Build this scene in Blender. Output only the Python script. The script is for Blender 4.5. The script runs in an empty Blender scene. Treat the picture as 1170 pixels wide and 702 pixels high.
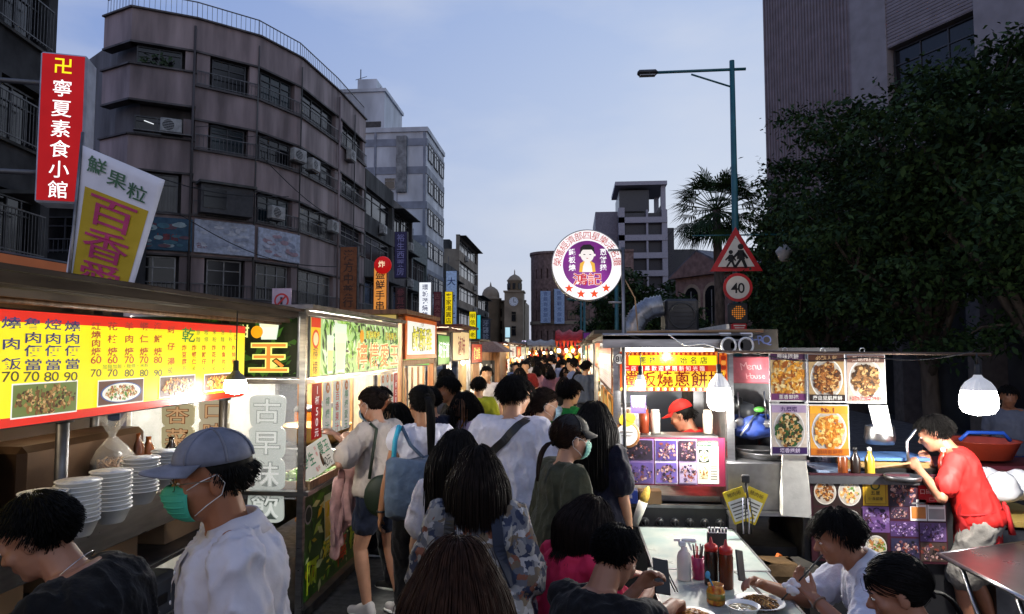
import bpy, bmesh, math, random
import numpy as np
from mathutils import Vector, Matrix, Quaternion
from math import sin, cos, pi, radians, atan, atan2, sqrt
scene = bpy.context.scene
COL = scene.collection
random.seed(7); RNG = np.random.default_rng(7)

# ---------------------------------------------------------------- camera, sky, sun, exposure
YAW, PIT, FOC, CAMZ = radians(5.1), atan(49/780), 780.0, 1.93
cd = bpy.data.cameras.new('camera'); cam = bpy.data.objects.new('camera', cd); COL.objects.link(cam)
cam.location = (0, 0, CAMZ); cam.rotation_euler = (pi/2 + PIT, 0, YAW)
cd.sensor_width = 36; cd.lens = 36*FOC/1170; cd.clip_start = .05; cd.clip_end = 3000
scene.camera = cam

SUN_EL, SUN_ROT = radians(2.0), radians(200)
world = bpy.data.worlds.new('World'); scene.world = world; world.use_nodes = True
nt = world.node_tree; nt.nodes.clear()
def N(t, nt=nt, **k):
    n = nt.nodes.new(t)
    for a, b in k.items(): setattr(n, a, b)
    return n
sky = N('ShaderNodeTexSky', sky_type='NISHITA', sun_disc=False, sun_elevation=SUN_EL, sun_rotation=SUN_ROT)
tc = N('ShaderNodeTexCoord'); sep = N('ShaderNodeSeparateXYZ'); nt.links.new(tc.outputs['Generated'], sep.inputs[0])
ramp = N('ShaderNodeValToRGB'); nt.links.new(sep.outputs['Z'], ramp.inputs[0])
cr = ramp.color_ramp
cr.elements[0].position = 0.0; cr.elements[0].color = (.66, .70, .84, 1)
cr.elements[1].position = 1.0; cr.elements[1].color = (.16, .25, .52, 1)
for p, c in ((.10, (.67, .725, .86)), (.24, (.60, .68, .86)), (.45, (.46, .57, .83))):
    e = cr.elements.new(p); e.color = (*c, 1)
# the west (left) side of the dusk sky is deeper blue, the street's end paler, thin veils of cloud
side = N('ShaderNodeMapRange'); nt.links.new(sep.outputs['X'], side.inputs[0])
side.inputs[1].default_value = -.75; side.inputs[2].default_value = .15; side.inputs[3].default_value = 1.0; side.inputs[4].default_value = 0.0
mxs = N('ShaderNodeMix', data_type='RGBA'); nt.links.new(side.outputs[0], mxs.inputs[0]); nt.links.new(ramp.outputs[0], mxs.inputs[6])
mul = N('ShaderNodeMix', data_type='RGBA', blend_type='MULTIPLY'); mul.inputs[0].default_value = 1
nt.links.new(ramp.outputs[0], mul.inputs[6]); mul.inputs[7].default_value = (.40, .52, .79, 1); nt.links.new(mul.outputs[2], mxs.inputs[7])
mp = N('ShaderNodeMapping'); mp.inputs['Scale'].default_value = (1.6, 1.2, 4.5); nt.links.new(tc.outputs['Generated'], mp.inputs[0])
cl = N('ShaderNodeTexNoise'); cl.inputs['Scale'].default_value = 2.0; cl.inputs['Detail'].default_value = 7; nt.links.new(mp.outputs[0], cl.inputs[0])
clr = N('ShaderNodeMapRange'); nt.links.new(cl.outputs[0], clr.inputs[0])
clr.inputs[1].default_value = .42; clr.inputs[2].default_value = .72; clr.inputs[3].default_value = 0; clr.inputs[4].default_value = .5
mxc = N('ShaderNodeMix', data_type='RGBA'); nt.links.new(clr.outputs[0], mxc.inputs[0]); nt.links.new(mxs.outputs[2], mxc.inputs[6]); mxc.inputs[7].default_value = (.72, .75, .85, 1)
bg = N('ShaderNodeBackground'); nt.links.new(mxc.outputs[2], bg.inputs[0]); bg.inputs[1].default_value = .92
bg2 = N('ShaderNodeBackground'); nt.links.new(sky.outputs[0], bg2.inputs[0]); bg2.inputs[1].default_value = .03
add = N('ShaderNodeAddShader'); nt.links.new(bg.outputs[0], add.inputs[0]); nt.links.new(bg2.outputs[0], add.inputs[1])
out = N('ShaderNodeOutputWorld'); nt.links.new(add.outputs[0], out.inputs[0])

sd = bpy.data.lights.new('sun', 'SUN'); sd.energy = .08; sd.angle = radians(20); sd.color = (1, .85, .75)
so = bpy.data.objects.new('sun', sd); COL.objects.link(so)
so.rotation_euler = (pi/2 - SUN_EL - radians(12), 0, -SUN_ROT + pi)
vs = scene.view_settings; vs.view_transform = 'Standard'; vs.look = 'None'; vs.exposure = 0; vs.gamma = 1; vs.use_curve_mapping = False
cy = scene.cycles
cy.max_bounces = 5; cy.diffuse_bounces = 3; cy.glossy_bounces = 3; cy.transmission_bounces = 4; cy.transparent_max_bounces = 10
cy.caustics_reflective = False; cy.caustics_refractive = False; cy.sample_clamp_indirect = 4; cy.use_denoising = True
cy.blur_glossy = 1.0

# ---------------------------------------------------------------- photo pixel (1170x702) to a point in the place
CF = Vector((-sin(YAW)*cos(PIT), cos(YAW)*cos(PIT), sin(PIT))); CR = Vector((cos(YAW), sin(YAW), 0)); CU = CR.cross(CF)
CP = Vector((0, 0, CAMZ))
def ray(u, v): return CF + CR*((u-585)/FOC) + CU*((351-v)/FOC)
def onD(u, v, D): return CP + ray(u, v)*D
def onX(u, v, x): r = ray(u, v); return CP + r*(x/r.x)
def onY(u, v, y): r = ray(u, v); return CP + r*(y/r.y)
def onZ(u, v, z): r = ray(u, v); return CP + r*((z-CAMZ)/r.z)
V = Vector

# ---------------------------------------------------------------- materials
MATS = {}
def mat(name, col, rough=.6, metal=0, var=.25, scale=6, bump=.0, emit=0, spec=.5, coords='Object', stretch=(1, 1, 1), col2=None, coat=0, alpha=1, trans=0, detail=4, bdist=.02, sheen=0):
    if name in MATS: return MATS[name]
    m = bpy.data.materials.new(name); m.use_nodes = True; t = m.node_tree
    b = t.nodes['Principled BSDF']
    b.inputs['Roughness'].default_value = rough; b.inputs['Metallic'].default_value = metal
    b.inputs['Specular IOR Level'].default_value = spec; b.inputs['Coat Weight'].default_value = coat
    b.inputs['Alpha'].default_value = alpha; b.inputs['Transmission Weight'].default_value = trans
    b.inputs['Sheen Weight'].default_value = sheen
    tcn = N('ShaderNodeTexCoord', t); mpn = N('ShaderNodeMapping', t); t.links.new(tcn.outputs[coords], mpn.inputs[0]); mpn.inputs['Scale'].default_value = stretch
    no = N('ShaderNodeTexNoise', t); no.inputs['Scale'].default_value = scale; no.inputs['Detail'].default_value = detail; t.links.new(mpn.outputs[0], no.inputs[0])
    mr = N('ShaderNodeMapRange', t); t.links.new(no.outputs[0], mr.inputs[0]); mr.inputs[1].default_value = .32; mr.inputs[2].default_value = .68
    c2 = col2 if col2 else tuple(max(0, x*(1-var)) for x in col)
    c1 = col if col2 else tuple(min(1, x*(1+var*.5)) for x in col)
    mx = N('ShaderNodeMix', t, data_type='RGBA'); t.links.new(mr.outputs[0], mx.inputs[0]); mx.inputs[6].default_value = (*c2, 1); mx.inputs[7].default_value = (*c1, 1)
    t.links.new(mx.outputs[2], b.inputs['Base Color'])
    rr = N('ShaderNodeMapRange', t); t.links.new(no.outputs[0], rr.inputs[0]); rr.inputs[1].default_value = .3; rr.inputs[2].default_value = .7
    rr.inputs[3].default_value = min(1, rough*1.15); rr.inputs[4].default_value = rough*.85; t.links.new(rr.outputs[0], b.inputs['Roughness'])
    if emit:
        t.links.new(mx.outputs[2], b.inputs['Emission Color']); b.inputs['Emission Strength'].default_value = emit
    if bump:
        bn = N('ShaderNodeBump', t); bn.inputs['Strength'].default_value = bump; bn.inputs['Distance'].default_value = bdist
        t.links.new(no.outputs[0], bn.inputs['Height']); t.links.new(bn.outputs[0], b.inputs['Normal'])
    MATS[name] = m
    return m
def srgb(h):
    h = h.lstrip('#'); c = [int(h[i:i+2], 16)/255 for i in (0, 2, 4)]
    return tuple(x/12.92 if x <= .04045 else ((x+.055)/1.055)**2.4 for x in c)
def glow(h, s=1.0, var=.14):            # a lit translucent face of a light box: its print lets light out more than it reflects
    n_ = 'glow_%s_%g' % (h, s)
    if n_ in MATS: return MATS[n_]
    m = mat(n_, srgb(h), .35, var=var, scale=2.2, emit=s*1.12); b = m.node_tree.nodes['Principled BSDF']; b.inputs['Specular IOR Level'].default_value = .2; l = b.inputs['Base Color'].links[0]; m.node_tree.links.remove(l)
    b.inputs['Base Color'].default_value = (*[c*.22 for c in srgb(h)], 1); return m
def paint(h, rough=.5, **k): return mat('paint_%s_%g' % (h, rough), srgb(h), rough, **k)
def cloth(h, var=.1, scale=16):
    return mat('cloth_%s' % h, srgb(h), .88, var=var, scale=scale, bump=.7, spec=.15, bdist=.02, sheen=.1, detail=7)

STEEL = mat('steel', (.42, .42, .43), .32, 1, var=.35, scale=5, stretch=(1, 1, 6), bump=.03)
STEEL_D = mat('steel_dull', (.20, .20, .21), .45, 1, var=.4, scale=7, bump=.05)
BLACK = mat('black_plastic', (.012, .012, .013), .45, var=.3)
DARK = mat('dark_metal', (.03, .03, .033), .5, .3, var=.4)
WHITE = mat('white_plastic', (.75, .75, .74), .35, var=.06)
WOOD = mat('wood_brown', (.16, .075, .03), .55, var=.5, scale=5, stretch=(8, 8, 1), bump=.15)
PALLET = mat('wood_pale', (.33, .2, .1), .6, var=.4, scale=5, stretch=(1, 8, 1), bump=.1)
PAPERW = mat('paper_white', (.78, .77, .75), .7, var=.05)
GLASS_D = mat('window_dark', (.007, .008, .011), .12, var=.5, scale=.8, spec=.45)
CLEAR = mat('clear_plastic', (.9, .9, .9), .12, alpha=.22, var=.05)

# ---------------------------------------------------------------- objects
def tag(o, label=None, cat=None, group=None, kind=None):
    if label: o['label'] = label
    if cat: o['category'] = cat
    if group: o['group'] = group
    if kind: o['kind'] = kind
    return o
def thing(name, label, cat, loc=(0, 0, 0), rz=0, group=None, mtx=None):
    o = bpy.data.objects.new(name, None); COL.objects.link(o); o.empty_display_size = .1
    o.matrix_world = mtx if mtx is not None else Matrix.Translation(V(loc)) @ Matrix.Rotation(rz, 4, 'Z')
    return tag(o, label, cat, group)
def frame(O, ax, up=(0, 0, 1)):         # local x along ax, y along up, z out of the face
    x = V(ax).normalized(); u = V(up); z = x.cross(u).normalized(); y = z.cross(x)
    m = Matrix((x, y, z)).transposed().to_4x4(); m.translation = V(O); return m
def copy_tree(o, parent=None):
    c = o.copy(); COL.objects.link(c)
    if parent: c.parent = parent
    for ch in list(o.children): copy_tree(ch, c)
    return c

class MB:
    """collects shapes, then build() links them as one mesh object"""
    def __init__(s): s.v = []; s.f = []; s.m = []; s.mats = []; s.sm = []; s.M = Matrix.Identity(4)
    def mi(s, m):
        if m not in s.mats: s.mats.append(m)
        return s.mats.index(m)
    def add(s, vs, fs, m, smooth=False):
        b = len(s.v); M = s.M
        s.v.extend((M @ V(p))[:] for p in vs); k = s.mi(m)
        for f in fs: s.f.append(tuple(b+i for i in f)); s.m.append(k); s.sm.append(smooth)
        return s
    def box(s, c, d, m, rz=0, R=None, bev=0):
        x, y, z = d[0]/2, d[1]/2, d[2]/2
        R = R if R is not None else Matrix.Rotation(rz, 3, 'Z'); c = V(c)
        if bev <= 0:
            vs = [c + R @ V((a*x, b*y, e*z)) for a in (-1, 1) for b in (-1, 1) for e in (-1, 1)]
            return s.add(vs, [(0, 1, 3, 2), (4, 6, 7, 5), (0, 4, 5, 1), (2, 3, 7, 6), (0, 2, 6, 4), (1, 5, 7, 3)], m)
        vs = []; k = min(bev, x, y, z)*.98   # chamfered box
        idx = {}
        for a in (-1, 1):
            for b in (-1, 1):
                for e in (-1, 1):
                    for w, p in enumerate(((a*x, b*(y-k), e*(z-k)), (a*(x-k), b*y, e*(z-k)), (a*(x-k), b*(y-k), e*z))):
                        idx[a, b, e, w] = len(vs); vs.append(c + R @ V(p))
        fs = []
        for a in (-1, 1):
            q = [idx[a, b, e, 0] for b, e in ((-1, -1), (1, -1), (1, 1), (-1, 1))]; fs.append(q if a > 0 else q[::-1])
            q = [idx[b, a, e, 1] for b, e in ((-1, -1), (-1, 1), (1, 1), (1, -1))]; fs.append(q if a > 0 else q[::-1])
            q = [idx[b, e, a, 2] for b, e in ((-1, -1), (1, -1), (1, 1), (-1, 1))]; fs.append(q if a > 0 else q[::-1])
        for a in (-1, 1):
            for b in (-1, 1):
                fs.append((idx[a, b, -1, 0], idx[a, b, 1, 0], idx[a, b, 1, 1], idx[a, b, -1, 1]))
                fs.append((idx[a, -1, b, 0], idx[a, 1, b, 0], idx[a, 1, b, 2], idx[a, -1, b, 2]))
                fs.append((idx[-1, a, b, 1], idx[1, a, b, 1], idx[1, a, b, 2], idx[-1, a, b, 2]))
                for e in (-1, 1): fs.append((idx[a, b, e, 0], idx[a, b, e, 1], idx[a, b, e, 2]))
        return s.add(vs, fs, m)
    def slab(s, a, b, z0, z1, t, m):     # upright wall between plan points a and b, t thick to the right of a->b
        a = V((a[0], a[1], 0)); b = V((b[0], b[1], 0)); d = (b-a).normalized(); n = V((d.y, -d.x, 0))*t
        vs = [p+V((0, 0, z)) for z in (z0, z1) for p in (a, b, b+n, a+n)]
        return s.add(vs, [(0, 3, 2, 1), (4, 5, 6, 7), (0, 1, 5, 4), (1, 2, 6, 5), (2, 3, 7, 6), (3, 0, 4, 7)], m)
    def tube(s, pts, r, m, n=8, caps=True, smooth=True):
        pts = [V(p) for p in pts]; rs = r if isinstance(r, (list, tuple)) else [r]*len(pts)
        vs = []; fs = []; up = None
        for i, p in enumerate(pts):
            t = (pts[min(i+1, len(pts)-1)] - pts[max(i-1, 0)])
            t = t.normalized() if t.length > 1e-9 else V((0, 0, 1))
            if up is None: up = V((0, 0, 1)) if abs(t.z) < .9 else V((1, 0, 0))
            x = t.cross(up); x = x.normalized() if x.length > 1e-6 else t.orthogonal().normalized(); up = x.cross(t)
            for k in range(n):
                a = 2*pi*k/n; vs.append(p + (x*cos(a) + up*sin(a))*rs[i])
        for i in range(len(pts)-1):
            for k in range(n): fs.append((i*n+k, i*n+(k+1) % n, (i+1)*n+(k+1) % n, (i+1)*n+k))
        if caps: fs.append(tuple(range(n))[::-1]); fs.append(tuple((len(pts)-1)*n+k for k in range(n)))
        return s.add(vs, fs, m, smooth)
    def lathe(s, prof, m, n=20, c=(0, 0, 0), R=None, smooth=True, top=True):
        c = V(c); vs = []; fs = []
        for r, z in prof:
            for k in range(n):
                a = 2*pi*k/n; p = V((r*cos(a), r*sin(a), z)); vs.append(c + (R @ p if R is not None else p))
        for i in range(len(prof)-1):
            for k in range(n): fs.append((i*n+k, i*n+(k+1) % n, (i+1)*n+(k+1) % n, (i+1)*n+k))
        fs.append(tuple(range(n))[::-1])
        if top: fs.append(tuple((len(prof)-1)*n+k for k in range(n)))
        return s.add(vs, fs, m, smooth)
    def ell(s, c, r, m, n=14, R=None):
        prof = [(sin(pi*i/(n//2+2))*1.0+1e-5, -cos(pi*i/(n//2+2))) for i in range(n//2+3)]
        c = V(c); vs = []; fs = []
        for a_, z in prof:
            for k in range(n):
                a = 2*pi*k/n; p = V((a_*cos(a)*r[0], a_*sin(a)*r[1], z*r[2])); vs.append(c + (R @ p if R is not None else p))
        for i in range(len(prof)-1):
            for k in range(n): fs.append((i*n+k, i*n+(k+1) % n, (i+1)*n+(k+1) % n, (i+1)*n+k))
        return s.add(vs, fs, m, True)
    def quad(s, x0, y0, x1, y1, z, m): return s.add([(x0, y0, z), (x1, y0, z), (x1, y1, z), (x0, y1, z)], [(0, 1, 2, 3)], m)
    def poly(s, pts, z, m): return s.add([(p[0], p[1], z) for p in pts], [tuple(range(len(pts)))], m)
    def disc(s, x, y, r, z, m, n=28, ry=None):
        ry = ry or r; return s.poly([(x+r*cos(2*pi*k/n), y+ry*sin(2*pi*k/n)) for k in range(n)], z, m)
    def text(s, st, x, y, h, z, m, dx=None, dy=0, w=1.0, bold=0, rot=0):
        """string centred on x,y; each glyph h tall; dy<0 stacks downward; w widens"""
        n = len(st); adv = h*w*1.02 if dx is None else dx
        if dy: adv = 0 if dx is None else dx
        lens = [(.56 if ord(c) < 128 else 1) for c in st]
        if not dy and dx is None:
            tot = sum(lens)*adv; px = x - tot/2; pos = []
            for l in lens: pos.append((px + l*adv/2, y)); px += l*adv
        else: pos = [(x + (i-(n-1)/2)*adv, y + (i-(n-1)/2)*dy) for i in range(n)]
        for c, (gx, gy) in zip(st, pos):
            if c == ' ': continue
            gv, gf = glyph(c, bold); ca, sa = cos(rot), sin(rot)
            s.add([(gx + (p[0]*w*ca - p[1]*sa)*h, gy + (p[0]*w*sa + p[1]*ca)*h, z) for p in gv], gf, m)
        return s
    def build(s, name, parent=None, world=False, smooth=None, **k):
        if not s.v: return None
        me = bpy.data.meshes.new(name); vs = s.v
        if world and parent is not None:
            Mi = parent.matrix_world.inverted(); vs = [(Mi @ V(p))[:] for p in vs]
        me.from_pydata(vs, [], s.f)
        for m in s.mats: me.materials.append(m)
        me.polygons.foreach_set('material_index', s.m); me.polygons.foreach_set('use_smooth', s.sm if smooth is None else [smooth]*len(s.f))
        me.update()
        o = bpy.data.objects.new(name, me); COL.objects.link(o)
        if parent is not None: o.parent = parent
        return tag(o, **k) if k else o

GL = {}
_tc = bpy.data.curves.new('lettering', 'FONT'); _to = bpy.data.objects.new('lettering', _tc)
def glyph(c, bold=0):
    key = (c, bold)
    if key in GL: return GL[key]
    if _to.name not in COL.objects: COL.objects.link(_to)
    _tc.body = c; _tc.offset = bold*.012; _tc.resolution_u = 3
    dg = bpy.context.evaluated_depsgraph_get(); dg.update(); e = _to.evaluated_get(dg); me = e.to_mesh()
    cx = .5 if ord(c) >= 128 else (max([v.co.x for v in me.vertices] or [0]) + min([v.co.x for v in me.vertices] or [0]))/2
    k = 1.0 if ord(c) >= 128 else 1.25
    r = ([((v.co.x-cx)*k, (v.co.y-.37)*k) for v in me.vertices], [tuple(p.vertices) for p in me.polygons])
    e.to_mesh_clear(); GL[key] = r
    return r

def lamp(loc, power, color=(1, .93, .82), r=.04, parent=None, spot=None):
    l = bpy.data.lights.new('lamp_light', 'POINT' if spot is None else 'SPOT'); l.energy = power; l.color = color; l.shadow_soft_size = r
    if spot: l.spot_size = spot; l.spot_blend = .6
    o = bpy.data.objects.new('lamp_light', l); COL.objects.link(o)
    if parent is not None: o.parent = parent; o.location = parent.matrix_world.inverted() @ V(loc)
    else: o.location = loc
    return o
# ================================================================ the setting: ground and buildings
ASPH = mat('asphalt', (.035, .035, .037), .75, var=.5, scale=14, bump=.4, detail=8)
m = MB(); g = 400
n_ = 24
m.add([(-g, -60, 0), (g, -60, 0), (g, 700, 0), (-g, 700, 0)], [(0, 1, 2, 3)], ASPH); m.build('road', kind='structure')
PAVE = mat('paving', (.11, .1, .095), .7, var=.4, scale=6, bump=.3)
m = MB(); m.box((-10.4, 40, .07), (4.0, 120, .14), PAVE); m.build('pavement', kind='structure')
m = MB(); m.box((5.9, 40, .07), (4.6, 120, .14), PAVE); m.build('pavement', kind='structure')

TILE = mat('tile_mauve', (.275, .208, .208), .6, var=.5, scale=1.6, bump=.12, detail=9, stretch=(1, 1, .16))
TILE_D = mat('tile_grey', (.075, .064, .064), .65, var=.5, scale=1.5, bump=.1, detail=9, stretch=(1, 1, .2))
CONC = mat('concrete_grey', (.08, .08, .076), .85, var=.6, scale=1.4, bump=.15, detail=8, stretch=(1, 1, .2))
WTILE = mat('tile_white', (.46, .50, .56), .45, var=.4, scale=.5, detail=9, stretch=(1, 1, .35))
BAND = mat('tile_band', (.17, .2, .26), .5, var=.3, scale=1)
BEIGE = mat('stucco_beige', (.33, .27, .2), .8, var=.35, scale=.8, detail=8)
BRICK = mat('brick_red', (.20, .125, .11), .8, var=.4, scale=3, bump=.2, detail=8)
ALU = mat('window_frame', (.24, .24, .24), .45, .3, var=.3)
ALU_D = mat('window_frame_dark', (.05, .05, .055), .4, .3)
RAIL = mat('railing_iron', (.12, .12, .125), .5, .5)

class Face:
    """one vertical facade between plan points a and b; outside is to the right of a->b"""
    def __init__(s, a, b):
        s.a = V((a[0], a[1], 0)); d = V((b[0], b[1], 0)) - s.a; s.L = d.length; s.d = d.normalized(); s.n = V((s.d.y, -s.d.x, 0))
        s.M = Matrix((s.d, V((0, 0, 1)), s.n)).transposed().to_4x4(); s.M.translation = s.a      # local x along, y up, z out
    def box(s, mb, x0, x1, y0, y1, z0, z1, m):
        k = mb.M; mb.M = s.M; mb.box(((x0+x1)/2, (y0+y1)/2, (z0+z1)/2), (abs(x1-x0), y1-y0, abs(z1-z0)), m); mb.M = k
    def window(s, parent, x0, x1, y0, y1, z=-.2, n=2, fr=None, glass=None, transom=True, name='window'):
        fr = fr or ALU; mb = MB(); t = .05
        s.box(mb, x0+t, x1-t, y0+t, y1-t, z-.03, z, glass or GLASS_D)
        for p in ((x0, x1, y0, y0+t), (x0, x1, y1-t, y1), (x0, x0+t, y0+t, y1-t), (x1-t, x1, y0+t, y1-t)): s.box(mb, *p, z-.02, z+.05, fr)
        for i in range(1, n):
            x = x0 + (x1-x0)*i/n; s.box(mb, x-.025, x+.025, y0+t, y1-t, z+.002, z+.04, fr)
        if transom: yt = y1-(y1-y0)*.28; s.box(mb, x0+t, x1-t, yt-.02, yt+.02, z+.004, z+.045, fr)
        return mb.build(name, parent, world=True)
    def railing(s, parent, x0, x1, y0, h=.6, z=.12, step=.16):
        mb = MB(); s.box(mb, x0, x1, y0+h-.04, y0+h, z-.02, z+.02, RAIL); s.box(mb, x0, x1, y0+.05, y0+.08, z-.015, z+.015, RAIL)
        k = int((x1-x0)/step)
        for i in range(k+1): x = x0+.01+(x1-x0-.02)*i/max(k, 1); s.box(mb, x-.008, x+.008, y0, y0+h-.04, z-.008, z+.008, RAIL)
        return mb.build('railing', parent, world=True)
def prism(mb, pts, z0, z1, m):
    n = len(pts); vs = [(p[0], p[1], z0) for p in pts] + [(p[0], p[1], z1) for p in pts]
    mb.add(vs, [tuple(range(n))[::-1], tuple(range(n, 2*n))] + [(i, (i+1) % n, n+(i+1) % n, n+i) for i in range(n)], m)
def aircon(parent, fc, x, y, z=.3):
    mb = MB(); mb.M = fc.M
    mb.box((x, y, z), (.8, .58, .32), mat('aircon_case', (.36, .36, .35), .5, var=.35), bev=.03)
    mb.disc(x-.1, y, .22, z+.165, BLACK); mb.disc(x-.1, y, .19, z+.168, DARK); mb.box((x, y-.32, z-.1), (.7, .04, .4), RAIL)
    for k in range(6): mb.box((x-.1, y-.17+k*.068, z+.172), (.4, .008, .004), WHITE)
    mb.build('air_conditioner', parent, world=True)

# ---- rounded corner apartment block, far side of the left pavement
b = thing('apartment_building', 'mauve-grey tiled apartment block with rounded corner, balcony bands and roof railing', 'building', (-16, 32, 0))
P = [(-19.5, 26.2), (-17.8, 25.5), (-15.7, 26.7), (-13.8, 28.5), (-12.85, 30.9), (-12.5, 35.2), (-12.45, 39.7)]
core = [(-19.3, 26.8), (-17.8, 26.2), (-16.1, 27.2), (-14.25, 28.9), (-13.35, 31.1), (-13.0, 35.3), (-12.95, 39.7), (-24, 39.7), (-24, 30)]
w = MB(); prism(w, core, 0, 15.2, TILE_D)
CURT = mat('window_curtain', (.05, .05, .052), .25, var=.7, scale=2, stretch=(6, 6, .3)); CURT2 = mat('window_teal', (.012, .025, .032), .12, var=.6, scale=1)
ROOMLIT = mat('window_lit', (.35, .3, .25), .3, emit=.35)
for i in range(6):
    f = Face(P[i], P[i+1]); bal = i < 2
    sp = [(14.5, 15.85), (12.1, 13.5), (9.25, 10.6)] if bal else [(14.5, 15.85), (11.6, 12.95), (8.95, 10.25)]
    sp += [(5.85, 7.45), (3.3, 4.0)]
    for z0, z1 in sp:
        f.box(w, 0, f.L, z0, z1, -.35, 0, TILE)
        f.box(w, -.03, f.L+.03, z1, z1+.07, -.40, .1, TILE_D)
        f.box(w, -.02, f.L+.02, z0-.08, z0, -.38, .05, TILE_D)
    gaps = [(13.03 if not bal else 13.57, 14.42), (10.33 if not bal else 10.67, 11.52), (7.52, 8.87 if not bal else 9.17), (4.07, 5.77)]
    for k, (z0, z1) in enumerate(gaps):
        if i == 0: continue
        f.box(w, f.L-.42, f.L-.02, z0, z1, -.33, -.03, TILE)
        if i == 2 or i == 5: f.box(w, .02, .55, z0, z1, -.33, -.03, TILE)
        x0, x1 = (.15, f.L-.5) if i != 2 else (.62, f.L-.5)
        if i == 5: x0 = .6
        if x1-x0 < .7: continue
        nw = max(1, int((x1-x0)/2.0)) if i > 2 else 1
        for q in range(nw):
            a0 = x0+(x1-x0)*q/nw+.05; a1 = x0+(x1-x0)*(q+1)/nw-.05
            f.window(b, a0, a1, z0+.06, z1-.04, -.22, 3 if a1-a0 > 1.7 else 2, ALU if k == 3 else ALU_D, random.choice([None, None, None, CURT, CURT2]))
        if not bal or k == 3: f.railing(b, .02, f.L-.02, z0, .62, .07)
w.build('wall', b, world=True)
for i in range(6): Face(P[i], P[i+1]).railing(b, 0, Face(P[i], P[i+1]).L, 15.92, .75, -.12, .2)
f = Face(P[1], P[2]); aircon(b, f, 1.55, 11.15, -.05)
mb = MB()                                      # clothes, a lamp and plants on the balconies
for k in range(60): f2 = f.M @ V((random.uniform(.3, 1.5), 13.6+random.uniform(0, .45), random.uniform(-.3, .1))); mb.add([f2+V((random.uniform(-.14, .14), random.uniform(-.1, .1), random.uniform(-.1, .12))) for _ in range(4)], [(0, 1, 2, 3)], mat('potted_leaf', (.03, .06, .02), .6))
mb.build('balcony_plants', b, world=True)
f = Face(P[3], P[4]); aircon(b, f, 2.2, 11.0, .25); f = Face(P[4], P[5]); aircon(b, f, .9, 10.9, .25); aircon(b, f, 3.2, 8.3, .25)
f = Face(P[2], P[3]); mb = MB(); f.box(mb, .2, 2.3, 7.6, 8.8, .02, .55, ALU_D); f.box(mb, .3, 1.2, 7.8, 8.6, .555, .58, GLASS_D); f.box(mb, .1, 2.4, 8.8, 8.9, .02, .75, CONC); mb.build('window_cage', b, world=True)
mb = MB(); mb.tube([Face(P[1], P[2]).M @ V((2.35, z, .12)) for z in (3, 15.5)], .05, TILE_D); mb.tube([Face(P[4], P[5]).M @ V((4.1, z, .12)) for z in (3, 15.5)], .06, TILE); mb.build('drainpipe', b, world=True)
for i_, x_, z_ in ((3, .9, 8.6), (5, 1.2, 13.25)): aircon(b, Face(P[i_], P[i_+1]), x_, z_-.55, .27)
for i_, x_ in ((2, 2.5), (3, 2.45), (5, 2.2)):
    mb = MB(); fq = Face(P[i_], P[i_+1]); mb.tube([fq.M @ V((x_, 3.5, .1)), fq.M @ V((x_, 9, .12)), fq.M @ V((x_+.06, 15.4, .1))], .03, CONC, 6); mb.build('drainpipe', b, world=True)
for i_ in (2, 3, 4):
    for z_ in (11.3, 8.75):
        mb = MB(); fq = Face(P[i_], P[i_+1]); mb.tube([fq.M @ V((x_, z_-.12*sin(3*x_+i_), .13)) for x_ in np.linspace(0, fq.L, 8)], .014, ALU_D, 4); mb.build('wiring', b, world=True)
mb = MB(); f = Face(P[1], P[2]); f.box(mb, .2, f.L-.1, 10.75, 10.79, .02, .3, RAIL); mb.tube([f.M @ V((.55, 11.28, -.15)), f.M @ V((.9, 11.18, -.15))], .018, glow('#eef4ff', 1)); mb.build('balcony_lamp', b, world=True)

def signbox(name, label, O, ax, w, h, d, face, edge, texts=(), extra=None, group=None, cat='sign', back=True):
    """a box sign: local x along ax, y up, origin bottom centre of the front face"""
    t = thing(name, label, cat, mtx=frame(O, ax), group=group)
    mb = MB(); mb.box((0, h/2, -d/2), (w, h, d), edge, bev=min(.02, d*.3)); mb.build('casing', t)
    mb = MB(); e = min(.05*w, .03); mb.box((0, h/2, .003), (w-2*e, h-2*e, .012), face); mb.build('face', t)
    mb = MB()
    for st, x, y, s, m, kw in texts: mb.text(st, x, y, s, .0125, m, **kw)
    if extra: extra(mb)
    mb.build('lettering', t)
    return t

# banners over the second-floor windows of the block
def clouds(c, nn, w, h, s, r=(.1, .3)):
    def fn(mb):
        rr = random.Random(s)
        for k in range(nn):
            x = rr.uniform(-w/2+r[1], w/2-r[1]); y = rr.uniform(.15, h-.15); mb.disc(x, y, rr.uniform(*r), .0125+.001*(k+1), c[k % len(c)], 9, rr.uniform(.05, .12))
    return fn
f = Face(P[1], P[2]); BL = paint('#1d4a63', .6); RD = paint('#7e1f24', .6); PL = paint('#aeb6c8', .6, var=.3)
def ext(mb):
    clouds([paint('#2c6577'), paint('#5d3a4a'), paint('#8fa4a8')], 22, 2.7, 1.25, 3)(mb)
signbox('shop_banner', 'blue fabric banner with red lettering over the corner block balcony', f.M @ V((f.L/2, 5.95, .14)), f.d, 2.5, 1.35, .06, BL, BL, [('人壽館', .3, .55, .3, RD, dict(bold=1)), ('旗魚海鮮', .2, 1.0, .24, RD, dict())], ext)
f = Face(P[2], P[3]); g2 = Face(P[3], P[4])
signbox('shop_banner', 'faded white signboard above the shopfront windows at the rounded corner', f.M @ V((f.L/2, 5.95, .14)), f.d, 2.45, 1.4, .08, PL, PL, [('名店', -.9, .3, .25, RD, {})], clouds([paint('#c3c7d2'), paint('#98a0b4')], 26, 2.3, 1.35, 5))
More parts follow.
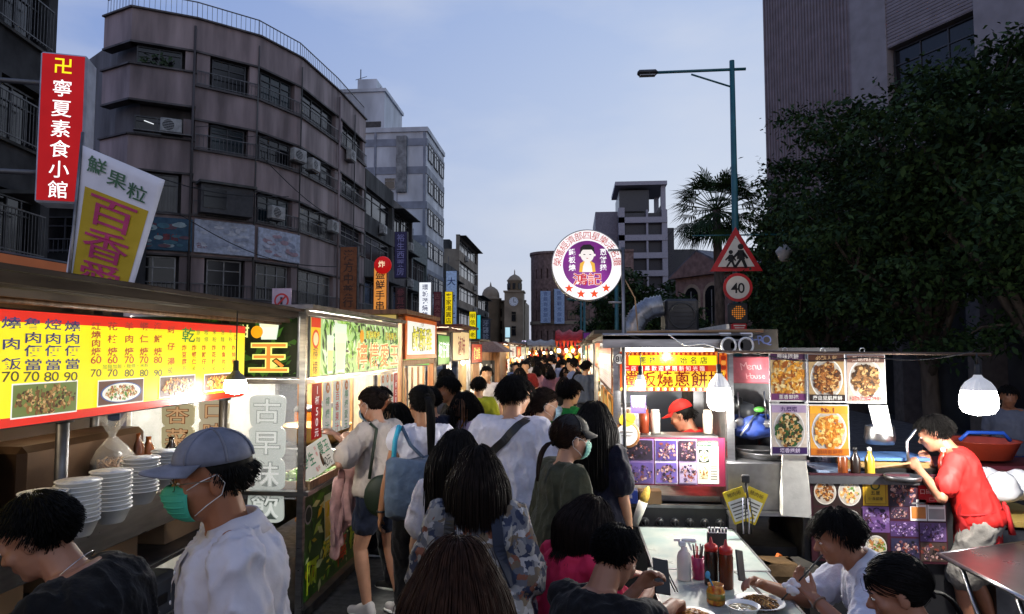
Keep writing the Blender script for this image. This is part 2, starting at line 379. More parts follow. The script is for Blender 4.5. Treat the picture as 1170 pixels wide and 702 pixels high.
signbox('shop_banner', 'faded white signboard with pink blossom print round the corner curve', g2.M @ V((g2.L/2, 5.95, .14)), g2.d, 2.5, 1.35, .08, PL, PL, [], clouds([paint('#b9bccb'), paint('#a0848f'), paint('#8d93a8')], 30, 2.3, 1.3, 6))

# ---- dark old block at the left edge
b = thing('apartment_building', 'dark grimy old apartment block at the left edge with barred windows', 'building', (-11, 12, 0))
a0, a1 = onD(58, 200, 20), onD(-260, 200, 12)
f = Face((a1.x, a1.y), (a0.x, a0.y)); w = MB(); GRIME = mat('grimy_wall', (.028, .028, .03), .85, var=.6, scale=1.2, bump=.2, detail=8)
f.box(w, 0, f.L, 0, 16, -6, -.3, GRIME)
for z in (3.2, 6.2, 9.2, 12.2): f.box(w, 0, f.L, z, z+1.2, -.3, 0, GRIME); f.box(w, 0, f.L, z+1.2, z+1.28, -.3, .1, CONC)
for x in (0, 2.6, 5.2, f.L-.45): f.box(w, x, x+.42, 0, 15.9, -.299, .02, GRIME)
w.build('wall', b, world=True)
for z in (4.5, 7.5, 10.5, 13.5):
    for x in (.6, 3.1, 5.8):
        if x+1.8 < f.L: f.window(b, x, x+1.8, z, z+1.6, -.25, 3, ALU_D)
    f.railing(b, 3.0, f.L-.5, z, 1.2, .2, .14)
mb = MB(); f.box(mb, f.L-2.2, f.L-1.0, 6.0, 6.1, .05, .9, CONC); mb.build('awning', b, world=True)

b = thing('shop_house', 'low black old house glimpsed between the red sign and the round block', 'building', (-19, 25, 0))
q0, q1 = onD(20, 240, 24), onD(116, 240, 24); f = Face((q0.x, q0.y), (q1.x, q1.y)); w = MB(); f.box(w, 0, f.L, 0, onD(90, 236, 24).z, -3, 0, GRIME); f.box(w, -.1, f.L+.1, onD(90, 236, 24).z, onD(90, 236, 24).z+.12, -3, .3, CONC); w.build('wall', b, world=True)
for z in (3.6, 5.4): f.window(b, .4, 2.4, z, z+1.2, .02, 3, ALU_D); f.railing(b, .3, 2.6, z-.1, .5, .2)

# ---- lower row buildings between the round block and the tower
def rowhouse(Y0, Y1, H, mw, label, x=-12.45, nw=2, seed=1, awn=False, glass=None):
    b = thing('shop_house', label, 'building', (x-3, (Y0+Y1)/2, 0)); f = Face((x, Y0), (x, Y1)); w = MB()
    w.box((x-4.4, (Y0+Y1)/2, H/2-.15), (8, Y1-Y0-.02, H-.3), mw)
    r = random.Random(seed); z = 3.6
    while z < H-1.5:
        f.box(w, 0, f.L, z, z+1.1, -.4, 0, mw)
        for q in range(nw):
            x0 = .25+(f.L-.3)*q/nw; x1 = .1+(f.L-.3)*(q+1)/nw-.2
            f.window(b, x0, x1, z+1.15, z+2.65, -.25, 3, ALU if r.random() < .5 else ALU_D, glass)
            if r.random() < .5: aircon(b, f, (x0+x1)/2, z+.6, .25)
        f.box(w, 0, .22, z+1.1, z+2.7, -.39, 0, mw); f.box(w, f.L-.22, f.L, z+1.1, z+2.7, -.39, 0, mw)
        if awn or r.random() < .5: f.box(w, .3, f.L-.3, z+2.72, z+2.78, .01, .7, CONC)
        z += 2.75
    f.box(w, 0, f.L, z-.02, max(z+.1, H), -.4, .03, mw)
    # cables, a drainpipe and parapet clutter
    w.box((x-2, Y0+1.3, H+.3), (1.6, 1.6, 1.1), CONC); w.tube([(x-1, Y1-1, H-.4), (x-1, Y1-1, H+1.6)], .03, RAIL)
    w.build('wall', b, world=True)
    mb = MB(); f.box(mb, .3, f.L-.3, .1, 3.3, -.395, -.3, DARK); mb.build('shutter', b, world=True)
    return b
rowhouse(39.75, 46.2, 12.9, CONC, 'dark grey shop house with long horizontal window right of the round block', nw=1, seed=2)
rowhouse(46.25, 52, 12.4, TILE_D, 'brownish shop house behind the dark blue pharmacy sign', nw=2, seed=5, awn=True)
rowhouse(52.05, 57.4, 10.6, mat('tile_green', (.12, .15, .15), .6, var=.4), 'greenish low shop house just before the white tower', nw=2, seed=9)

# ---- white tiled tower
b = thing('tower_building', 'tall white tiled tower with dark horizontal bands and a rooftop block', 'building', (-17, 62, 0))
w = MB(); X0 = -12.45
w.box((-18.7, 62.05, 10.6), (12.0, 8, 21.2), WTILE); w.box((-20.2, 62.5, 23.2), (6.6, 6.4, 4.2), WTILE); w.box((-19, 61.8, 26.2), (1.8, 2, 1.9), WTILE)
ff = Face((-24.7, 58.05), (-12.7, 58.05)); fs = Face((-12.7, 58.05), (-12.7, 66.05))
for z in (20.6, 18.1, 15.0, 12.0, 9.1, 6.1):
    for q in (ff, fs): q.box(w, -.02, q.L+.02, z-.75, z-.1, .0, .06, BAND)
for x in (3.4, 7.4, 11.8): ff.box(w, x-.1, x+.1, 3, 21.2, .002, .09, BAND)
f = ff; f.box(w, -.1, f.L+.1, 21.1, 21.5, -.3, .14, WTILE); fs.box(w, .15, fs.L, 21.1, 21.5, -.3, .12, WTILE)
w.box((-20.2, 62.5, 25.45), (6.9, 6.7, .3), WTILE); w.box((-20.2, 59.27, 22.3), (6.0, .06, .5), DARK)
w.tube([(-20, 62, 25.5), (-20, 62, 28.6)], .05, RAIL); w.tube([(-17.7, 62, 25.5), (-18.3, 62, 27.4)], .04, RAIL); w.tube([(-20.5, 62, 27.6), (-19.4, 62, 27.9)], .03, RAIL)
w.build('wall', b, world=True)
for z in range(6):
    y = 4.2+2.9*z
    for q in range(3): fs.window(b, .5+2.5*q, 2.5+2.5*q, y, y+1.5, .08, 2, ALU, mat('window_blue', (.05, .07, .1), .1, var=.4, spec=.9))
    if z in (1, 3, 4): ff.window(b, 8.3, 9.2, y+.2, y+1.2, .04, 1, ALU)
mb = MB(); mb.box((-14.9, 57.9, 18.2), (.9, .35, 5), mat('stain_grey', (.2, .21, .22), .8, var=.5, scale=2)); mb.build('drain_shaft', b, world=True)

# ---- further left row
rowhouse(66.2, 74, 10.5, CONC, 'dark shop house with balcony clutter behind the white vertical sign', nw=2, seed=12, awn=True)
rowhouse(74.1, 89, 13.4, BEIGE, 'plain beige concrete block with small top window beyond the white tower', nw=2, seed=14)
rowhouse(89.1, 100, 8.2, CONC, 'low grey shop house past the beige concrete block', nw=2, seed=17, awn=True)

# ---- old stone building with a dome and a clock tower closing the street
b = thing('clock_tower_building', 'beige stone building with a domed turret and a clock tower at street end', 'building', (-12, 135, 0))
w = MB(); w.M = Matrix.Scale(.745, 4, (0, 0, 1)); STONE = mat('stone_beige', (.24, .19, .13), .8, var=.3, scale=.5, detail=7)
def at_(u, v, Y): return onY(u, v, Y)
xl, xr = at_(565, 380, 130).x, at_(600, 380, 130).x
w.box(((xl+xr)/2, 136, 7.5), (xr-xl, 12, 15), STONE); w.box(((xl+xr)/2, 129.9, 15.1), (xr-xl+.5, .5, .5), STONE)
cx = at_(561, 330, 129).x; w.lathe([(1.9, 0), (1.9, 15.2), (2.1, 15.3), (2.1, 15.7), (1.7, 15.8), (1.7, 16.2), (1.62, 17.0), (1.3, 17.9), (.75, 18.5), (.2, 18.8), (.12, 19.4), (.01, 20)], STONE, 20, (cx, 128.5, 0))
tx = at_(588, 330, 129).x; w.box((tx, 129, 8.6), (3.5, 4, 17.2), STONE); w.box((tx, 129, 17.3), (3.9, 4.4, .4), STONE)
w.lathe([(1.35, 17.4), (1.35, 20.0), (1.5, 20.1), (1.5, 20.3), (1.25, 20.7), (.9, 21.3), (.4, 21.7), (.12, 21.9), (.1, 22.7), (.01, 23.2)], STONE, 16, (tx, 129, 0))
for k in range(8): a = k*pi/4; w.box((tx+1.36*cos(a), 129+1.36*sin(a), 18.7), (.12, .5, 1.5), GLASS_D, rz=a)
w.build('wall', b, world=True)
mb = MB(); mb.M = frame((tx, 126.95, 10.95), (1, 0, 0)); mb.disc(0, 0, 1.0, .0, STONE); mb.disc(0, 0, .85, .04, mat('clock_white', (.62, .66, .7), .5)); mb.box((0, .3, .06), (.1, .6, .02), BLACK); mb.box((.22, -.1, .065), (.5, .1, .02), BLACK)
for k in range(12): mb.box((.72*sin(k*pi/6), .72*cos(k*pi/6), .05), (.08, .08, .02), BLACK)
mb.build('clock', b, world=True)
f = Face((xl, 130), (xr, 130))
for z in (3.4, 5.8, 8.2):
    for q in range(3): f.window(b, .6+q*1.9, 1.5+q*1.9, z, z+1.7, .05, 1, STONE)
fB = Face((tx-1.75, 127), (tx+1.75, 127))
for z in (4.5, 7.2): fB.window(b, 1.3, 2.2, z, z+1.9, .05, 1, STONE)

# ---- round-cornered brick block to the right of the clock tower
b = thing('brick_building', 'red-brown brick block with a curved corner behind the round sign', 'building', (-1, 92, 0)); w = MB()
A = at_(607, 300, 88); B_ = at_(668, 300, 84)
arc = [(A.x, 95)]+[(A.x+2.6-2.6*cos(t), 87.2-2.2*sin(t)) for t in np.linspace(0, pi/2, 6)]+[(B_.x+6, 84.4)]
w2 = [(p[0], p[1]) for p in arc]; prism(w, [(p[0]+.25 if i < 4 else p[0], p[1]+.3) for i, p in enumerate(w2)]+[(B_.x+6, 99), (A.x+.3, 99)], 0, 14, mat('brick_dark', (.10, .06, .055), .8))
for i in range(len(arc)-1):
    f = Face(arc[i], arc[i+1])
    for z in (1.5, 4.3, 6.9, 9.5, 12.1): f.box(w, 0, f.L, z, z+(1.35 if z < 12 else 1.9), -.3, 0, BRICK)
    f.box(w, -.03, f.L+.03, 5.1, 5.5, -.2, .12, BEIGE); f.box(w, -.02, f.L+.02, 14.0, 14.3, -.3, .15, BRICK)
    nn = max(1, int(f.L/1.5))
    for q in range(nn+1): x = f.L*q/nn; f.box(w, max(0, x-.3), min(f.L, x+.3), 1.5, 14, -.29, -.01, BRICK)
    if f.L > 1.2:
        for z in (5.7, 8.3, 10.9):
            for q in range(nn): f.window(b, f.L*q/nn+.32, f.L*(q+1)/nn-.32, z, z+1.2, -.2, 2, ALU_D)
w.box(((A.x+B_.x)/2+1.2, 92, 14.3), (4, 6, 1.0), BRICK); w.build('wall', b, world=True)
WB = paint('#9fb6d8', .5)
for u, v0, v1, st in ((623, 332, 369, '會館商務旅店'), (639, 330, 370, '國際觀光旅館')):
    p = at_(u, v1, 83.6); q = at_(u, v0, 83.6)
    signbox('vertical_banner', 'pale blue vertical banner hung on the brick block, '+('left one nearer its curve' if u == 623 else 'right one beside the round sign'), (p.x, 84.0 if u > 630 else 84.5, p.z), (1, 0, 0), 1.25, q.z-p.z, .1, WB, WB, [(st, 0, (q.z-p.z)/2, .55, paint('#25458a'), dict(dy=-.66))])

# ---- modern grey tower on the right
b = thing('office_tower', 'modern grey tower with stacked balconies and an open roof frame', 'building', (8, 95, 0)); w = MB()
MC = mat('concrete_lilac', (.30, .29, .34), .6, var=.15); MD = mat('dark_cladding', (.035, .035, .045), .3)
l = at_(681, 300, 90).x; mid = at_(707, 300, 90).x; r = at_(763, 300, 90).x
w.box(((mid+r)/2, 96, 10), (r-mid-.2, 11, 20), MD); w.box(((l+mid)/2, 97, 10.2), (mid-l, 11.5, 20.4), mat('cladding_lilac', (.14, .13, .17), .5))
zt = at_(740, 208, 90).z; zf = at_(740, 240, 90).z
for z in np.arange(2.5, zf, 2.35): w.box(((mid+r)/2, 90.2, z), (r-mid, 1.0, .75), MC)
w.box((mid+.4, 90.25, zf/2+.3), (.8, 1.1, zf), MC); w.box((r-.35, 90.25, zf/2), (.7, .9, zf), MC); w.box((r-2.6, 90.2, zf/2), (.25, .8, zf), MC)
w.box(((mid+r)/2-1.0, 95, (zt+zf)/2-.4), (r-mid-2.4, 8, zt-zf-.9), MD)
w.box(((mid+r)/2-.2, 94, zt-.25), (r-mid+.4, 9, .5), MC); w.box((r-.45, 90.4, (zt+zf)/2), (.6, .8, zt-zf), MC); w.box((r-.45, 97.6, (zt+zf)/2), (.6, .8, zt-zf), MC)
w.box((r-.6, 94, zf+.4), (.2, 7, .8), MC); w.box((r+.5, 92, 9), (.9, 2.6, 18), MD); w.build('wall', b, world=True)
f = Face((mid, 90.55), (r, 90.55)); k = 0
for z in np.arange(3.0, zf-1, 2.35):
    for q in range(3): f.window(b, 1+q*1.7, 2.6+q*1.7, z+.2, z+1.5, -.05, 2, ALU_D, mat('window_slate', (.03, .035, .05), .12))
w = MB(); w.box((r+3.2, 104, 8.2), (4, 9, 16.4), MD); tag(w.build('office_block'), 'narrow dark block beside the modern grey tower', 'building')

# ---- old brick hall with arched windows and a tiled gable roof
b = thing('brick_hall', 'old red brick hall with arched windows and a grey tiled roof', 'building', (9.5, 44, 0)); w = MB()
p0 = onD(772, 330, 42); p1 = onD(838, 330, 38); f = Face((p0.x, p0.y), (p1.x, p1.y)); H0 = onD(800, 315, 40).z; HT = onD(803, 287, 40).z
f.box(w, 0, f.L, 0, H0, -8, 0, BRICK); w.build('wall', b, world=True)
w = MB(); w.M = f.M; SL = mat('roof_slate', (.10, .10, .12), .6, var=.4, scale=3)
c = f.L*.45; vs = [(-.3, H0, .3), (f.L+.3, H0, .3), (c, HT, .3), (-.3, H0, -8.3), (f.L+.3, H0, -8.3), (c, HT, -8.3)]
w.add(vs, [(0, 1, 2), (3, 5, 4)], BRICK); w.add([(x, y+.12, z) for x, y, z in vs]+[(x, y, z) for x, y, z in vs], [(0, 2, 5, 3), (1, 4, 5, 2), (0, 3, 9, 6), (1, 7, 10, 4), (0, 6, 8, 2), (2, 8, 7, 1)], SL); w.build('roof', b, world=True)
for k in range(2):
    mb = MB(); mb.M = f.M; x = f.L*.3+k*f.L*.36; pts = [(x-.55, 3.4), (x+.55, 3.4)]+[(x+.55*cos(t), 5.1+.55*sin(t)) for t in np.linspace(0, pi, 9)]
    mb.poly([(x+(q[0]-x)*1.3, 4.3+(q[1]-4.3)*1.15) for q in pts], .02, BEIGE); mb.poly(pts, .05, GLASS_D); mb.box((x, 4.4, .07), (.06, 2, .03), ALU); mb.build('window', b, world=True)

# ---- big building at the right edge, corner to the street
b = thing('office_building', 'massive grey-pink building behind the street trees at the right edge', 'building', (16, 18, 0))
c0 = onD(876, 200, 30); dv = V((.47, -.88, 0)).normalized(); far = c0+dv*30
RB = mat('ribbed_stone', (.20, .17, .185), .7, var=.2, scale=2, detail=6); RW = mat('white_tile', (.24, .22, .225), .6, var=.15, scale=2)
f = Face((c0.x, c0.y), (far.x, far.y)); w = MB(); f.box(w, 0, f.L, 0, 30, -12, -.5, RB); f.box(w, 0, 4.5, 0, 30, -.5, 0, RB)
for k in range(28): f.box(w, .06+k*.158, .12+k*.158, .2, 29.9, 0, .05, RB)
for k in range(7):
    z = 2.0+4.0*k; f.box(w, 4.5, f.L, z-1.2, z+.6, -.5, -.05, RW)
    for j in range(14): f.box(w, 4.5, f.L, z-1.17+j*.125, z-1.11+j*.125, -.05, -.03, RB)
for x in np.arange(4.5, f.L-1, 4.6): f.box(w, x, x+1.5, .1, 29.9, -.49, .0, RW)
w.build('wall', b, world=True)
for k in range(7):
    for x in np.arange(4.5, f.L-5, 4.6): f.window(b, x+1.55, x+4.55, 2.65+4*k, 4.75+4*k, -.35, 3, ALU_D)
# dim shopfront under the trees
b = thing('arcade_wall', 'dark ground-floor arcade with columns behind the right-hand trees', 'building', (9.5, 17, 0)); w = MB()
w.box((9.6, 14, 1.9), (.3, 30, 3.8), GRIME)
for k in range(9): w.box((8.6, 1.5+3.4*k, 1.9), (.5, .5, 3.79), mat('arcade_column', (.10, .09, .09), .7))
w.box((8.9, 14, 4.0), (1.8, 30, .4), GRIME); w.build('wall', b, world=True)
for u, v, wd, hh in ((1004, 355, .7, 1.0), (1012, 352, .5, .5)):
    p = onX(u, v, 9.42); mb = MB(); mb.box((9.44, p.y, p.z), (.02, wd, hh), mat('window_warm', (.5, .36, .14), .4, emit=.10 if hh > .6 else .25)); mb.build('lit_window', b, world=True)

# ================================================================ trees
LEAF = [mat('leaf_a', (.022, .048, .016), .8, spec=.15, var=.5, scale=3), mat('leaf_b', (.032, .064, .018), .75, spec=.15, var=.4, scale=3), mat('leaf_c', (.013, .032, .013), .8, spec=.15, var=.4, scale=3)]
BARK = mat('bark', (.07, .055, .045), .9, var=.5, scale=12, bump=.5, stretch=(1, 1, .3))
def leaves(pts, size, mats_, name, parent, per=1, rng=None, flat=.5):
    rng = rng or RNG; n = len(pts)
    nv = rng.normal(size=(n, 3)); nv[:, 2] = np.abs(nv[:, 2])+flat; nv /= np.linalg.norm(nv, axis=1)[:, None]
    a = rng.normal(size=(n, 3)); a -= nv*(a*nv).sum(1)[:, None]; a /= np.linalg.norm(a, axis=1)[:, None]; a[:, 2] -= .25; bvec = np.cross(nv, a)
    s = size*rng.uniform(.6, 1.3, n)[:, None]
    vs = np.stack([pts, pts+a*s*.5+bvec*s*.26, pts+a*s*1.05-nv*s*.12, pts+a*s*.5-bvec*s*.26], 1).reshape(-1, 3)
    me = bpy.data.meshes.new(name); me.vertices.add(4*n); me.vertices.foreach_set('co', vs.ravel())
    me.loops.add(4*n); me.loops.foreach_set('vertex_index', np.arange(4*n)); me.polygons.add(n); me.polygons.foreach_set('loop_start', np.arange(0, 4*n, 4))
    for q in mats_: me.materials.append(q)
    me.polygons.foreach_set('material_index', rng.integers(0, len(mats_), n)); me.update(); me.validate()
    o = bpy.data.objects.new(name, me); COL.objects.link(o); o.parent = parent
    return o
def tree(label, loc, H, trunk_h, crown, nl=9000, leaf=.13, seed=1, r=.14, nbr=8, cl=90, group=None, lean=(0, 0)):
    rng = np.random.default_rng(seed); rr = random.Random(seed)
    t = thing('street_tree', label, 'tree', loc, group=group); mb = MB(); tips = []
    top = V((lean[0], lean[1], trunk_h)); mb.tube([(0, 0, 0), (lean[0]*.3+.03, lean[1]*.3, trunk_h*.4), top, (lean[0]*1.2, lean[1]*1.2, H*.75)], [r*1.25, r, r*.85, r*.3], BARK, 9)
    for k in range(nbr):
        a = 2*pi*k/nbr+rr.uniform(-.4, .4); z0 = trunk_h*rr.uniform(.75, 1.05); up = rr.uniform(.25, 1.0)
        st = V((lean[0], lean[1], z0)); e = V((lean[0]+crown[0]*cos(a)*rr.uniform(.55, .85), lean[1]+crown[1]*sin(a)*rr.uniform(.55, .85), trunk_h+(H-trunk_h)*up*.85))
        m1 = st.lerp(e, .5)+V((0, 0, .35)); mb.tube([st, m1, e], [r*.5, r*.33, r*.08], BARK, 6)
        for q in range(5):
            s2 = st.lerp(m1, rr.uniform(.4, 1)) if q < 2 else m1.lerp(e, rr.uniform(.1, .9)); e2 = s2+V((rr.uniform(-1, 1)*crown[0]*.35, rr.uniform(-1, 1)*crown[1]*.35, rr.uniform(-.1, .3)*(H-trunk_h)))
            mb.tube([s2, s2.lerp(e2, .5)+V((0, 0, .1)), e2], [r*.22, r*.13, r*.04], BARK, 5); tips += [e2, s2.lerp(e2, .6)]
        tips += [e, m1.lerp(e, .7)]
    mb.build('trunk', t)
    C0 = V((lean[0], lean[1], (H+trunk_h)/2))
    for k in range(cl):     # extra clumps spread through the crown
        d = V(rng.normal(size=3)).normalized()*rr.uniform(.45, 1.0)**.6; tips.append(C0+V((d.x*crown[0], d.y*crown[1], d.z*(H-trunk_h)*.52)))
    tips = np.array([p[:] for p in tips]); w8 = rng.uniform(.3, 1.6, len(tips)); w8 /= w8.sum()
    pick = rng.choice(len(tips), nl, p=w8); sp = rng.normal(size=(nl, 3))*np.array([.25, .25, .10])*(crown[0]/2.2)**.5
    leaves(tips[pick]+sp, leaf, LEAF, 'crown', t, rng=rng)
    return t
tp = onD(1062, 450, 9.6)
tree('big dark broadleaf tree with spreading crown over the right counter', (tp.x, tp.y, 0), 5.95, 1.9, (2.0, 2.4), 46000, .09, 11, .12, 12, 44)
tp = onD(945, 450, 12.5)
tree('dark broadleaf tree just left of the spreading one, by the speed sign', (tp.x, tp.y, 0), 6.2, 1.4, (1.15, 1.7), 26000, .095, 23, .11, 9, 50)
tp = onD(1200, 450, 8.0)
tree('dark broadleaf tree at the right edge, partly out of view', (tp.x, tp.y, 0), 5.6, 2.2, (2.0, 2.1), 32000, .085, 31, .13, 9, 45)
tp = onD(905, 450, 19)
tree('slim dark tree behind the school crossing sign', (tp.x, tp.y, 0), 6.2, 1.2, (1.3, 1.6), 12000, .18, 37, .11, 8, 90)
for u, D, H, cr_, s, lb in ((728, 48, 7.6, 3.2, 41, 'green tree to the right of the round sign mast'), (700, 62, 9.5, 4.0, 43, 'distant green tree behind the round sign, below the grey tower'), (756, 55, 7.2, 3.0, 47, 'bushy tree left of the old brick hall'), (772, 30, 4.4, 1.6, 48, 'small bushy tree in front of the brick hall')):
    tp = onD(u, 430, D); tree(lb, (tp.x, tp.y, 0), H, 1.2, (cr_, cr_), 6000, .34 if D > 40 else .22, s, .16, 7, 60)
# fan palm
p = onD(822, 430, 24); t = thing('palm_tree', 'fan palm with ragged crown behind the street lamp post', 'tree', (p.x, p.y, 0)); zc = onD(822, 238, 24).z
mb = MB(); mb.tube([(0, 0, 0), (.06, 0, zc*.5), (0, 0, zc)], [.22, .17, .14], BARK, 10); mb.build('trunk', t)
mb = MB(); rr = random.Random(5)
for k in range(84):
    a = rr.uniform(0, 2*pi); el = rr.uniform(-1.1, 1.25); L = rr.uniform(.75, 1.15); d = V((cos(a)*cos(el), sin(a)*cos(el), sin(el))); st = V((0, 0, zc)); e = st+d*L
    mb.tube([st, e], .014, LEAF[1], 4); sd_ = d.cross(V((0, 0, 1))).normalized(); upv = sd_.cross(d)
    for j in range(15):
        th = (j-7)/7*1.25; ld = (d*cos(th)+sd_*sin(th)).normalized(); LL = rr.uniform(.7, 1.0)*(1-.25*abs(th)/1.25); w_ = ld.cross(upv).normalized()*.03
        mpt = e+ld*LL*.6; tip = e+ld*LL+V((0, 0, -rr.uniform(.1, .3)))
        mb.add([e, mpt+w_, tip, mpt-w_], [(0, 1, 2, 3)], LEAF[k % 3])
mb.build('crown', t)

# ================================================================ street furniture
TEAL = paint('#1f5a62', .4, var=.2)
lp = onD(842, 350, 12); pole = thing('street_lamp', 'tall teal street lamp with one long arm, behind the right stall', 'street lamp', (lp.x, lp.y, 0))
zt = onD(840, 62, 12).z; mb = MB(); mb.tube([(0, 0, 0), (0, 0, zt*.5), (0, 0, zt)], [.085, .062, .045], TEAL, 12); mb.lathe([(.15, 0), (.15, .05), (.1, .1), (.09, .6), (.085, .7)], TEAL); mb.build('pole', pole)
zA = zt-.16; mb = MB(); mb.tube([(.24, 0, zA), (-1.35, .02, zA-.0)], .028, TEAL, 8); mb.tube([(-.02, 0, zA-.32), (-.72, .01, zA-.06)], .018, TEAL, 8); mb.build('arm', pole)
mb = MB(); mb.box((-1.5, .02, zA-.0), (.36, .16, .09), DARK, bev=.035); mb.box((-1.5, .02, zA-.052), (.28, .12, .012), mat('lamp_glass', (.35, .36, .38), .2)); mb.build('lamp_head', pole)
mb = MB(); zl = onD(842, 268, 12).z; mb.tube([(0, 0, zl), (.9, 0, zl)], .014, TEAL, 6); mb.tube([(0, 0, zl), (-.75, 0, zl)], .012, TEAL, 6); mb.tube([(.82, 0, zl+.08), (.82, 0, zl-.18)], .012, TEAL, 6); mb.lathe([(.02, -.15), (.12, -.27), (.145, -.3), (.06, -.47), (.045, -.48)], mat('lantern_glass', (.42, .42, .4), .3), 10, (.82, 0, zl)); mb.build('lantern', pole)
def ngon_sign(name, label, u, v, D, rad, n, rim, inner, fn, rot=0):
    p = onD(u, v, D); p.y = lp.y-.13; t = thing(name, label, 'sign', mtx=frame(p, (1, .0, 0)))
    mb = MB(); pts = [(rad*sin(2*pi*k/n), rad*cos(2*pi*k/n)) for k in range(n)]; mb.add([(x, y, -.012) for x, y in pts]+[(x, y, 0) for x, y in pts], [tuple(range(n)), tuple(range(n, 2*n))[::-1]]+[(k, n+k, n+(k+1) % n, (k+1) % n) for k in range(n)], rim)
    mb.build('plate', t); mb = MB(); k = .70 if n == 3 else .80; mb.poly([(x*k, y*k) for x, y in pts][::-1], .004, inner); fn(mb); mb.build('marking', t); return t
RIM = paint('#c01a22', .45); SW = paint('#d8d2c4', .5, var=.1); BK = paint('#0c0c0e', .5)
def kids(mb):
    z = .008
    for x, s in ((.08, 1.0), (-.09, .72)):
        y = -.17; mb.disc(x, y+.34*s, .052*s, z, BK, 12); mb.poly([(x-.07*s, y+.12*s), (x+.07*s, y+.12*s), (x+.05*s, y+.28*s), (x-.05*s, y+.28*s)], z, BK)
        mb.poly([(x-.03*s, y+.12*s), (x+.02*s, y+.12*s), (x-.08*s, y-.03*s), (x-.12*s, y-.01*s)], z, BK); mb.poly([(x, y+.12*s), (x+.06*s, y+.12*s), (x+.11*s, y-.02*s), (x+.06*s, y-.03*s)], z, BK)
        mb.poly([(x-.05*s, y+.26*s), (x-.14*s, y+.16*s), (x-.12*s, y+.13*s), (x-.03*s, y+.21*s)], z, BK); mb.poly([(x+.05*s, y+.26*s), (x+.13*s, y+.14*s), (x+.10*s, y+.12*s), (x+.03*s, y+.2*s)], z, BK)
    mb.box((0, -.2, z), (.5, .012, .002), BK)
ngon_sign('warning_sign', 'red-bordered triangular school crossing sign with two walking children', 843, 292, 11.8, .52, 3, RIM, SW, kids)
ngon_sign('speed_sign', 'round red-rimmed 40 speed limit sign below the triangle', 844.5, 328, 11.8, .25, 36, RIM, SW, lambda mb: mb.text('40', 0, -.005, .2, .008, BK, bold=1))
p = onD(845, 357, 11.8); t = thing('signal_lamp', 'small amber flashing lamp in a black box below the speed sign', 'traffic light', mtx=frame((p.x, lp.y-.12, p.z), (1, 0, 0)))
mb = MB(); mb.box((0, -.02, -.05), (.34, .36, .1), BLACK, bev=.02); mb.build('housing', t)
mb = MB(); AM = glow('#b06a1e', .9)
for k in range(7):
    for j in range(7):
        x, y = (k-3)*.034, (j-3)*.034
        if x*x+y*y < .0125: mb.disc(x, y, .013, .003, AM, 8)
mb.build('lens', t)
mb = MB(); p = onD(846, 372, 11.8); mb.M = frame((p.x, lp.y-.11, p.z), (1, 0, 0)); mb.box((0, 0, -.05), (.26, .2, .1), RIM, bev=.02); mb.box((0, 0, .002), (.2, .02, .004), SW); mb.box((0, -.04, .002), (.16, .015, .004), SW); tag(mb.build('control_box'), 'small red control box under the amber lamp on the teal pole', 'box')
for u, D, v in ((668, 30, 335), (705, 20, 292), (664, 40, 338)):
    p = onD(u, 400, D); z = onD(u, v, D).z; q = thing('lamp_pole', {668: 'thin teal pole right below the round sign', 705: 'teal pole behind the round sign mast', 664: 'far thin teal pole beside the brick block'}[u], 'street lamp', (p.x, p.y, 0))
    mb = MB(); mb.tube([(0, 0, 0), (0, 0, z)], [.07, .05], TEAL, 8); mb.build('pole', q); mb = MB(); mb.tube([(0, 0, z-.3), (-.5, 0, z-.25)], .03, TEAL, 6); mb.ell((-.6, 0, z-.27), (.18, .1, .06), TEAL); mb.build('lamp_head', q)
# thin cables across the left facades
CAB = mat('cable_black', (.01, .01, .012), .6)
for i, (a_, b_) in enumerate(((onD(100, 168, 25), onD(330, 225, 30)), (onD(205, 245, 26), onD(385, 305, 31)), (onD(300, 180, 29), onD(418, 262, 38)))):
    mb = MB(); mb.tube([a_.lerp(b_, t)+V((0, 0, -.6*sin(pi*t))) for t in np.linspace(0, 1, 12)], .02, CAB, 5); tag(mb.build('cable'), 'black cable sagging across the '+('balcony floor of the round block', 'signboards of the round block', 'curved upper floors of the round block')[i], 'cable')
# ================================================================ people
from mathutils import noise as mnoise
SKINS = {}
def skin(h='#c49a7c'):
    if h in SKINS: return SKINS[h]
    m = mat('skin_'+h, srgb(h), .48, var=.12, scale=14, bump=.06, spec=.4); m.node_tree.nodes['Principled BSDF'].inputs['Subsurface Weight'].default_value = .12
    m.node_tree.nodes['Principled BSDF'].inputs['Subsurface Radius'].default_value = (.01, .004, .002); SKINS[h] = m; return m
def hairmat(h='#0d0a09'): return mat('hair_'+h, tuple(x*.7 for x in srgb(h)), .68, var=.6, scale=60, spec=.16, bump=.15, stretch=(1, 1, .12), bdist=.006)
LIP = mat('lips', (.36, .14, .12), .4, var=.1)
EYEW = mat('eye_white', (.7, .68, .65), .2, var=.03); EYEB = mat('eye_iris', (.012, .008, .006), .1)

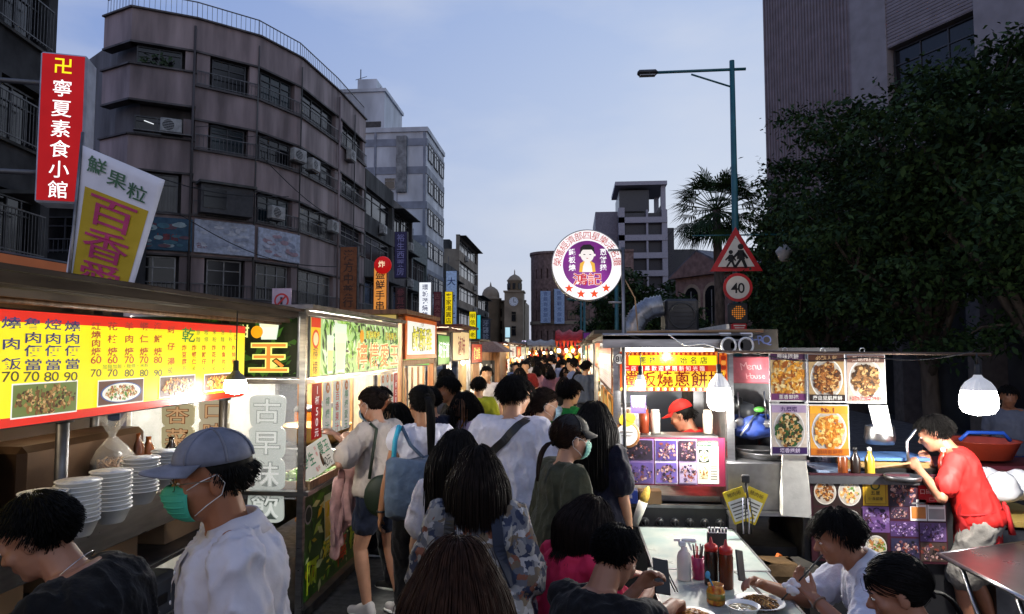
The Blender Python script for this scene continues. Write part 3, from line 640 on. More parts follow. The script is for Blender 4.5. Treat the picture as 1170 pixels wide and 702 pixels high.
class Prim:
    """overlapping limbs and lofts that are fused into ONE continuous skin by a voxel remesh"""
    def __init__(s): s.v = []; s.f = []
    def _add(s, vs, fs): b = len(s.v); s.v.extend(vs); s.f.extend(tuple(b+i for i in f) for f in fs)
    def cap(s, a, ra, b, rb, n=12):
        a, b = V(a), V(b); d = b-a; L = d.length
        if L < 1e-5: return s.ell(a, (ra, ra, ra))
        t = d/L; x = t.orthogonal().normalized(); y = t.cross(x); vs = []; K = 5
        rows = [(-cos(pi/2*i/K)*ra, sin(pi/2*i/K)*ra) for i in range(K+1)] + [(L+sin(pi/2*i/K)*rb, cos(pi/2*i/K)*rb) for i in range(K+1)]
        for h, r in rows:
            r = max(r, 1e-4)
            for k in range(n): an = 2*pi*k/n; vs.append((a + t*h + x*(cos(an)*r) + y*(sin(an)*r))[:])
        m = len(rows); fs = [(i*n+k, i*n+(k+1) % n, (i+1)*n+(k+1) % n, (i+1)*n+k) for i in range(m-1) for k in range(n)]
        fs += [tuple(range(n))[::-1], tuple((m-1)*n+k for k in range(n))]; s._add(vs, fs)
    def chain(s, pts, rs):
        for i in range(len(pts)-1): s.cap(pts[i], rs[i], pts[i+1], rs[i+1])
    def ell(s, c, r, R=None, n=16):
        c = V(c); vs = []; K = 10
        for i in range(K+1):
            th = pi*i/K; z = -cos(th)*r[2]; q = max(sin(th), 1e-3)
            for k in range(n):
                p = V((q*cos(2*pi*k/n)*r[0], q*sin(2*pi*k/n)*r[1], z)); vs.append((c + (R @ p if R is not None else p))[:])
        fs = [(i*n+k, i*n+(k+1) % n, (i+1)*n+(k+1) % n, (i+1)*n+k) for i in range(K) for k in range(n)]+[tuple(range(n))[::-1], tuple(K*n+k for k in range(n))]; s._add(vs, fs)
    def loft(s, secs, n=24):
        """secs: centre, x axis, y axis (scaled half-width and half-depth vectors)"""
        vs = []
        for c, x, y in secs:
            for k in range(n):
                a = 2*pi*k/n; ca, sa = cos(a), sin(a); e = .8
                vs.append((V(c) + V(x)*(abs(ca)**e*(1 if ca >= 0 else -1)) + V(y)*(abs(sa)**e*(1 if sa >= 0 else -1)))[:])
        m = len(secs); fs = [(i*n+k, i*n+(k+1) % n, (i+1)*n+(k+1) % n, (i+1)*n+k) for i in range(m-1) for k in range(n)]+[tuple(range(n))[::-1], tuple((m-1)*n+k for k in range(n))]
        s._add(vs, fs)
    def fuse(s, name, vox, m, parent=None, smooth=3, fold=0, seed=0, foldscale=(13, 13, 4.5)):
        me = bpy.data.meshes.new(name); me.from_pydata(s.v, [], s.f); o = bpy.data.objects.new(name, me); COL.objects.link(o)
        r = o.modifiers.new('r', 'REMESH'); r.mode = 'VOXEL'; r.voxel_size = vox; r.use_smooth_shade = True
        if smooth: q = o.modifiers.new('s', 'SMOOTH'); q.factor = .5; q.iterations = smooth
        dg = bpy.context.evaluated_depsgraph_get(); nm = bpy.data.meshes.new_from_object(o.evaluated_get(dg)); nm.name = name
        o.modifiers.clear(); o.data = nm; bpy.data.meshes.remove(me); nm.materials.clear(); nm.materials.append(m)
        if fold:
            n_ = len(nm.vertices); co = np.empty(n_*3, 'f'); no = np.empty(n_*3, 'f'); nm.vertices.foreach_get('co', co); nm.vertices.foreach_get('normal', no); co = co.reshape(-1, 3); no = no.reshape(-1, 3)
            a, b, c = foldscale
            d = np.array([mnoise.noise((p[0]*a+seed, p[1]*b-seed, p[2]*c+p[0]*4)) + .5*mnoise.noise((p[0]*a*2.3, p[1]*b*2.3+seed, p[2]*c*2.6+p[1]*8)) for p in co]); d = np.clip(1-np.abs(d)*1.7, 0, 1)**2*1.7-.18
            co += no*(d*fold)[:, None]; nm.vertices.foreach_set('co', co.ravel())
        nm.polygons.foreach_set('use_smooth', [True]*len(nm.polygons)); nm.update()
        if parent is not None: o.parent = parent
        return o

def ik(S, T, a, b, pole):
    S, T, pole = V(S), V(T), V(pole); d = T-S; L = min(d.length, (a+b)*.995); d = d.normalized(); T = S+d*L
    k = (a*a-b*b+L*L)/(2*L); h = sqrt(max(a*a-k*k, 0)); p = pole - d*pole.dot(d); p = p.normalized() if p.length > 1e-5 else d.orthogonal().normalized()
    return S+d*k+p*h, T
def rotX(a): return Matrix.Rotation(a, 3, 'X')
def rotZ(a): return Matrix.Rotation(a, 3, 'Z')
TORSO = {'m': [(-.13, .10, .085, 0), (-.05, .15, .11, -.005), (.06, .165, .118, -.01), (.2, .152, .108, 0), (.38, .142, .102, .005), (.58, .16, .115, .005), (.76, .178, .118, 0), (.88, .168, .1, -.008), (.95, .12, .078, -.012), (1.02, .06, .06, -.012)],
         'f': [(-.13, .10, .085, 0), (-.05, .155, .112, -.008), (.06, .168, .12, -.015), (.2, .145, .104, -.004), (.38, .122, .092, .004), (.58, .138, .112, .014), (.7, .147, .118, .016), (.84, .15, .095, 0), (.94, .105, .07, -.01), (1.02, .05, .052, -.012)]}

def person(label, xy, face=0, H=1.7, sex='m', vox=.0085, lean=(0, 0), seat=None, arms=None, legs=None, head=(0, 0), shirt=None, bottom=None, shoes='#1a1a1c', hair=None, hand=True, curl=.5, group=None, skin_h='#c49a7c', detail=False, mask=None, cap=None, glasses=None, fat=1.0, z0=0, roll=0, pole={}, apron=None, fold=.0065, loc_head=None, palm={}, calc=False):
    """lean=(low, high) spine angle; head=(turn left, nod down); arms/legs: {'l':target,'r':target} in body space (x right, y forward)"""
    s = H/1.7; hipz = seat if seat is not None else .53*H
    # spine
    L = .29*H; pts = []; p = V((0, 0, hipz)); K = 12
    def ang(t): return lean[0]+(lean[1]-lean[0])*max(0, min(1, t))
    def spine(t):
        q = V((0, 0, hipz)); n_ = 10
        for i in range(n_): a = ang(t*(i+.5)/n_); q += V((0, sin(a), cos(a)))*(L*t/n_)
        return q
    def sec(t, hw, hd, yo, infl=0):
        a = ang(t); R = rotX(-a); return (spine(t)+R @ V((0, yo*s, 0)), R @ V((hw*s*fat+infl, 0, 0)), R @ V((0, hd*s*fat+infl, 0)))
    tors = TORSO[sex]
    nb = spine(1.0); aN = ang(1); Rn = rotX(-aN)
    sw = (.172 if sex == 'm' else .150)*s*(.5+.5*fat); Sh = {}
    for k, sg in (('l', -1), ('r', 1)): Sh[k] = spine(.90)+Rn @ V((sg*sw, -.005*s, 0))
    # head frame: neck follows the spine, the head turns and nods on it
    Rh = rotZ(head[0]) @ rotX(-(aN*.35+head[1])) @ Matrix.Rotation(roll, 3, 'Y')
    nk = nb+rotX(-(aN*.7+head[1]*.3)) @ V((0, .012*s, .055*s)); hc = nk+Rh @ V((0, .018*s, .095*s)); hs = s**.5
    if calc: return hc+Rh @ V((0, -.014*hs, (.124+.008)*hs))
    # place: loc is where the head is (xy under the head) when loc_head is set
    loc_off = hc+Rh @ V((0, -.014*hs, .13*hs)); base = V((xy[0], xy[1], z0))
    if loc_head is not None: base = V((loc_head.x, loc_head.y, z0)) - (rotZ(face) @ V((loc_off.x, loc_off.y, 0)))
    t = thing('person', label, 'person', base, face, group)
    sk = skin(skin_h); B = Prim()
    B.loft([sec(*q) for q in tors])
    for k in 'lr': B.cap(Sh[k], .049*s, nb+Rn @ V((0, -.01, -.01)), .045*s); B.cap(Sh[k], .050*s, spine(.78)+Rn @ V(((.1 if k == 'r' else -.1)*s, 0, 0)), .075*s)
    B.cap(nb-Rn @ V((0, .008, .03)), (.062 if sex == 'm' else .053)*s, hc+Rh @ V((0, -.02, -.06)), (.056 if sex == 'm' else .048)*s)
    def hp(x, y, z): return hc + Rh @ V((x*hs, y*hs, z*hs))
    def he(c, r): B.ell(hp(*c), [q*hs for q in r], Rh)
    he((0, -.014, .034), (.075, .095, .084)); he((0, .022, -.03), (.062, .068, .086)); he((0, .055, -.09), (.03, .028, .022)); he((0, .03, -.075), (.05, .045, .035))
    for q in (-1, 1):
        he((q*.036, .058, -.024), (.027, .024, .026)); he((q*.078, -.008, -.008), (.009, .02, .032)); he((q*.03, .071, .004), (.019, .017, .012))
    B.cap(hp(0, .082, .008), .008*hs, hp(0, .104, -.026), .0125*hs); he((0.011, .094, -.031), (.009, .011, .008)); he((-.011, .094, -.031), (.009, .011, .008))
    B.cap(hp(-.036, .077, .024), .0105*hs, hp(0, .086, .022), .009*hs); B.cap(hp(.036, .077, .024), .0105*hs, hp(0, .086, .022), .009*hs)
    he((0, .083, -.055), (.022, .012, .0065)); he((0, .081, -.066), (.019, .012, .0075))
    # arms
    arms = arms or {}; ua, fa = .172*H, .150*H; W = {}; E_ = {}
    for k, sg in (('l', -1), ('r', 1)):
        T = arms.get(k); T = V(T) if T is not None else Sh[k]+V((sg*.07*s, .06*s, -(ua+fa)*.965))
        E_[k], W[k] = ik(Sh[k], T, ua, fa, pole.get(k, (sg*.5, -1, -.3)))
        f_ = fat**.5
        B.chain([Sh[k], Sh[k].lerp(E_[k], .45), E_[k]], [.047*s*f_, .044*s*f_, .036*s]); B.chain([E_[k], E_[k].lerp(W[k], .3), W[k]], [.037*s, .038*s*f_, .025*s])
        d = (W[k]-E_[k]).normalized(); n0 = V(palm[k]) if k in palm else (V((-sg, 0, 0)) if abs(d.z) > .6 else V((0, 0, -1)))
        n0 = (n0-d*n0.dot(d)).normalized(); l = d.cross(n0)*(1 if True else -1); ths = 1 if l.y > 0 or (abs(d.z) < .6 and l.x*sg < 0) else -1
        h_ = .92*s
        if hand:
            kn = []
            for i in range(4):
                q = W[k]+d*(.083-abs(i-1.2)*.004)*h_+l*((1.5-i)*.0195*h_*ths); kn.append(q); B.cap(W[k]+l*((1.5-i)*.011*h_*ths), .0155*h_, q, .0125*h_)
                pt = q; a = .25+curl*.5; sc = (.92, 1.02, .96, .78)[i]
                for j, (ln, rr_) in enumerate(((.042, .0098), (.027, .0088), (.021, .0078))):
                    dd = d*cos(a)+n0*sin(a); nx = pt+dd*(ln*sc*h_); B.cap(pt, (rr_+.0008)*h_, nx, rr_*h_, 8); pt = nx; a += curl*.75
            q = W[k]+d*.022*h_+l*(.022*ths*h_); dd = (d*.72+l*(.6*ths)+n0*.35).normalized(); q2 = q+dd*.042*h_; d3 = (d*.9+l*(.15*ths)+n0*(.3+.4*curl)).normalized(); q3 = q2+d3*.03*h_; q4 = q3+(d3+n0*.3*curl).normalized()*.024*h_
            B.chain([q, q2, q3, q4], [.0165*h_, .0125*h_, .0105*h_, .0088*h_])
        else: B.cap(W[k], .026*s, W[k]+d*.12*s, .022*s)
    # legs
    legs = legs or {}; th, sh_ = .245*H, .245*H; A = {}; KN = {}; HP = {}
    for k, sg in (('l', -1), ('r', 1)):
        HP[k] = V((sg*.085*s, 0, hipz-.01)); T = legs.get(k); T = V(T) if T is not None else V((sg*.09*s, -.01, .075*s))
        KN[k], A[k] = ik(HP[k], T, th, sh_, (sg*.12, 1, .15))
        B.chain([HP[k], HP[k].lerp(KN[k], .4), KN[k]], [.088*s, .08*s, .053*s]); B.chain([KN[k], KN[k].lerp(A[k], .32), A[k]], [.052*s, .054*s, .034*s])
        B.cap(A[k]+V((0, -.035, -.042))*s, .03*s, A[k]+V((sg*.015, .14, -.05))*s, .026*s)
    bo = B.fuse('body', vox, sk, t, 2 if vox < .012 else 1)
    if detail:
        bo.data.materials.append(LIP); lp_ = hp(0, .09, -.060)
        for pl in bo.data.polygons:
            q = Rh.transposed() @ (pl.center-lp_)
            if (q.x/.022)**2+(q.z/.011)**2 < 1 and q.y > -.02: pl.material_index = 1
        for q in (-1, 1):
            mb = MB(); mb.ell(hp(q*.031, .0785, .004), (.0135*hs, .011*hs, .0065*hs), EYEW, 12, Rh); mb.ell(hp(q*.031, .0856, .004), (.0058*hs, .005*hs, .0055*hs), EYEB, 10, Rh); mb.build('eye', t)
            mb = MB(); mb.tube([hp(q*.014, .093, .025), hp(q*.03, .091, .031), hp(q*.05, .078, .025)], [.003, .0038, .0016], EYEB, 6); mb.build('eyebrow', t)
    info = dict(root=t, hc=hc, Rh=Rh, hs=hs, Sh=Sh, W=W, E=E_, spine=spine, sec=sec, tors=tors, Rn=Rn, nb=nb, s=s, HP=HP, KN=KN, A=A, ang=ang, hp=hp)
    # clothes
    vx = max(vox*1.25, .009)
    if shirt:
        q = Prim(); hem = shirt.get('hem', -.03); lo = shirt.get('loose', .008)*s; top = shirt.get('top', 1.0)
        ts = [z for z in tors if hem < z[0] < top]
        def interp(tt):
            for i in range(len(tors)-1):
                if tors[i][0] <= tt <= tors[i+1][0]:
                    w_ = (tt-tors[i][0])/(tors[i+1][0]-tors[i][0]); return tuple(tors[i][j]*(1-w_)+tors[i+1][j]*w_ for j in range(4))
            return (tt, *tors[0 if tt < 0 else -1][1:])
        def lower(z): return (z[0], max(z[1], .150) if z[0] < .35 else z[1], max(z[2], .112) if z[0] < .35 else z[2], z[3])
        he_ = interp(max(hem, -.1)); he_ = (hem, max(he_[1], .155), max(he_[2], .115), he_[3])
        secs = [sec(*he_, infl=lo*2.6)] + [sec(*lower(z), infl=lo*(1 if z[0] > .45 else 2.4)) for z in ts] + [sec(*interp(top), infl=lo*.7)]
        q.loft(secs); sl = shirt.get('sleeve', .6)
        for k in 'lr':
            q.cap(Sh[k], .050*s+lo*.6, nb+Rn @ V((0, -.012, -.018))*s, .036*s+lo*.6); q.cap(Sh[k], .050*s+lo*.8, spine(.78)+Rn @ V(((.1 if k == 'r' else -.1)*s, 0, 0)), .076*s+lo)
            if sl > 0: q.chain([Sh[k], Sh[k].lerp(E_[k], min(sl, 1))], [.05*s+lo, .045*s+lo*2.0])
            if sl > 1: q.chain([E_[k], E_[k].lerp(W[k], sl-1)], [.044*s+lo*1.3, .03*s+lo*1.3])
        o = q.fuse('shirt', vx, shirt['m'], t, 3, shirt.get('fold', fold), random.random()*9)
        if shirt.get('collar'):
            mb = MB(); n = 26; vs = []; fs = []; cm = shirt.get('cm', shirt['m'])
            for i in range(n+1):
                a = radians(62)+radians(416-180)*i/n*1.0; a = radians(90+28)+radians(304)*i/n
                fz = max(0, sin(a)); r0 = V((cos(a)*.072*s, sin(a)*.068*s-.012, -.01*s-.03*s*fz)); up_ = V((cos(a)*.072*s, sin(a)*.07*s-.014, (.05-.03*fz)*s)); dn = V((cos(a)*.104*s, sin(a)*.104*s-.012, (-.004-.055*fz)*s))
                vs += [(nb+Rn @ V((0, 0, -.012))+Rn @ x_)[:] for x_ in (r0, up_, up_*1.03, dn)]
            for i in range(n): fs += [(i*4+j, (i+1)*4+j, (i+1)*4+j+1, i*4+j+1) for j in range(3)]
            mb.add(vs, fs, cm, True); co = mb.build('collar', t)
            mb = MB(); zs = np.linspace(.93, .35, 12); pp = [(lambda w_: w_[0]+w_[2]*1.03)(sec(*interp(z_), infl=lo*1.2)) for z_ in zs]
            for i in range(11):
                for sx_ in (-1, 1): pass
            mb.add([(p_+V((x_, .004, 0)))[:] for p_ in pp for x_ in (-.017, .017)], [(2*i, 2*i+1, 2*i+3, 2*i+2) for i in range(11)], cm, True)
            for i in (2, 5, 8): mb.ell(pp[i]+V((0, .007, 0)), (.006, .003, .006), WHITE, 8)
            mb.build('placket', t); sm = co.modifiers.new('t', 'SOLIDIFY'); sm.thickness = .004
        elif shirt.get('band', True):
            mb = MB(); mb.tube([(nb+Rn @ V((cos(a)*.066*s, sin(a)*.064*s-.012, -.013*s+sin(a)*-.013*s)))[:] for a in np.linspace(0, 2*pi, 25)], .006*s, shirt['m'], 6, False); mb.build('neckband', t)
    if bottom:
        q = Prim(); lo = bottom.get('loose', .012)*s; kd = bottom['k']; ln = bottom.get('len', 1)
        q.loft([sec(-.13, .1, .085, 0, lo), sec(-.05, .155, .112, -.005, lo), sec(.06, .166, .118, -.01, lo*.5), sec(.12, .155, .11, 0, 0)])
        if kd == 'skirt':
            for k in range(1): 
                zb = hipz-ln*H*.48; q.loft([((0, -.01, zb), (.25*s, 0, 0), (0, .2*s, 0)), ((0, -.01, (zb+hipz)/2), (.215*s, 0, 0), (0, .16*s, 0)), ((0, -.01, hipz+.02), (.172*s+lo, 0, 0), (0, .125*s+lo, 0))])
        else:
            for k in 'lr':
                l1 = min(ln*2, 1); q.chain([HP[k], HP[k].lerp(KN[k], l1*.6), HP[k].lerp(KN[k], l1)], [.092*s+lo, .082*s+lo, (.06*s if l1 == 1 else .078*s)+lo*1.5])
                if ln > .5: q.chain([KN[k], KN[k].lerp(A[k], (ln-.5)*2)], [.06*s+lo*1.4, .042*s+lo*1.6])
        q.fuse({'skirt': 'skirt'}.get(kd, 'shorts' if ln < .6 else 'trousers'), vx, bottom['m'], t, 3, fold*1.1, random.random()*9)
    if shoes:
        q = Prim(); sm = paint(shoes, .55)
        for k, sg in (('l', -1), ('r', 1)):
            q = Prim(); q.cap(A[k]+V((0, -.035, -.036))*s, .041*s, A[k]+V((sg*.016, .145, -.047))*s, .034*s); q.cap(A[k]+V((0, -.02, .0))*s, .043*s, A[k]+V((sg*.008, .06, -.03))*s, .042*s)
            so_ = q.fuse('shoe', max(vx, .01), sm, t, 2)
            if detail or vox < .009:
                mb = MB(); mb.ell(A[k]+V((sg*.008, .052, -.066))*s, (.05*s, .14*s, .014*s), WHITE, 14); mb.build('shoe_sole', so_)
    if apron:
        q = Prim(); zb = hipz-.2*H; q.loft([((0, .015, zb), (.17*s, 0, 0), (0, .15*s, 0)), ((0, .015, hipz), (.18*s, 0, 0), (0, .128*s, 0)), sec(.2, .16, .118, .008, .012), sec(.55, .14, .12, .012, .012), sec(.75, .09, .105, .02, .014)])
        q.fuse('apron', vx, apron, t, 3, fold)
        mb = MB(); c_ = sec(.16, .17, .125, 0, .018); mb.tube([(c_[0]+c_[1]*cos(a)+c_[2]*sin(a))[:] for a in np.linspace(0, 2*pi, 25)], .010, apron, 6, False)
        mb.tube([c_[0]-c_[2]*1.05+V((.05, -.015, .02)), c_[0]-c_[2]*1.2+V((.1, -.02, -.12))], [.012, .02], apron, 6); mb.tube([c_[0]-c_[2]*1.05+V((-.05, -.015, .02)), c_[0]-c_[2]*1.2+V((-.06, -.02, -.16))], [.012, .02], apron, 6)
        mb.tube([spine(.75)+V((-.09, .1, 0)), nb+V((-.06, .03, .02)), nb+V((0, -.075, .02)), nb+V((.06, .03, .02)), spine(.75)+V((.09, .1, 0))], .009, apron, 6); mb.build('apron_strap', t)
    # hair
    if hair: make_hair(info, hair)
    if cap:
        mb = MB(); n = 28; cm = cap['m']; vs = []; fs = []; K = 9
        for i in range(K+1):
            e = radians(-4+94*i/K)
            for k in range(n):
                a = 2*pi*k/n; rr_ = cos(e) if i < K else .02; fz = 1+.035*sin(a) if True else 1
                vs.append(hp(cos(a)*.0855*rr_, -.012+sin(a)*.106*rr_*fz, .052+sin(max(e, -.1))*.084)[:])
        fs = [(i*n+k, i*n+(k+1) % n, (i+1)*n+(k+1) % n, (i+1)*n+k) for i in range(K) for k in range(n)]+[tuple(K*n+k for k in range(n))]
        mb.add(vs, fs, cm, True)
        for k in range(6):
            a = 2*pi*k/6+.26; mb.tube([hp(cos(a)*.0862*cos(e), -.012+sin(a)*.107*cos(e), .052+sin(e)*.0845) for e in np.linspace(0, 1.5, 8)], .0011, cm, 4)
        mb.ell(hp(0, -.012, .137), (.008, .008, .005), cm, 8)
        c = mb.build('cap', t)
        c.modifiers.new('t', 'SOLIDIFY').thickness = .003
        mb = MB(); vs = []; rows = 6; nn = 16; bl = cap.get('brim', .075)
        for j in range(rows+1):
            u_ = j/rows
            for k in range(nn+1):
                a = radians(20+140*k/nn); r_ = u_*bl*(sin(a)**.7)
                vs.append(hp(cos(a)*(.0855+r_*.15), -.012+sin(a)*.108+r_*1.0, .052-.012*u_*1.0-abs(cos(a))**2*.022*u_ + cap.get('tilt', 0)*u_)[:])
        fs = [(j*(nn+1)+k, j*(nn+1)+k+1, (j+1)*(nn+1)+k+1, (j+1)*(nn+1)+k) for j in range(rows) for k in range(nn)]
        mb.add(vs, fs, cap.get('bm', cm), True); c2 = mb.build('brim', c); c2.modifiers.new('t', 'SOLIDIFY').thickness = .0035
    if mask:
        mb = MB(); nu, nv_ = 20, 14; vs = []
        for j in range(nv_+1):
            el = radians(-58+100*j/nv_)
            for k in range(nu+1):
                az = radians(-66+132*k/nu); r_ = 1+.02*sin(j*2.1)*.35
                x, y, z = sin(az)*cos(el)*.070*r_, .030+cos(az)*cos(el)*.088*r_, -.047+sin(el)*.066
                y += .018*math.exp(-(x/.02)**2)*math.exp(-((z+.012)/.03)**2)
                vs.append(hp(x, y, z)[:])
        mb.add(vs, [(j*(nu+1)+k, j*(nu+1)+k+1, (j+1)*(nu+1)+k+1, (j+1)*(nu+1)+k) for j in range(nv_) for k in range(nu)], mask, True)
        for j in (3, 5, 7, 9, 11): mb.tube([V(vs[j*(nu+1)+k])+Rh @ V((0, .0012, 0)) for k in range(1, nu)], .0016, mask, 4)
        mo = mb.build('face_mask', t); mo.modifiers.new('t', 'SOLIDIFY').thickness = .002
        for q in (-1, 1): mb = MB(); mb.tube([hp(q*.064, .065, -.012), hp(q*.08, .03, .008), hp(q*.088, -.012, .022), hp(q*.086, -.03, -.005), hp(q*.082, -.02, -.035), hp(q*.072, .02, -.06), hp(q*.055, .05, -.085)], .0013, WHITE, 5); mb.build('mask_strap', mo)
    if glasses:
        mb = MB()
        for q in (-1, 1):
            mb.tube([hp(q*.033+.022*cos(a), .099-.006*abs(cos(a)), .002+.016*sin(a)) for a in np.linspace(0, 2*pi, 17)], .0012, glasses, 5, False)
            mb.tube([hp(q*.055, .093, .006), hp(q*.076, .06, .008), hp(q*.084, -.005, .006), hp(q*.083, -.02, -.01)], .0014, glasses, 5)
        mb.tube([hp(-.011, .1, .004), hp(0, .103, .007), hp(.011, .1, .004)], .0012, glasses, 5); mb.build('glasses', t)
    return info

class Strands:
    def __init__(s): s.p = []
    def add(s, path, rad): s.p.append((np.array([q[:] for q in path]), np.array(rad)))
    def build(s, name, parent, m, n=4):
        vs = []; fs = []; b = 0
        for P_, R_ in s.p:
            k = len(P_); T = np.gradient(P_, axis=0); T /= np.linalg.norm(T, axis=1)[:, None]+1e-9
            ref = np.array([.31, .17, .94]) if abs(T[0] @ np.array([.31, .17, .94])) < .9 else np.array([1., 0, 0])
            X = np.cross(T, ref); X /= np.linalg.norm(X, axis=1)[:, None]+1e-9; Y = np.cross(T, X)
            a = 2*pi*np.arange(n)/n; ring = P_[:, None]+(X[:, None]*np.cos(a)[None, :, None]+Y[:, None]*np.sin(a)[None, :, None])*R_[:, None, None]
            vs.append(ring.reshape(-1, 3)); i = np.arange(k-1)[:, None]*n; j = np.arange(n)[None]; j2 = (j+1) % n
            fs.append(np.stack([i+j, i+j2, i+n+j2, i+n+j], -1).reshape(-1, 4)+b); b += k*n
        V_ = np.concatenate(vs); F_ = np.concatenate(fs); me = bpy.data.meshes.new(name)
        me.vertices.add(len(V_)); me.vertices.foreach_set('co', V_.ravel()); me.loops.add(F_.size); me.loops.foreach_set('vertex_index', F_.ravel().astype(np.int32))
        me.polygons.add(len(F_)); me.polygons.foreach_set('loop_start', np.arange(0, F_.size, 4, dtype=np.int32)); me.materials.append(m); me.polygons.foreach_set('use_smooth', [True]*len(F_)); me.update()
        o = bpy.data.objects.new(name, me); COL.objects.link(o); o.parent = parent; return o
def make_hair(I, hair):
    hp, Rh, hs, hc, t = I['hp'], I['Rh'], I['hs'], I['hc'], I['root']; st = hair['k']; m = hairmat(hair.get('c', '#0d0a09')); n = hair.get('n', 2300 if st == 'short' else 1300); rr = random.Random(hair.get('seed', 3))
    C = V((0, -.014, .034)); RX, RY, RZ = .0815, .102, .0905; grav = Rh.transposed() @ V((0, 0, -1)); g2 = V((0, 0, -1))
    mb = MB(); SR = Strands()
    # scalp: cranium shell without the face
    vs = []; K, nn = 16, 30
    front = hair.get('front', .058)                 # hairline height over the eyes
    def hl(a): return front if sin(a) > .35 else (front*(sin(a)+.25)/.6-.05*(1-(sin(a)+.25)/.6) if sin(a) > -.25 else -.055 - .03*min(1, (-.25-sin(a))*2))
    for i in range(K+1):
        for k in range(nn):
            a = 2*pi*k/nn; zt = C.z+RZ; zb = hl(a); f = i/K; z = zt+(zb-zt)*(1-(1-f)**2 if False else f**.75); q = sqrt(max(1-((z-C.z)/RZ)**2, 0.0)); 
            if z < C.z: q = q*.98+.02
            lump = .0022*mnoise.noise((cos(a)*5, sin(a)*5, z*40+rr.random()*0))*2
            vs.append(hp(C.x+cos(a)*q*(RX+lump)*.985, C.y+sin(a)*q*(RY+lump)*.985, z)[:])
    mb.add(vs, [(i*nn+k, (i+1)*nn+k, (i+1)*nn+(k+1) % nn, i*nn+(k+1) % nn) for i in range(K) for k in range(nn)], m, True)
    def proj(p, infl):      # keep a lock outside the skull (head space)
        q = V(((p.x-C.x)/(RX+infl), (p.y-C.y)/(RY+infl), (p.z-C.z)/(RZ+infl))); l = q.length
        if l < 1: q /= max(l, 1e-4); return V((C.x+q.x*(RX+infl), C.y+q.y*(RY+infl), C.z+q.z*(RZ+infl)))
        return p
    toH = lambda p: Rh.transposed() @ (V(p)-hc)/hs
    sp9, sp4 = I['spine'](.88), I['spine'](.35); s = I['s']
    def bodycol(w):         # keep long locks outside the back and chest (body space)
        z = w.z
        if z < sp9.z+.12*s:
            f = max(0, min(1, (z-sp4.z)/(sp9.z-sp4.z))); c = sp4.lerp(sp9, f); hw = (.16 if z < sp9.z else .16*max(.3, 1-(z-sp9.z)/(.12*s)*.75))*s; hd = (.135 if z < sp9.z else .135*max(.45, 1-(z-sp9.z)/(.12*s)*.6))*s
            q = V(((w.x-c.x)/hw, (w.y-c.y)/hd)); l = q.length
            if l < 1: q = q/max(l, .05); return V((c.x+q.x*hw, c.y+q.y*hd, z))
        return w
    tie = V(hair['tie']) if 'tie' in hair else None
    cnt = 0; k = 0
    while cnt < n and k < n*6:
        k += 1
        z = rr.uniform(-1, 1); a = rr.uniform(-pi, pi); q = sqrt(1-z*z); P = V((C.x+cos(a)*q*RX, C.y+sin(a)*q*RY, C.z+z*RZ))
        if P.z < hl(atan2(sin(a), cos(a)))+.002: continue
        if st == 'short' and (P.z < -.075 or P.z > hair.get('zmax', 9)): continue
        cnt += 1; r0 = hair.get('r', .0015 if st == 'short' else .0024)*rr.uniform(.7, 1.3); infl = rr.uniform(.001, .009)*hair.get('vol', 1); fly = rr.random() < .07
        if fly: r0 *= .35; infl += rr.uniform(.003, .012)
        if tie is not None:
            path = []; T = tie
            for j in range(9):
                f = j/8; pth = P.lerp(T, f); nrm = V(((pth.x-C.x)/RX, (pth.y-C.y)/RY, (pth.z-C.z)/RZ)); l = max(nrm.length, .05)
                e = V((C.x+nrm.x/l*(RX+infl), C.y+nrm.y/l*(RY+infl), C.z+nrm.z/l*(RZ+infl))); path.append(hp(*(e.lerp(T, f**6))))
            SR.add(path, [r0*hs*(.9 if j < 6 else .7) for j in range(9)])
            continue
        part = hair.get('part', 0); N0 = V(((P.x)/RX**2, (P.y-C.y)/RY**2, (P.z-C.z)/RZ**2)).normalized()
        flow = V((P.x-part, (P.y-C.y)*.9-.02, -.05)) if st != 'short' else V((P.x*.9+rr.uniform(-.02, .02), (P.y-C.y+.03)*1.0, -.035))
        if st == 'short' and P.y > .02: flow = V((P.x*.5+.035*hair.get('sweep', 1), .09, -.02))
        d = flow.normalized(); p = P.copy(); L = hair.get('len', .042)*rr.uniform(.6, 1.2); lenlim = L*(1 if P.z > .03 else .35+.65*max(0, (P.z+.06)/.09))
        if st in ('long', 'bob'): zend = hair['zend']+rr.uniform(-.02, .02)*hair.get('rag', 1)
        step = .009 if st in ('short',) else .024; path = []; w = hp(*p); tot = 0
        for j in range(60):
            path.append(w.copy())
            if st == 'short':
                if tot > lenlim: break
            elif w.z < I['hc'].z - zend*hs: break
            d = (d + grav*(.22 if st != 'short' else .16) + N0*(.015 if st == 'short' else 0)+V((rr.uniform(-1, 1), rr.uniform(-1, 1), 0))*(.05 if st == 'short' else .03)*(2.2 if fly else 1)).normalized()
            p = proj(p+d*step, infl)
            if p.z < -.03 and st != 'short':
                d = (d+grav*.8).normalized()
                if p.y > .03 and abs(p.x) < .08: p.x = .085*(1 if p.x > 0 else -1)
            w = hp(*p)
            if st != 'short':
                w2 = bodycol(w)
                if (w2-w).length > 1e-6: w = w2; p = toH(w)
            tot += step
        if len(path) < 2: continue
        M_ = len(path); SR.add(path, [r0*hs*(min(1, .5+j*.25))*(1 if j < M_*.6 else max(.12, 1-(j-M_*.6)/(M_*.4)*.9)) for j in range(M_)])
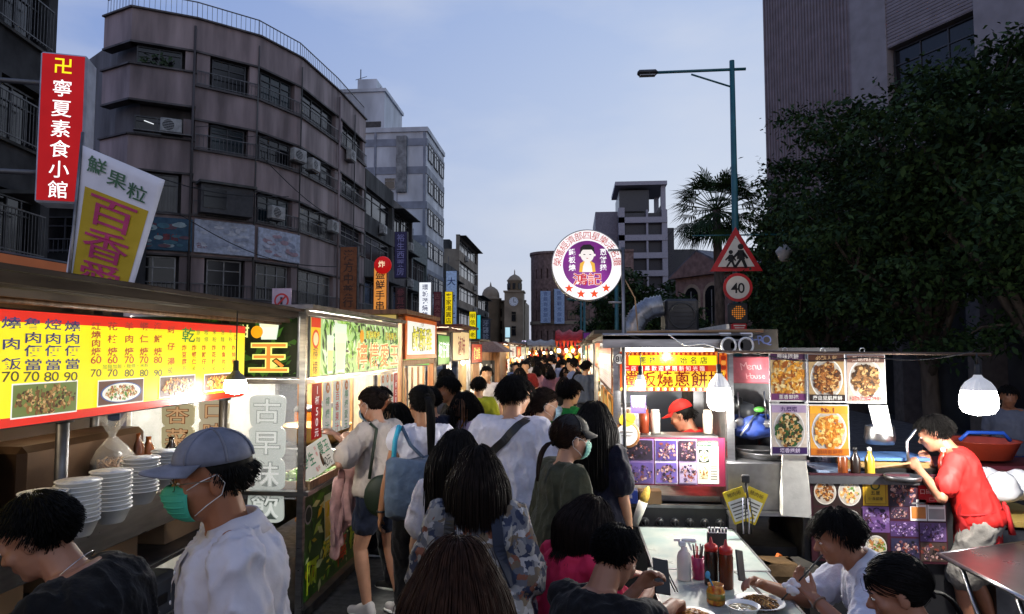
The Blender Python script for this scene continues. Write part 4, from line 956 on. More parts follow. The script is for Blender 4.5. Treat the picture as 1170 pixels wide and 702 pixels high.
    if tie is not None:
        if st == 'bun':
            rb = hair.get('rb', .04); c0 = tie+V((0, -.025, 0))
            for j in range(26):
                ax = V((rr.gauss(0, 1), rr.gauss(0, 1), rr.gauss(0, 1))).normalized(); x = ax.orthogonal().normalized(); y = ax.cross(x); ph = rr.uniform(0, 6)
                mb.tube([hp(*(c0+(x*cos(ph+u)+y*sin(ph+u))*rb*rr.uniform(.93, 1.03)*(.92+.08*sin(u)))) for u in np.linspace(0, 3.6, 10)], [.003+.005*sin(pi*i/9) for i in range(10)], m, 5)
            mb.ell(hp(*c0), (rb*.93,)*3, m, 12)
        else:
            L = hair.get('len', .35)
            for j in range(hair.get('nt', 70)*3):
                a = rr.uniform(0, 6.3); q = sqrt(rr.random())*hair.get('rt', .03); p = hp(*tie)+V((cos(a)*q*.4, sin(a)*q*.3, 0)); path = [p.copy()]; d = (Rh @ V((0, -1, .15))).normalized(); off = V((cos(a)*q*1.0, sin(a)*q*.6, 0)); LL = L*rr.uniform(.75, 1.03); tt = 0
                while tt < LL:
                    d = (d+g2*.55+off*2.0*max(0, .12-tt)).normalized(); p = bodycol(p+d*.03); tt += .03; path.append(p+V((sin(tt*9+a)*.004, cos(tt*8+a)*.004, 0)))
                SR.add(path, [.0022+.0022*sin(pi*min(1, i/len(path)+.15)) for i in range(len(path))])
            mb.tube([hp(*(tie+V((cos(a)*.02, 0, sin(a)*.02)))) for a in np.linspace(0, 6.283, 10)], .006, hairmat('#0a0a12'), 5, False)
    o = mb.build('hair', t, smooth=True)
    if SR.p: SR.build('hair_strands', o, m)
    return o
# ================================================================ market stalls and what stands on them
YEL = '#f7e410'; YG = glow('#ffe912', .95); REDG = glow('#e8220c', .85); BLU = paint('#1d2c9a'); REDL = paint('#d81f14'); OLV = paint('#4a4a10'); GRN = paint('#1d8c2c'); MAG = paint('#b01a62'); BLK = BK
FOOD = {'meat': ['#5a3a1c', '#8a5c30', '#3c2612', '#a87c48', '#6e4a24', '#c9a36a'], 'fried': ['#d98a2a', '#e8b050', '#b86a1c', '#f0cf80', '#c87820'], 'soup': ['#b8763c', '#e0a860', '#d8c8a0', '#8a4a28', '#e8e0c8', '#5a8a30'], 'brown': ['#7a4418', '#a8682c', '#c89048', '#4c2a10', '#d8b070', '#6a3a14'], 'greenroll': ['#2a5a28', '#c89a58', '#3c3018', '#e0c890', '#1c4420', '#a06a30'], 'gold': ['#e8a030', '#f2c060', '#c87c20', '#f8dc98', '#a85c18'], 'purple': ['#3a2450', '#6a4a88', '#8c74a8', '#241630', '#b8a0c8', '#4c2c3c'], 'photo': ['#2c2030', '#6a4a58', '#a88078', '#181418', '#c8a8a0', '#50405c', '#7c3c30']}
def foodpic(mb, x0, y0, x1, y1, z, kind, seed, em=0, bg=None, plate=None, n=90, border=None):
    """a printed food photograph: backdrop, plate and many small overlapping morsels, all ink on the sheet"""
    rr = random.Random(seed); mk = (lambda h: glow(h, em)) if em else (lambda h: paint(h, .4, var=.15, scale=40))
    if border: mb.quad(x0-border, y0-border, x1+border, y1+border, z, mk('#f4f2ea'))
    mb.quad(x0, y0, x1, y1, z+.0008, mk(bg or '#3a2a1c')); w, h = x1-x0, y1-y0; cx, cy_ = (x0+x1)/2, (y0+y1)/2; rx, ry = w*.46, h*.44
    if plate:
        mb.disc(cx, cy_-.02*h, rx, z+.0014, mk(plate), 30, ry); mb.disc(cx, cy_-.02*h, rx*.93, z+.0018, mk('#b8b0a4' if plate != '#3c5a9a' else '#eeeade'), 30, ry*.92); rx, ry = rx*.82, ry*.78
    cols = [mk(c) for c in FOOD[kind]]
    n = int(n*1.9)
    for k in range(n):
        a = rr.uniform(0, 2*pi); q = sqrt(rr.random()); px = cx+cos(a)*q*rx*(.92 if plate else 1.02); py = cy_-.02*h+sin(a)*q*ry*(.92 if plate else 1.02); s = min(w, h)*(rr.uniform(.05, .13) if k < n*.5 else rr.uniform(.015, .07)); b0 = rr.uniform(0, 6.3); e = rr.uniform(.4, .9)
        pts = []
        for j in range(7):
            t = 2*pi*j/7; u_, v_ = cos(t)*s*rr.uniform(.7, 1.1), sin(t)*s*e*rr.uniform(.7, 1.1); pts.append((min(max(px+u_*cos(b0)-v_*sin(b0), x0), x1), min(max(py+u_*sin(b0)+v_*cos(b0), y0), y1)))
        mb.poly(pts, z+.0022+k*.000012, cols[rr.randrange(len(cols))])

# ---------------------------------------------------------------- left stall with the yellow menu
XS = -2.15
st = thing('food_stall', 'left food stall with wooden awning and steel serving ledge under the yellow menu', 'food stall', (-2.7, 2.8, 0))
AWN = mat('awning_wood', (.028, .015, .008), .8, var=.5, scale=4, stretch=(6, .6, 6), bump=.2)
mb = MB()
for k in range(7): mb.box((-2.05-.22*k, 2.4, 2.215+.022*k), (.215, 5.0, .018), AWN)
mb.build('awning', st, world=True)
mb = MB(); mb.box((-2.0, 2.4, 2.20), (.03, 5.0, .07), AWN); mb.box((-2.06, 2.4, 2.145), (.03, 4.9, .04), mat('awning_edge', (.07, .04, .02), .6, var=.5, scale=4)); mb.tube([(-2.02, -.1, 2.168), (-2.02, 4.8, 2.168)], .016, AWN); mb.tube([(-2.1, .0, 2.11), (-2.1, 4.75, 2.12)], .012, WOOD); mb.build('awning_beam', st, world=True)
for y, x in ((2.96, -2.33), (4.35, -2.3), (4.35, -3.2), (.6, -2.3)):
    mb = MB(); mb.tube([(x, y, 0), (x, y, 2.2)], .028, STEEL_D if x < -2.31 else mat('post_dark', (.05, .04, .03), .45, .4), 10); mb.lathe([(.045, 1.60), (.045, 1.63), (.03, 1.64)], STEEL_D, 12, (x, y, 0)); mb.build('post', st, world=True)
mb = MB(); mb.box((-2.34, 2.5, 1.185), (.42, 3.9, .02), STEEL); mb.box((-2.125, 2.5, 1.11), (.012, 3.9, .17), STEEL, bev=.004); mb.tube([(-2.125, .6, 1.20), (-2.125, 4.45, 1.20)], .012, STEEL, 8); mb.build('serving_ledge', st, world=True)
mb = MB(); mb.box((-2.45, 2.5, .82), (.6, 3.8, .02), STEEL_D); mb.box((-2.2, 2.5, .45), (.02, 3.8, .1), STEEL_D); mb.box((-2.9, 2.5, .5), (.04, 3.8, 1.0), DARK); mb.build('lower_shelf', st, world=True)
mb = MB(); mb.box((-3.3, 2.5, 1.2), (.03, 4.2, 2.3), mat('back_board', (.09, .05, .028), .7, var=.5, scale=2)); mb.box((-2.9, 1.2, 1.45), (.6, .5, .5), DARK, bev=.02); mb.build('back_wall', st, world=True)
mb = MB(); mb.tube([(-2.75, 2.0, 2.02), (-2.75, 3.2, 2.02)], .018, glow('#ffe2b0', 6), 8); mb.build('light_tube', st, world=True)
for y in (2.2, 3.4): lamp((-2.7, y, 1.93), 9, (1, .78, .5), .08, st)
for (x, y, z, d) in ((-2.45, 3.2, .95, (.36, .5, .24)), (-2.55, 2.55, .95, (.4, .5, .24)), (-2.45, 3.95, .94, (.3, .42, .22))):
    mb = MB(); cb = mat('cardboard', (.32, .2, .11), .8, var=.25, scale=3)
    mb.box((x, y, z-.0), d, cb, bev=.006); mb.box((x+.001, y, z+d[2]/2+.002), (.05, d[1], .003), PALLET); tag(mb.build('cardboard_box'), {3.2: 'brown cardboard box in the middle under the steel ledge', 2.55: 'brown cardboard box nearest the camera under the ledge', 3.95: 'small brown cardboard box at the far end under the ledge'}[y], 'box')
mb = MB(); mb.box((-2.42, 3.5, .52), (.38, .56, .36), paint('#55585c', .4), bev=.03); mb.box((-2.225, 3.5, .58), (.01, .3, .05), BLACK); tag(mb.build('storage_bin'), 'grey lidded metal bin below the cardboard boxes', 'bin')
# menu sign
m0, m1 = onX(275, 455, XS), onX(275, 372, XS); ML = m1.y-.9; MH = 2.09-1.63
t = thing('menu_sign', 'long lit yellow menu board with red borders, rice dishes and food photos', 'menu sign', mtx=frame((XS+.03, (m1.y+.9)/2, 1.63), (0, 1, 0)))
mb = MB(); mb.box((0, MH/2, -.05), (ML, MH, .1), STEEL_D, bev=.012); mb.build('casing', t)
mb = MB(); mb.box((0, MH/2, .002), (ML-.02, MH-.02, .006), YG); mb.build('face', t)
mb = MB(); mb.box((0, MH-.031, .005), (ML-.02, .045, .004), REDG); mb.box((0, .026, .005), (ML-.02, .036, .004), REDG); mb.build('border', t)
mb = MB(); yc = (m1.y+.9)/2
def MX(u, v): p = onX(u, v, XS+.03); return p.y-yc, p.z-1.63
z = .0075
def col(u, items, us=None, m=BLU, h=.047, w=2.0):
    for ch, v in items: x, y = MX(u, v); mb.text(ch, x, y, h, z, m, w=w, bold=1.4)
col(11, [('燒', 369), ('肉', 393), ('飯', 416)]); col(36, [('魯', 370), ('肉', 386), ('便', 401), ('當', 417)]); col(59, [('焢', 371), ('肉', 387), ('便', 401), ('當', 417)]); col(81, [('燒', 373), ('肉', 387), ('便', 401), ('當', 416)])
for u, tx_ in ((10, '70'), (34, '70'), (57, '80'), (79, '90')): x, y = MX(u, 430); mb.text(tx_, x, y, .044, z, OLV, w=1.6, bold=.5)
for u, its, a_, b_ in ((108, '紅燒肉焿', '60', '70'), (127, '花枝焿', '60', '70'), (146, '羊肉焿', '70', '80'), (163, '蝦仁焿', '70', '80'), (179, '海鮮焿', '80', '90')):
    k = len(its); col(u, [(c, 373+i*(29/(k-1))) for i, c in enumerate(its)], m=REDL, h=.036 if k == 4 else .04, w=1.75); x, y = MX(u, 411); mb.text(a_, x, y, .038, z, REDL, w=1.6, bold=.6); x, y = MX(u, 426); mb.text(b_, x, y, .038, z, OLV, w=1.6, bold=.6)
x, y = MX(143, 418.5); mb.text('加麵加飯・粄條・米粉', x, y, .022, z, GRN, w=1.5)
col(194, [('蚵', 377), ('仔', 396), ('湯', 413)], m=REDL, h=.038, w=1.75); x, y = MX(193, 423); mb.text('60', x, y, .034, z, OLV)
x, y = MX(214, 383); mb.text('乾', x, y, .085, z, GRN, bold=1.2, w=1.6)
for k, (a_, b_) in enumerate((('意', '麵'), ('粄', '條'), ('米', '粉'), ('油', '麵'), ('冬', '粉'))):
    u = 225+k*9.3; x, y = MX(u, 380); mb.text(a_, x, y, .032, z, GRN, w=1.5); x, y = MX(u, 388); mb.text(b_, x, y, .032, z, GRN, w=1.5)
x, y = MX(268, 385); mb.text('炒', x, y, .045, z, REDL)
for k, (s_, pr) in enumerate((('炸豆腐', '35'), ('炸蝦仁', '60'), ('炸鮮仔', '60'), ('炸花枝', '60'), ('炸魚片', '60'), ('炸排骨', '60'))):
    u = 209+k*11.3; col(u, [(c, 397.5+i*8) for i, c in enumerate(s_)], m=REDL, h=.033, w=1.4); x, y = MX(u, 421); mb.text(pr, x, y, .026, z, OLV)
mb.build('lettering', t)
for (u0, v0, u1, v1, kd, pl, sd_) in ((11, 478, 86, 436, 'meat', None, 1), (110, 464, 162, 433, 'soup', '#3c5a9a', 2), (181, 454, 221, 429, 'fried', None, 3), (232, 447, 262, 427, 'fried', None, 4)):
    xa, ya = MX(u0, v0); xb, yb = MX(u1, (v1)); mb = MB(); foodpic(mb, xa, ya, xb, yb-.0, .0075, kd, sd_, .9, bg='#6a7a3c' if kd == 'meat' else '#5a3020', plate=pl, n=130, border=.006); mb.build('food_photo', t)

def bulb(name, label, p, cable_to, power, R=.05, group=None, L=.14, em=30, color=(1, .96, .88), ribs=True, fin=None):
    """hanging ribbed LED bulb with its own light just under the glowing tip"""
    t = thing(name, label, 'light bulb', p, group=group); mb = MB()
    mb.lathe([(.013, L+.06), (.016, L+.055), (.016, L+.0), (.02, L-.005)], BLACK, 14); mb.tube([(0, 0, L+.06), (0, 0, cable_to-p[2])], .004, BLACK, 6); mb.build('socket', t)
    mb = MB(); n = 36; prof = [(.018, L), (.026, L-.015), (R*.62, L*.82), (R*.8, L*.70), (R*.88, L*.62)]
    vs = []; fs = []
    for r, z in prof:
        for k in range(n): a = 2*pi*k/n; q = r*(1+(.05 if k % 2 and ribs else 0)); vs.append((q*cos(a), q*sin(a), z))
    fs = [(i*n+k, i*n+(k+1) % n, (i+1)*n+(k+1) % n, (i+1)*n+k) for i in range(len(prof)-1) for k in range(n)]; mb.add(vs, fs, fin or mat('bulb_fins', (.8, .8, .8), .3, .0, emit=.4), False); mb.build('heat_sink', t)
    mb = MB(); mb.lathe([(R*.88, L*.62), (R*.97, L*.47), (R, L*.33), (R*.95, L*.18), (R*.78, L*.07), (R*.45, .006), (.002, 0)], mat('bulb_glow_%g' % em, (1, .97, .92), .3, var=0, emit=em), 28); mb.build('globe', t)
    lamp(V(p)+V((0, 0, -.035)), power*2.3, color, .03, t)
    return t
p = onX(269, 445, XS+.17); bulb('light_bulb', 'glaring white bulb at the far end of the yellow menu board', (p.x, p.y, p.z-.03), 2.16, 8, .064, fin=mat('bulb_neck', (.16, .15, .14), .4, .3), em=40)
# stacked paper bowls on the ledge
BW = mat('bowl_white', (.72, .72, .70), .35, var=.08); BP = mat('bowl_print', (.34, .40, .55), .4, var=.6, scale=60, col2=(.72, .72, .70))
mb = MB(); prof = [(.052, 0), (.056, .004), (.078, .058), (.084, .06), (.084, .064), (.076, .063)]; mb.lathe(prof[:6], BW, 24, top=False); bm_in = [(.0755, .0625), (.064, .035), (.05, .008), (.001, .006)]; mb.lathe(bm_in, BP, 24)
bowl0 = tag(mb.build('paper_bowl'), '', 'bowl'); first = True
for (u, v, n_, lb) in ((50, 562, 9, 'white printed bowl in the stack nearest the camera'), (89, 549, 10, 'white printed bowl in the second stack along the ledge'), (127, 538, 10, 'white printed bowl in the third stack along the ledge'), (161, 523, 10, 'white printed bowl in the fourth stack beside the cap brim'), (192, 515, 9, 'white printed bowl in the last stack behind the blue cap')):
    hh = 1.195+.064+(n_-1)*.017; p = onZ(u, v, hh)
    for k in range(n_):
        o = bowl0 if first else bowl0.copy()
        if not first: COL.objects.link(o)
        first = False; o.location = (p.x+random.uniform(-.002, .002), p.y+random.uniform(-.002, .002), 1.196+.017*k); o.rotation_euler = (random.uniform(-.012, .012), random.uniform(-.012, .012), random.uniform(0, 6)); tag(o, lb, 'bowl', 'stacked paper bowls on the ledge')
# bag of noodles
p = onX(128, 512, -2.42); t = thing('plastic_bag', 'tied clear plastic bag of brown noodles hanging behind the bowls', 'bag', (p.x, p.y, p.z-.1))
mb = MB(); n = 26
vs = []; prof = [(.02, -.045), (.085, -.04), (.12, .0), (.115, .05), (.08, .10), (.03, .15), (.016, .165), (.05, .21), (.08, .26)]
for i, (r, z_) in enumerate(prof):
    for k in range(n): a = 2*pi*k/n; q = r*(1+.12*sin(5*a+i)+(.25*sin(3*a+1) if i > 6 else 0)); vs.append((q*cos(a)*.7, q*sin(a)*1.15, z_+(.03*sin(2*a) if i > 6 else 0)))
mb.add(vs, [(i*n+k, i*n+(k+1) % n, (i+1)*n+(k+1) % n, (i+1)*n+k) for i in range(len(prof)-1) for k in range(n)], mat('bag_film', (.8, .78, .72), .18, alpha=.3, var=.1), True); mb.build('film', t)
mb = MB(); rr = random.Random(8)
for k in range(60):
    a = rr.uniform(0, 6.3); r0 = rr.uniform(.02, .085); mb.tube([(r0*cos(a+u)*.6, r0*sin(a+u)*1.05, -.03+rr.uniform(0, .07)+.01*sin(3*u)) for u in np.linspace(0, 2.4, 6)], .006, mat('noodle_brown', (.45, .24, .08), .5, var=.5, scale=30), 5)
mb.build('noodles', t)
mb = MB(); mb.box((-2.62, 3.35, 1.34), (.3, .9, .3), mat('pot_bronze', (.10, .055, .03), .4, .7), bev=.03); tag(mb.build('warming_tray'), 'steel food warmer behind the bag of noodles', 'food warmer')
for (y, r, h, lb) in ((2.75, .17, .30, 'dark tall stockpot behind the nearest bowl stacks'), (2.2, .2, .34, 'dark stockpot at the near end of the stall')):
    mb = MB(); mb.lathe([(r, 0), (r, h), (r*1.05, h+.01), (r*.98, h+.015), (r*.5, h+.04), (.03, h+.05), (.03, h+.075), (.01, h+.08)], DARK, 26, (-2.72, y, 1.195)); tag(mb.build('stockpot'), lb, 'pot')
rr = random.Random(2)
for k, (y, lb) in enumerate(((3.72, 'tall brown sauce bottle behind the third bowl stack'), (3.82, 'short brown sauce bottle behind the fourth bowl stack'), (4.05, 'dark bottle at the far end of the steel ledge'))):
    mb = MB(); mb.lathe([(.035, 0), (.036, .13+.03*(2-k)), (.015, .17+.03*(2-k)), (.015, .2+.03*(2-k)), (.001, .2+.03*(2-k))], paint(['#5a2c10', '#6e3a14', '#1c120c'][k], .2), 16, (-2.47, y, 1.196)); tag(mb.build('sauce_bottle'), lb, 'bottle')
# orange fascia of the shop behind, and another stall roof
p0, p1 = onX(-10, 310, -5.2), onX(80, 310, -5.2); za, zb = onX(20, 306, -5.2).z, onX(20, 283, -5.2).z
OG = mat('fascia_orange', (.30, .09, .035), .5, var=.3, scale=1, emit=.45)
signbox('shop_fascia', 'dim orange lit fascia with white script above the left awning', (-5.2, (p0.y-1+p1.y)/2, za-.25), (0, 1, 0), p1.y-p0.y+1, zb-za+.2, .2, OG, DARK, [('小吃店', .6, .10, .34, paint('#b89078'), dict(bold=1, w=1.2))])
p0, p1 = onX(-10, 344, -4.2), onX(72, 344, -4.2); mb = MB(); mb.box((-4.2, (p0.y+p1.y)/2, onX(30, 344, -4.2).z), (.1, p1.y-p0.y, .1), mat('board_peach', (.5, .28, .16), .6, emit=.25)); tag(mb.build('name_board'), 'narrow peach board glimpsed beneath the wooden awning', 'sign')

# ---------------------------------------------------------------- red vertical sign and the juice banner
pA = onD(47, 232, 7.5); pB = onD(56, 56, 7.5); h = pB.z-pA.z; axv = V((.93, .35, 0)).normalized(); w = .42
RG = glow('#a00a10', .95); WGL = glow('#ffffff', 1.25)
pc = onD(71, 232, 7.5)
signbox('vertical_sign', 'lit red vertical box sign with white characters and a yellow emblem', (pc.x-.05, pc.y, pc.z), axv, .46, h, .34, RG, mat('sign_side', (.34, .36, .44), .5, emit=.04), [('寧夏素食小館', 0, h/2-.13, .205, WGL, dict(dy=-.228, bold=.4)), ('卍', 0, h-.15, .2, glow('#f4e21a', 1.1), dict(bold=1))])
q = MB(); q.box((pc.x-1.2, pc.y-.3, pc.z+h*.5), (.06, .06, h*.9), RAIL); q.tube([(pc.x-1.2, pc.y-.3, pc.z+h*.8), (pc.x-.1, pc.y+.05, pc.z+h*.8)], .03, RAIL); q.tube([(pc.x-1.2, pc.y-.3, pc.z+h*.2), (pc.x-.1, pc.y+.05, pc.z+h*.2)], .03, RAIL); tag(q.build('sign_bracket'), 'iron bracket arms holding the red vertical sign to the dark block', 'bracket')
D_ = 5.2; c = [onD(94, 166, D_), onD(188, 206, D_), onD(146, 350, D_), onD(73, 330, D_)]; 
t = thing('juice_banner', 'white and yellow fruit juice banner leaning on a pole above the awning', 'banner', c[3]); nb_ = 14
def bil(a, b): return c[3].lerp(c[2], a).lerp(c[0].lerp(c[1], a), b) + V((0, .004*sin(a*5+b*3), 0))
nrm = (c[2]-c[3]).cross(c[0]-c[3]).normalized()*.004
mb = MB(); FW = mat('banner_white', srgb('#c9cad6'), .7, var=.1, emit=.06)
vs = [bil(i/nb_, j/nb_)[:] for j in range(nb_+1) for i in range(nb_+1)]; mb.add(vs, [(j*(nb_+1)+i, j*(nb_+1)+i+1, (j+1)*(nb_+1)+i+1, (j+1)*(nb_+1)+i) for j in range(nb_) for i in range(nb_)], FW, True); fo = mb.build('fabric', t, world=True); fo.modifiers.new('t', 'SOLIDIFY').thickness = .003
mb = MB(); YB = mat('banner_yellow', srgb('#b89c14'), .7, var=.1); N2 = 10
vs = [(bil(.10+.82*i/N2, .0+.735*j/N2)+nrm)[:] for j in range(N2+1) for i in range(N2+1)]; mb.add(vs, [(j*(N2+1)+i, j*(N2+1)+i+1, (j+1)*(N2+1)+i+1, (j+1)*(N2+1)+i) for j in range(N2) for i in range(N2)], YB, True); mb.build('yellow_panel', t, world=True)
mb = MB()
def onban(ch, a, b, sa, sb, m, bold=1):
    gv, gf = glyph(ch, bold); mb.add([(bil(a+x*sa, b+y*sb)+nrm*3)[:] for x, y in gv], gf, m)
for k, ch in enumerate('鮮果粒'): onban(ch, .22+.26*k, .90-.035*k, .25, .125, paint('#1d5a3a'))
for k, ch in enumerate('百香愛'): onban(ch, .5, .61-.235*k, .68, .235, MAG, .6)
mb.build('lettering', t, world=True)
mb = MB(); mb.tube([c[3]-V((0, 0, .6)), c[0]+V((0, 0, .1))], .012, STEEL_D, 6); mb.build('pole', t, world=True)

# ---------------------------------------------------------------- aiyu drink stall
X2 = -1.95; Y0, Y1 = 4.82, 7.4
st = thing('drink_stall', 'steel-framed lemon jelly drink stall with glowing banners and a glass side', 'drink stall', (-2.6, 6.1, 0)); mb = MB()
for x, y in ((X2, Y0), (X2, Y1), (-3.3, Y0), (-3.3, Y1)):
    mb = MB(); mb.box((x, y, 1.12), (.045, .045, 2.24), STEEL); mb.build('post', st, world=True)
mb = MB()
for z_ in (2.2, 1.70): mb.box((X2, (Y0+Y1)/2, z_), (.04, Y1-Y0-.05, .035), STEEL); mb.box(((X2-3.3)/2, Y0, z_), (1.3, .04, .035), STEEL)
mb.box((-2.6, 6.1, 2.24), (1.5, 2.75, .03), STEEL_D); mb.build('rail', st, world=True)
mb = MB(); mb.box((-2.2, 6.1, .90), (.62, 2.6, .03), STEEL); mb.box((-1.935, 6.1, .90), (.02, 2.6, .07), STEEL, bev=.006); mb.box((-2.2, 6.1, .05), (.58, 2.56, .06), DARK); mb.build('counter', st, world=True)
mb = MB(); mb.box((-3.32, 6.1, 1.2), (.03, 2.6, 2.2), mat('panel_white', (.6, .6, .58), .5)); mb.build('back_panel', st, world=True)
mb = MB(); mb.tube([(-2.35, 5.0, 2.16), (-2.35, 7.2, 2.16)], .02, glow('#f4fff0', 7), 8); mb.build('light_tube', st, world=True)
for y in (5.4, 6.2, 7.0): lamp((-2.35, y, 2.05), 85, (1, .97, .86), .08, st)
GLF = lambda h, e=1.0: glow(h, e)
def leafy(mb, x0, y0, x1, y1, z, n, seed, em=.8, cols=('#1d3a12', '#2f6a1c', '#5a9a2c', '#9ac84a', '#e8f0d0', '#0c1a08')):
    rr = random.Random(seed)
    for k in range(n):
        x, y = rr.uniform(x0, x1), rr.uniform(y0, y1); a = rr.uniform(0, 6.3); L = rr.uniform(.03, .08); wd = L*.32
        pts = [(x-L*cos(a), y-L*sin(a)), (x+wd*sin(a), y-wd*cos(a)), (x+L*cos(a), y+L*sin(a)), (x-wd*sin(a), y+wd*cos(a))]
        mb.poly([(min(max(p[0], x0), x1), min(max(p[1], y0), y1)) for p in pts], z+k*.00002, GLF(cols[rr.randrange(len(cols))], em))
def glass_drink(mb, x, y, w, h, z, c='#e8e060'):
    mb.poly([(x-w*.36, y), (x+w*.36, y), (x+w*.5, y+h), (x-w*.5, y+h)], z, GLF('#e4f0d8', .9)); mb.poly([(x-w*.31, y+h*.06), (x+w*.31, y+h*.06), (x+w*.4, y+h*.8), (x-w*.4, y+h*.8)], z+.001, GLF(c, .9)); mb.poly([(x-w*.38, y+h*.6), (x+w*.38, y+h*.6), (x+w*.4, y+h*.8), (x-w*.4, y+h*.8)], z+.0015, GLF('#f6f4c8', 1))
def outlined(mb, s, x, y, h, z, fill, rim, dx=None, dy=0, w=1.0):
    mb.text(s, x, y, h, z, rim, dx=dx, dy=dy, w=w, bold=3.4); mb.text(s, x, y, h, z+.002, fill, dx=dx, dy=dy, w=w, bold=.6)
L2 = Y1-Y0-.06; bz0, bz1 = 1.725, 2.18; bh = bz1-bz0
t = thing('stall_banner', 'glowing green leafy banner with orange lemon jelly characters facing the lane', 'banner', mtx=frame((X2+.03, (Y0+Y1)/2, bz0), (0, 1, 0)))
mb = MB(); mb.box((0, bh/2, -.015), (L2, bh, .03), STEEL_D); mb.build('casing', t); mb = MB(); mb.quad(-L2/2+.01, .01, L2/2-.01, bh-.01, .003, GLF('#b8d88a', .9)); mb.build('face', t)
mb = MB(); leafy(mb, -L2/2+.22, .01, L2/2-.01, bh-.01, .005, 330, 4, .85); mb.quad(-L2/2+.01, .01, -L2/2+.2, bh-.01, .006, GLF('#f2c010', .95)); mb.quad(-L2/2+.01, bh*.82, -L2/2+.2, bh-.01, .007, GLF('#d8320c', .9)); mb.disc(-L2/2+.1, bh*.63, .07, .008, GLF('#e05010', .9)); mb.disc(-L2/2+.1, bh*.63, .05, .009, GLF('#f6d8a0', .95)); mb.text('檸檬', -L2/2+.1, bh*.28, .10, .008, paint('#7a2a08'), dy=-.11)
glass_drink(mb, -.62, .02, .3, .40, .012, '#e8f0c0'); glass_drink(mb, -.86, .02, .16, .3, .012, '#d8e888'); mb.disc(-.05, bh*.72, .06, .012, GLF('#e89a10', 1.0)); mb.build('print', t)
mb = MB(); outlined(mb, '檸檬愛玉', .5, .15, .25, .015, GLF('#f0843c', 1.0), GLF('#f8f4c0', 1.1), dx=.37, w=1.35); outlined(mb, '新鮮檸檬', .28, .345, .085, .015, GLF('#e8d23c', 1.0), GLF('#2a3a10', .6), w=1.3); outlined(mb, '百香果汁', .92, .345, .085, .015, GLF('#e8d23c', 1.0), GLF('#2a3a10', .6), w=1.3); mb.build('lettering', t)
# end face: banner and the neon-lettered glass
W2 = 1.28
t = thing('stall_banner', 'glowing leafy end banner with big yellow jade character facing the camera', 'banner', mtx=frame((-2.62, Y0-.025, bz0), (1, 0, 0)))
mb = MB(); mb.box((0, bh/2, -.012), (W2, bh, .022), STEEL_D); mb.build('casing', t); mb = MB(); mb.quad(-W2/2+.01, .01, W2/2-.01, bh-.01, .003, GLF('#16240c', .5)); mb.build('face', t)
mb = MB(); leafy(mb, -W2/2+.01, .01, W2/2-.01, bh-.01, .005, 130, 9, .5, ('#14240c', '#22400f', '#3a6a1c', '#101a08', '#4a7c28')); glass_drink(mb, .42, .28, .16, .15, .009, '#eef4e0'); mb.disc(.33, .335, .045, .012, GLF('#f0a010', 1.05)); mb.build('print', t)
mb = MB(); outlined(mb, '愛玉', .26, .15, .24, .015, GLF('#f0903c', 1.0), GLF('#f0f07a', 1.15), dx=.33, w=1.3); outlined(mb, '沁甜', .16, .34, .1, .015, GLF('#f4f0a0', 1.1), GLF('#5a7a20', .7), w=1.15); mb.build('lettering', t)
mb = MB(); mb.box((-2.62, Y0, 1.27), (1.26, .008, .82), CLEAR); tag(mb.build('glass_side'), 'clear glass side pane of the lemon jelly stall', 'glass pane')
def neon(name, label, u, v0, v1, y, s, chars, w):
    pa, pb = onY(u, v0, y), onY(u, v1, y); h = pa.z-pb.z; t = thing(name, label, 'sign', mtx=frame((pa.x, y, pb.z), (1, 0, 0))); n = len(chars); ch = h/n; mb = MB()
    for k, c_ in enumerate(chars):
        yy = h-ch*(k+.5); pts = []
        for j in range(24): a = 2*pi*j/24; e = .35; pts.append((w/2*(1 if cos(a) > 0 else -1)*abs(cos(a))**e*(1+.04*sin(3*a+k)), yy+ch*.52*(1 if sin(a) > 0 else -1)*abs(sin(a))**e))
        mb.add([(p[0], p[1], 0) for p in pts]+[(p[0], p[1], .02) for p in pts], [tuple(range(24))[::-1], tuple(range(24, 48))]+[(j, (j+1) % 24, 24+(j+1) % 24, 24+j) for j in range(24)], glow(s, .5))
    mb.build('backing', t); mb = MB()
    for k, c_ in enumerate(chars):
        mb.text(c_, 0, h-ch*(k+.5), ch*.80, .022, paint('#7c8a80' if s == '#dce4da' else '#8a4a1c'), w=min(1.4, w/ch), bold=3.4); mb.text(c_, 0, h-ch*(k+.5), ch*.80, .024, glow('#f4f8f0' if s == '#dce4da' else '#e0b080', .6), w=min(1.4, w/ch), bold=.6)
    mb.build('lettering', t); return t
neon('neon_sign', 'tall white glowing character sign behind the glass of the drink stall', 307, 452, 596, Y0+.05, '#dce4da', '古早味飲', .27)
neon('neon_sign', 'small cream character sign half hidden behind the blue cap', 205, 462, 512, Y0-.1, '#cdbf94', '杏菜', .24)
neon('neon_sign', 'cream sign with an orange outlined character beside the bulb', 246, 458, 504, Y0-.08, '#d9c9a8', '口味', .22)
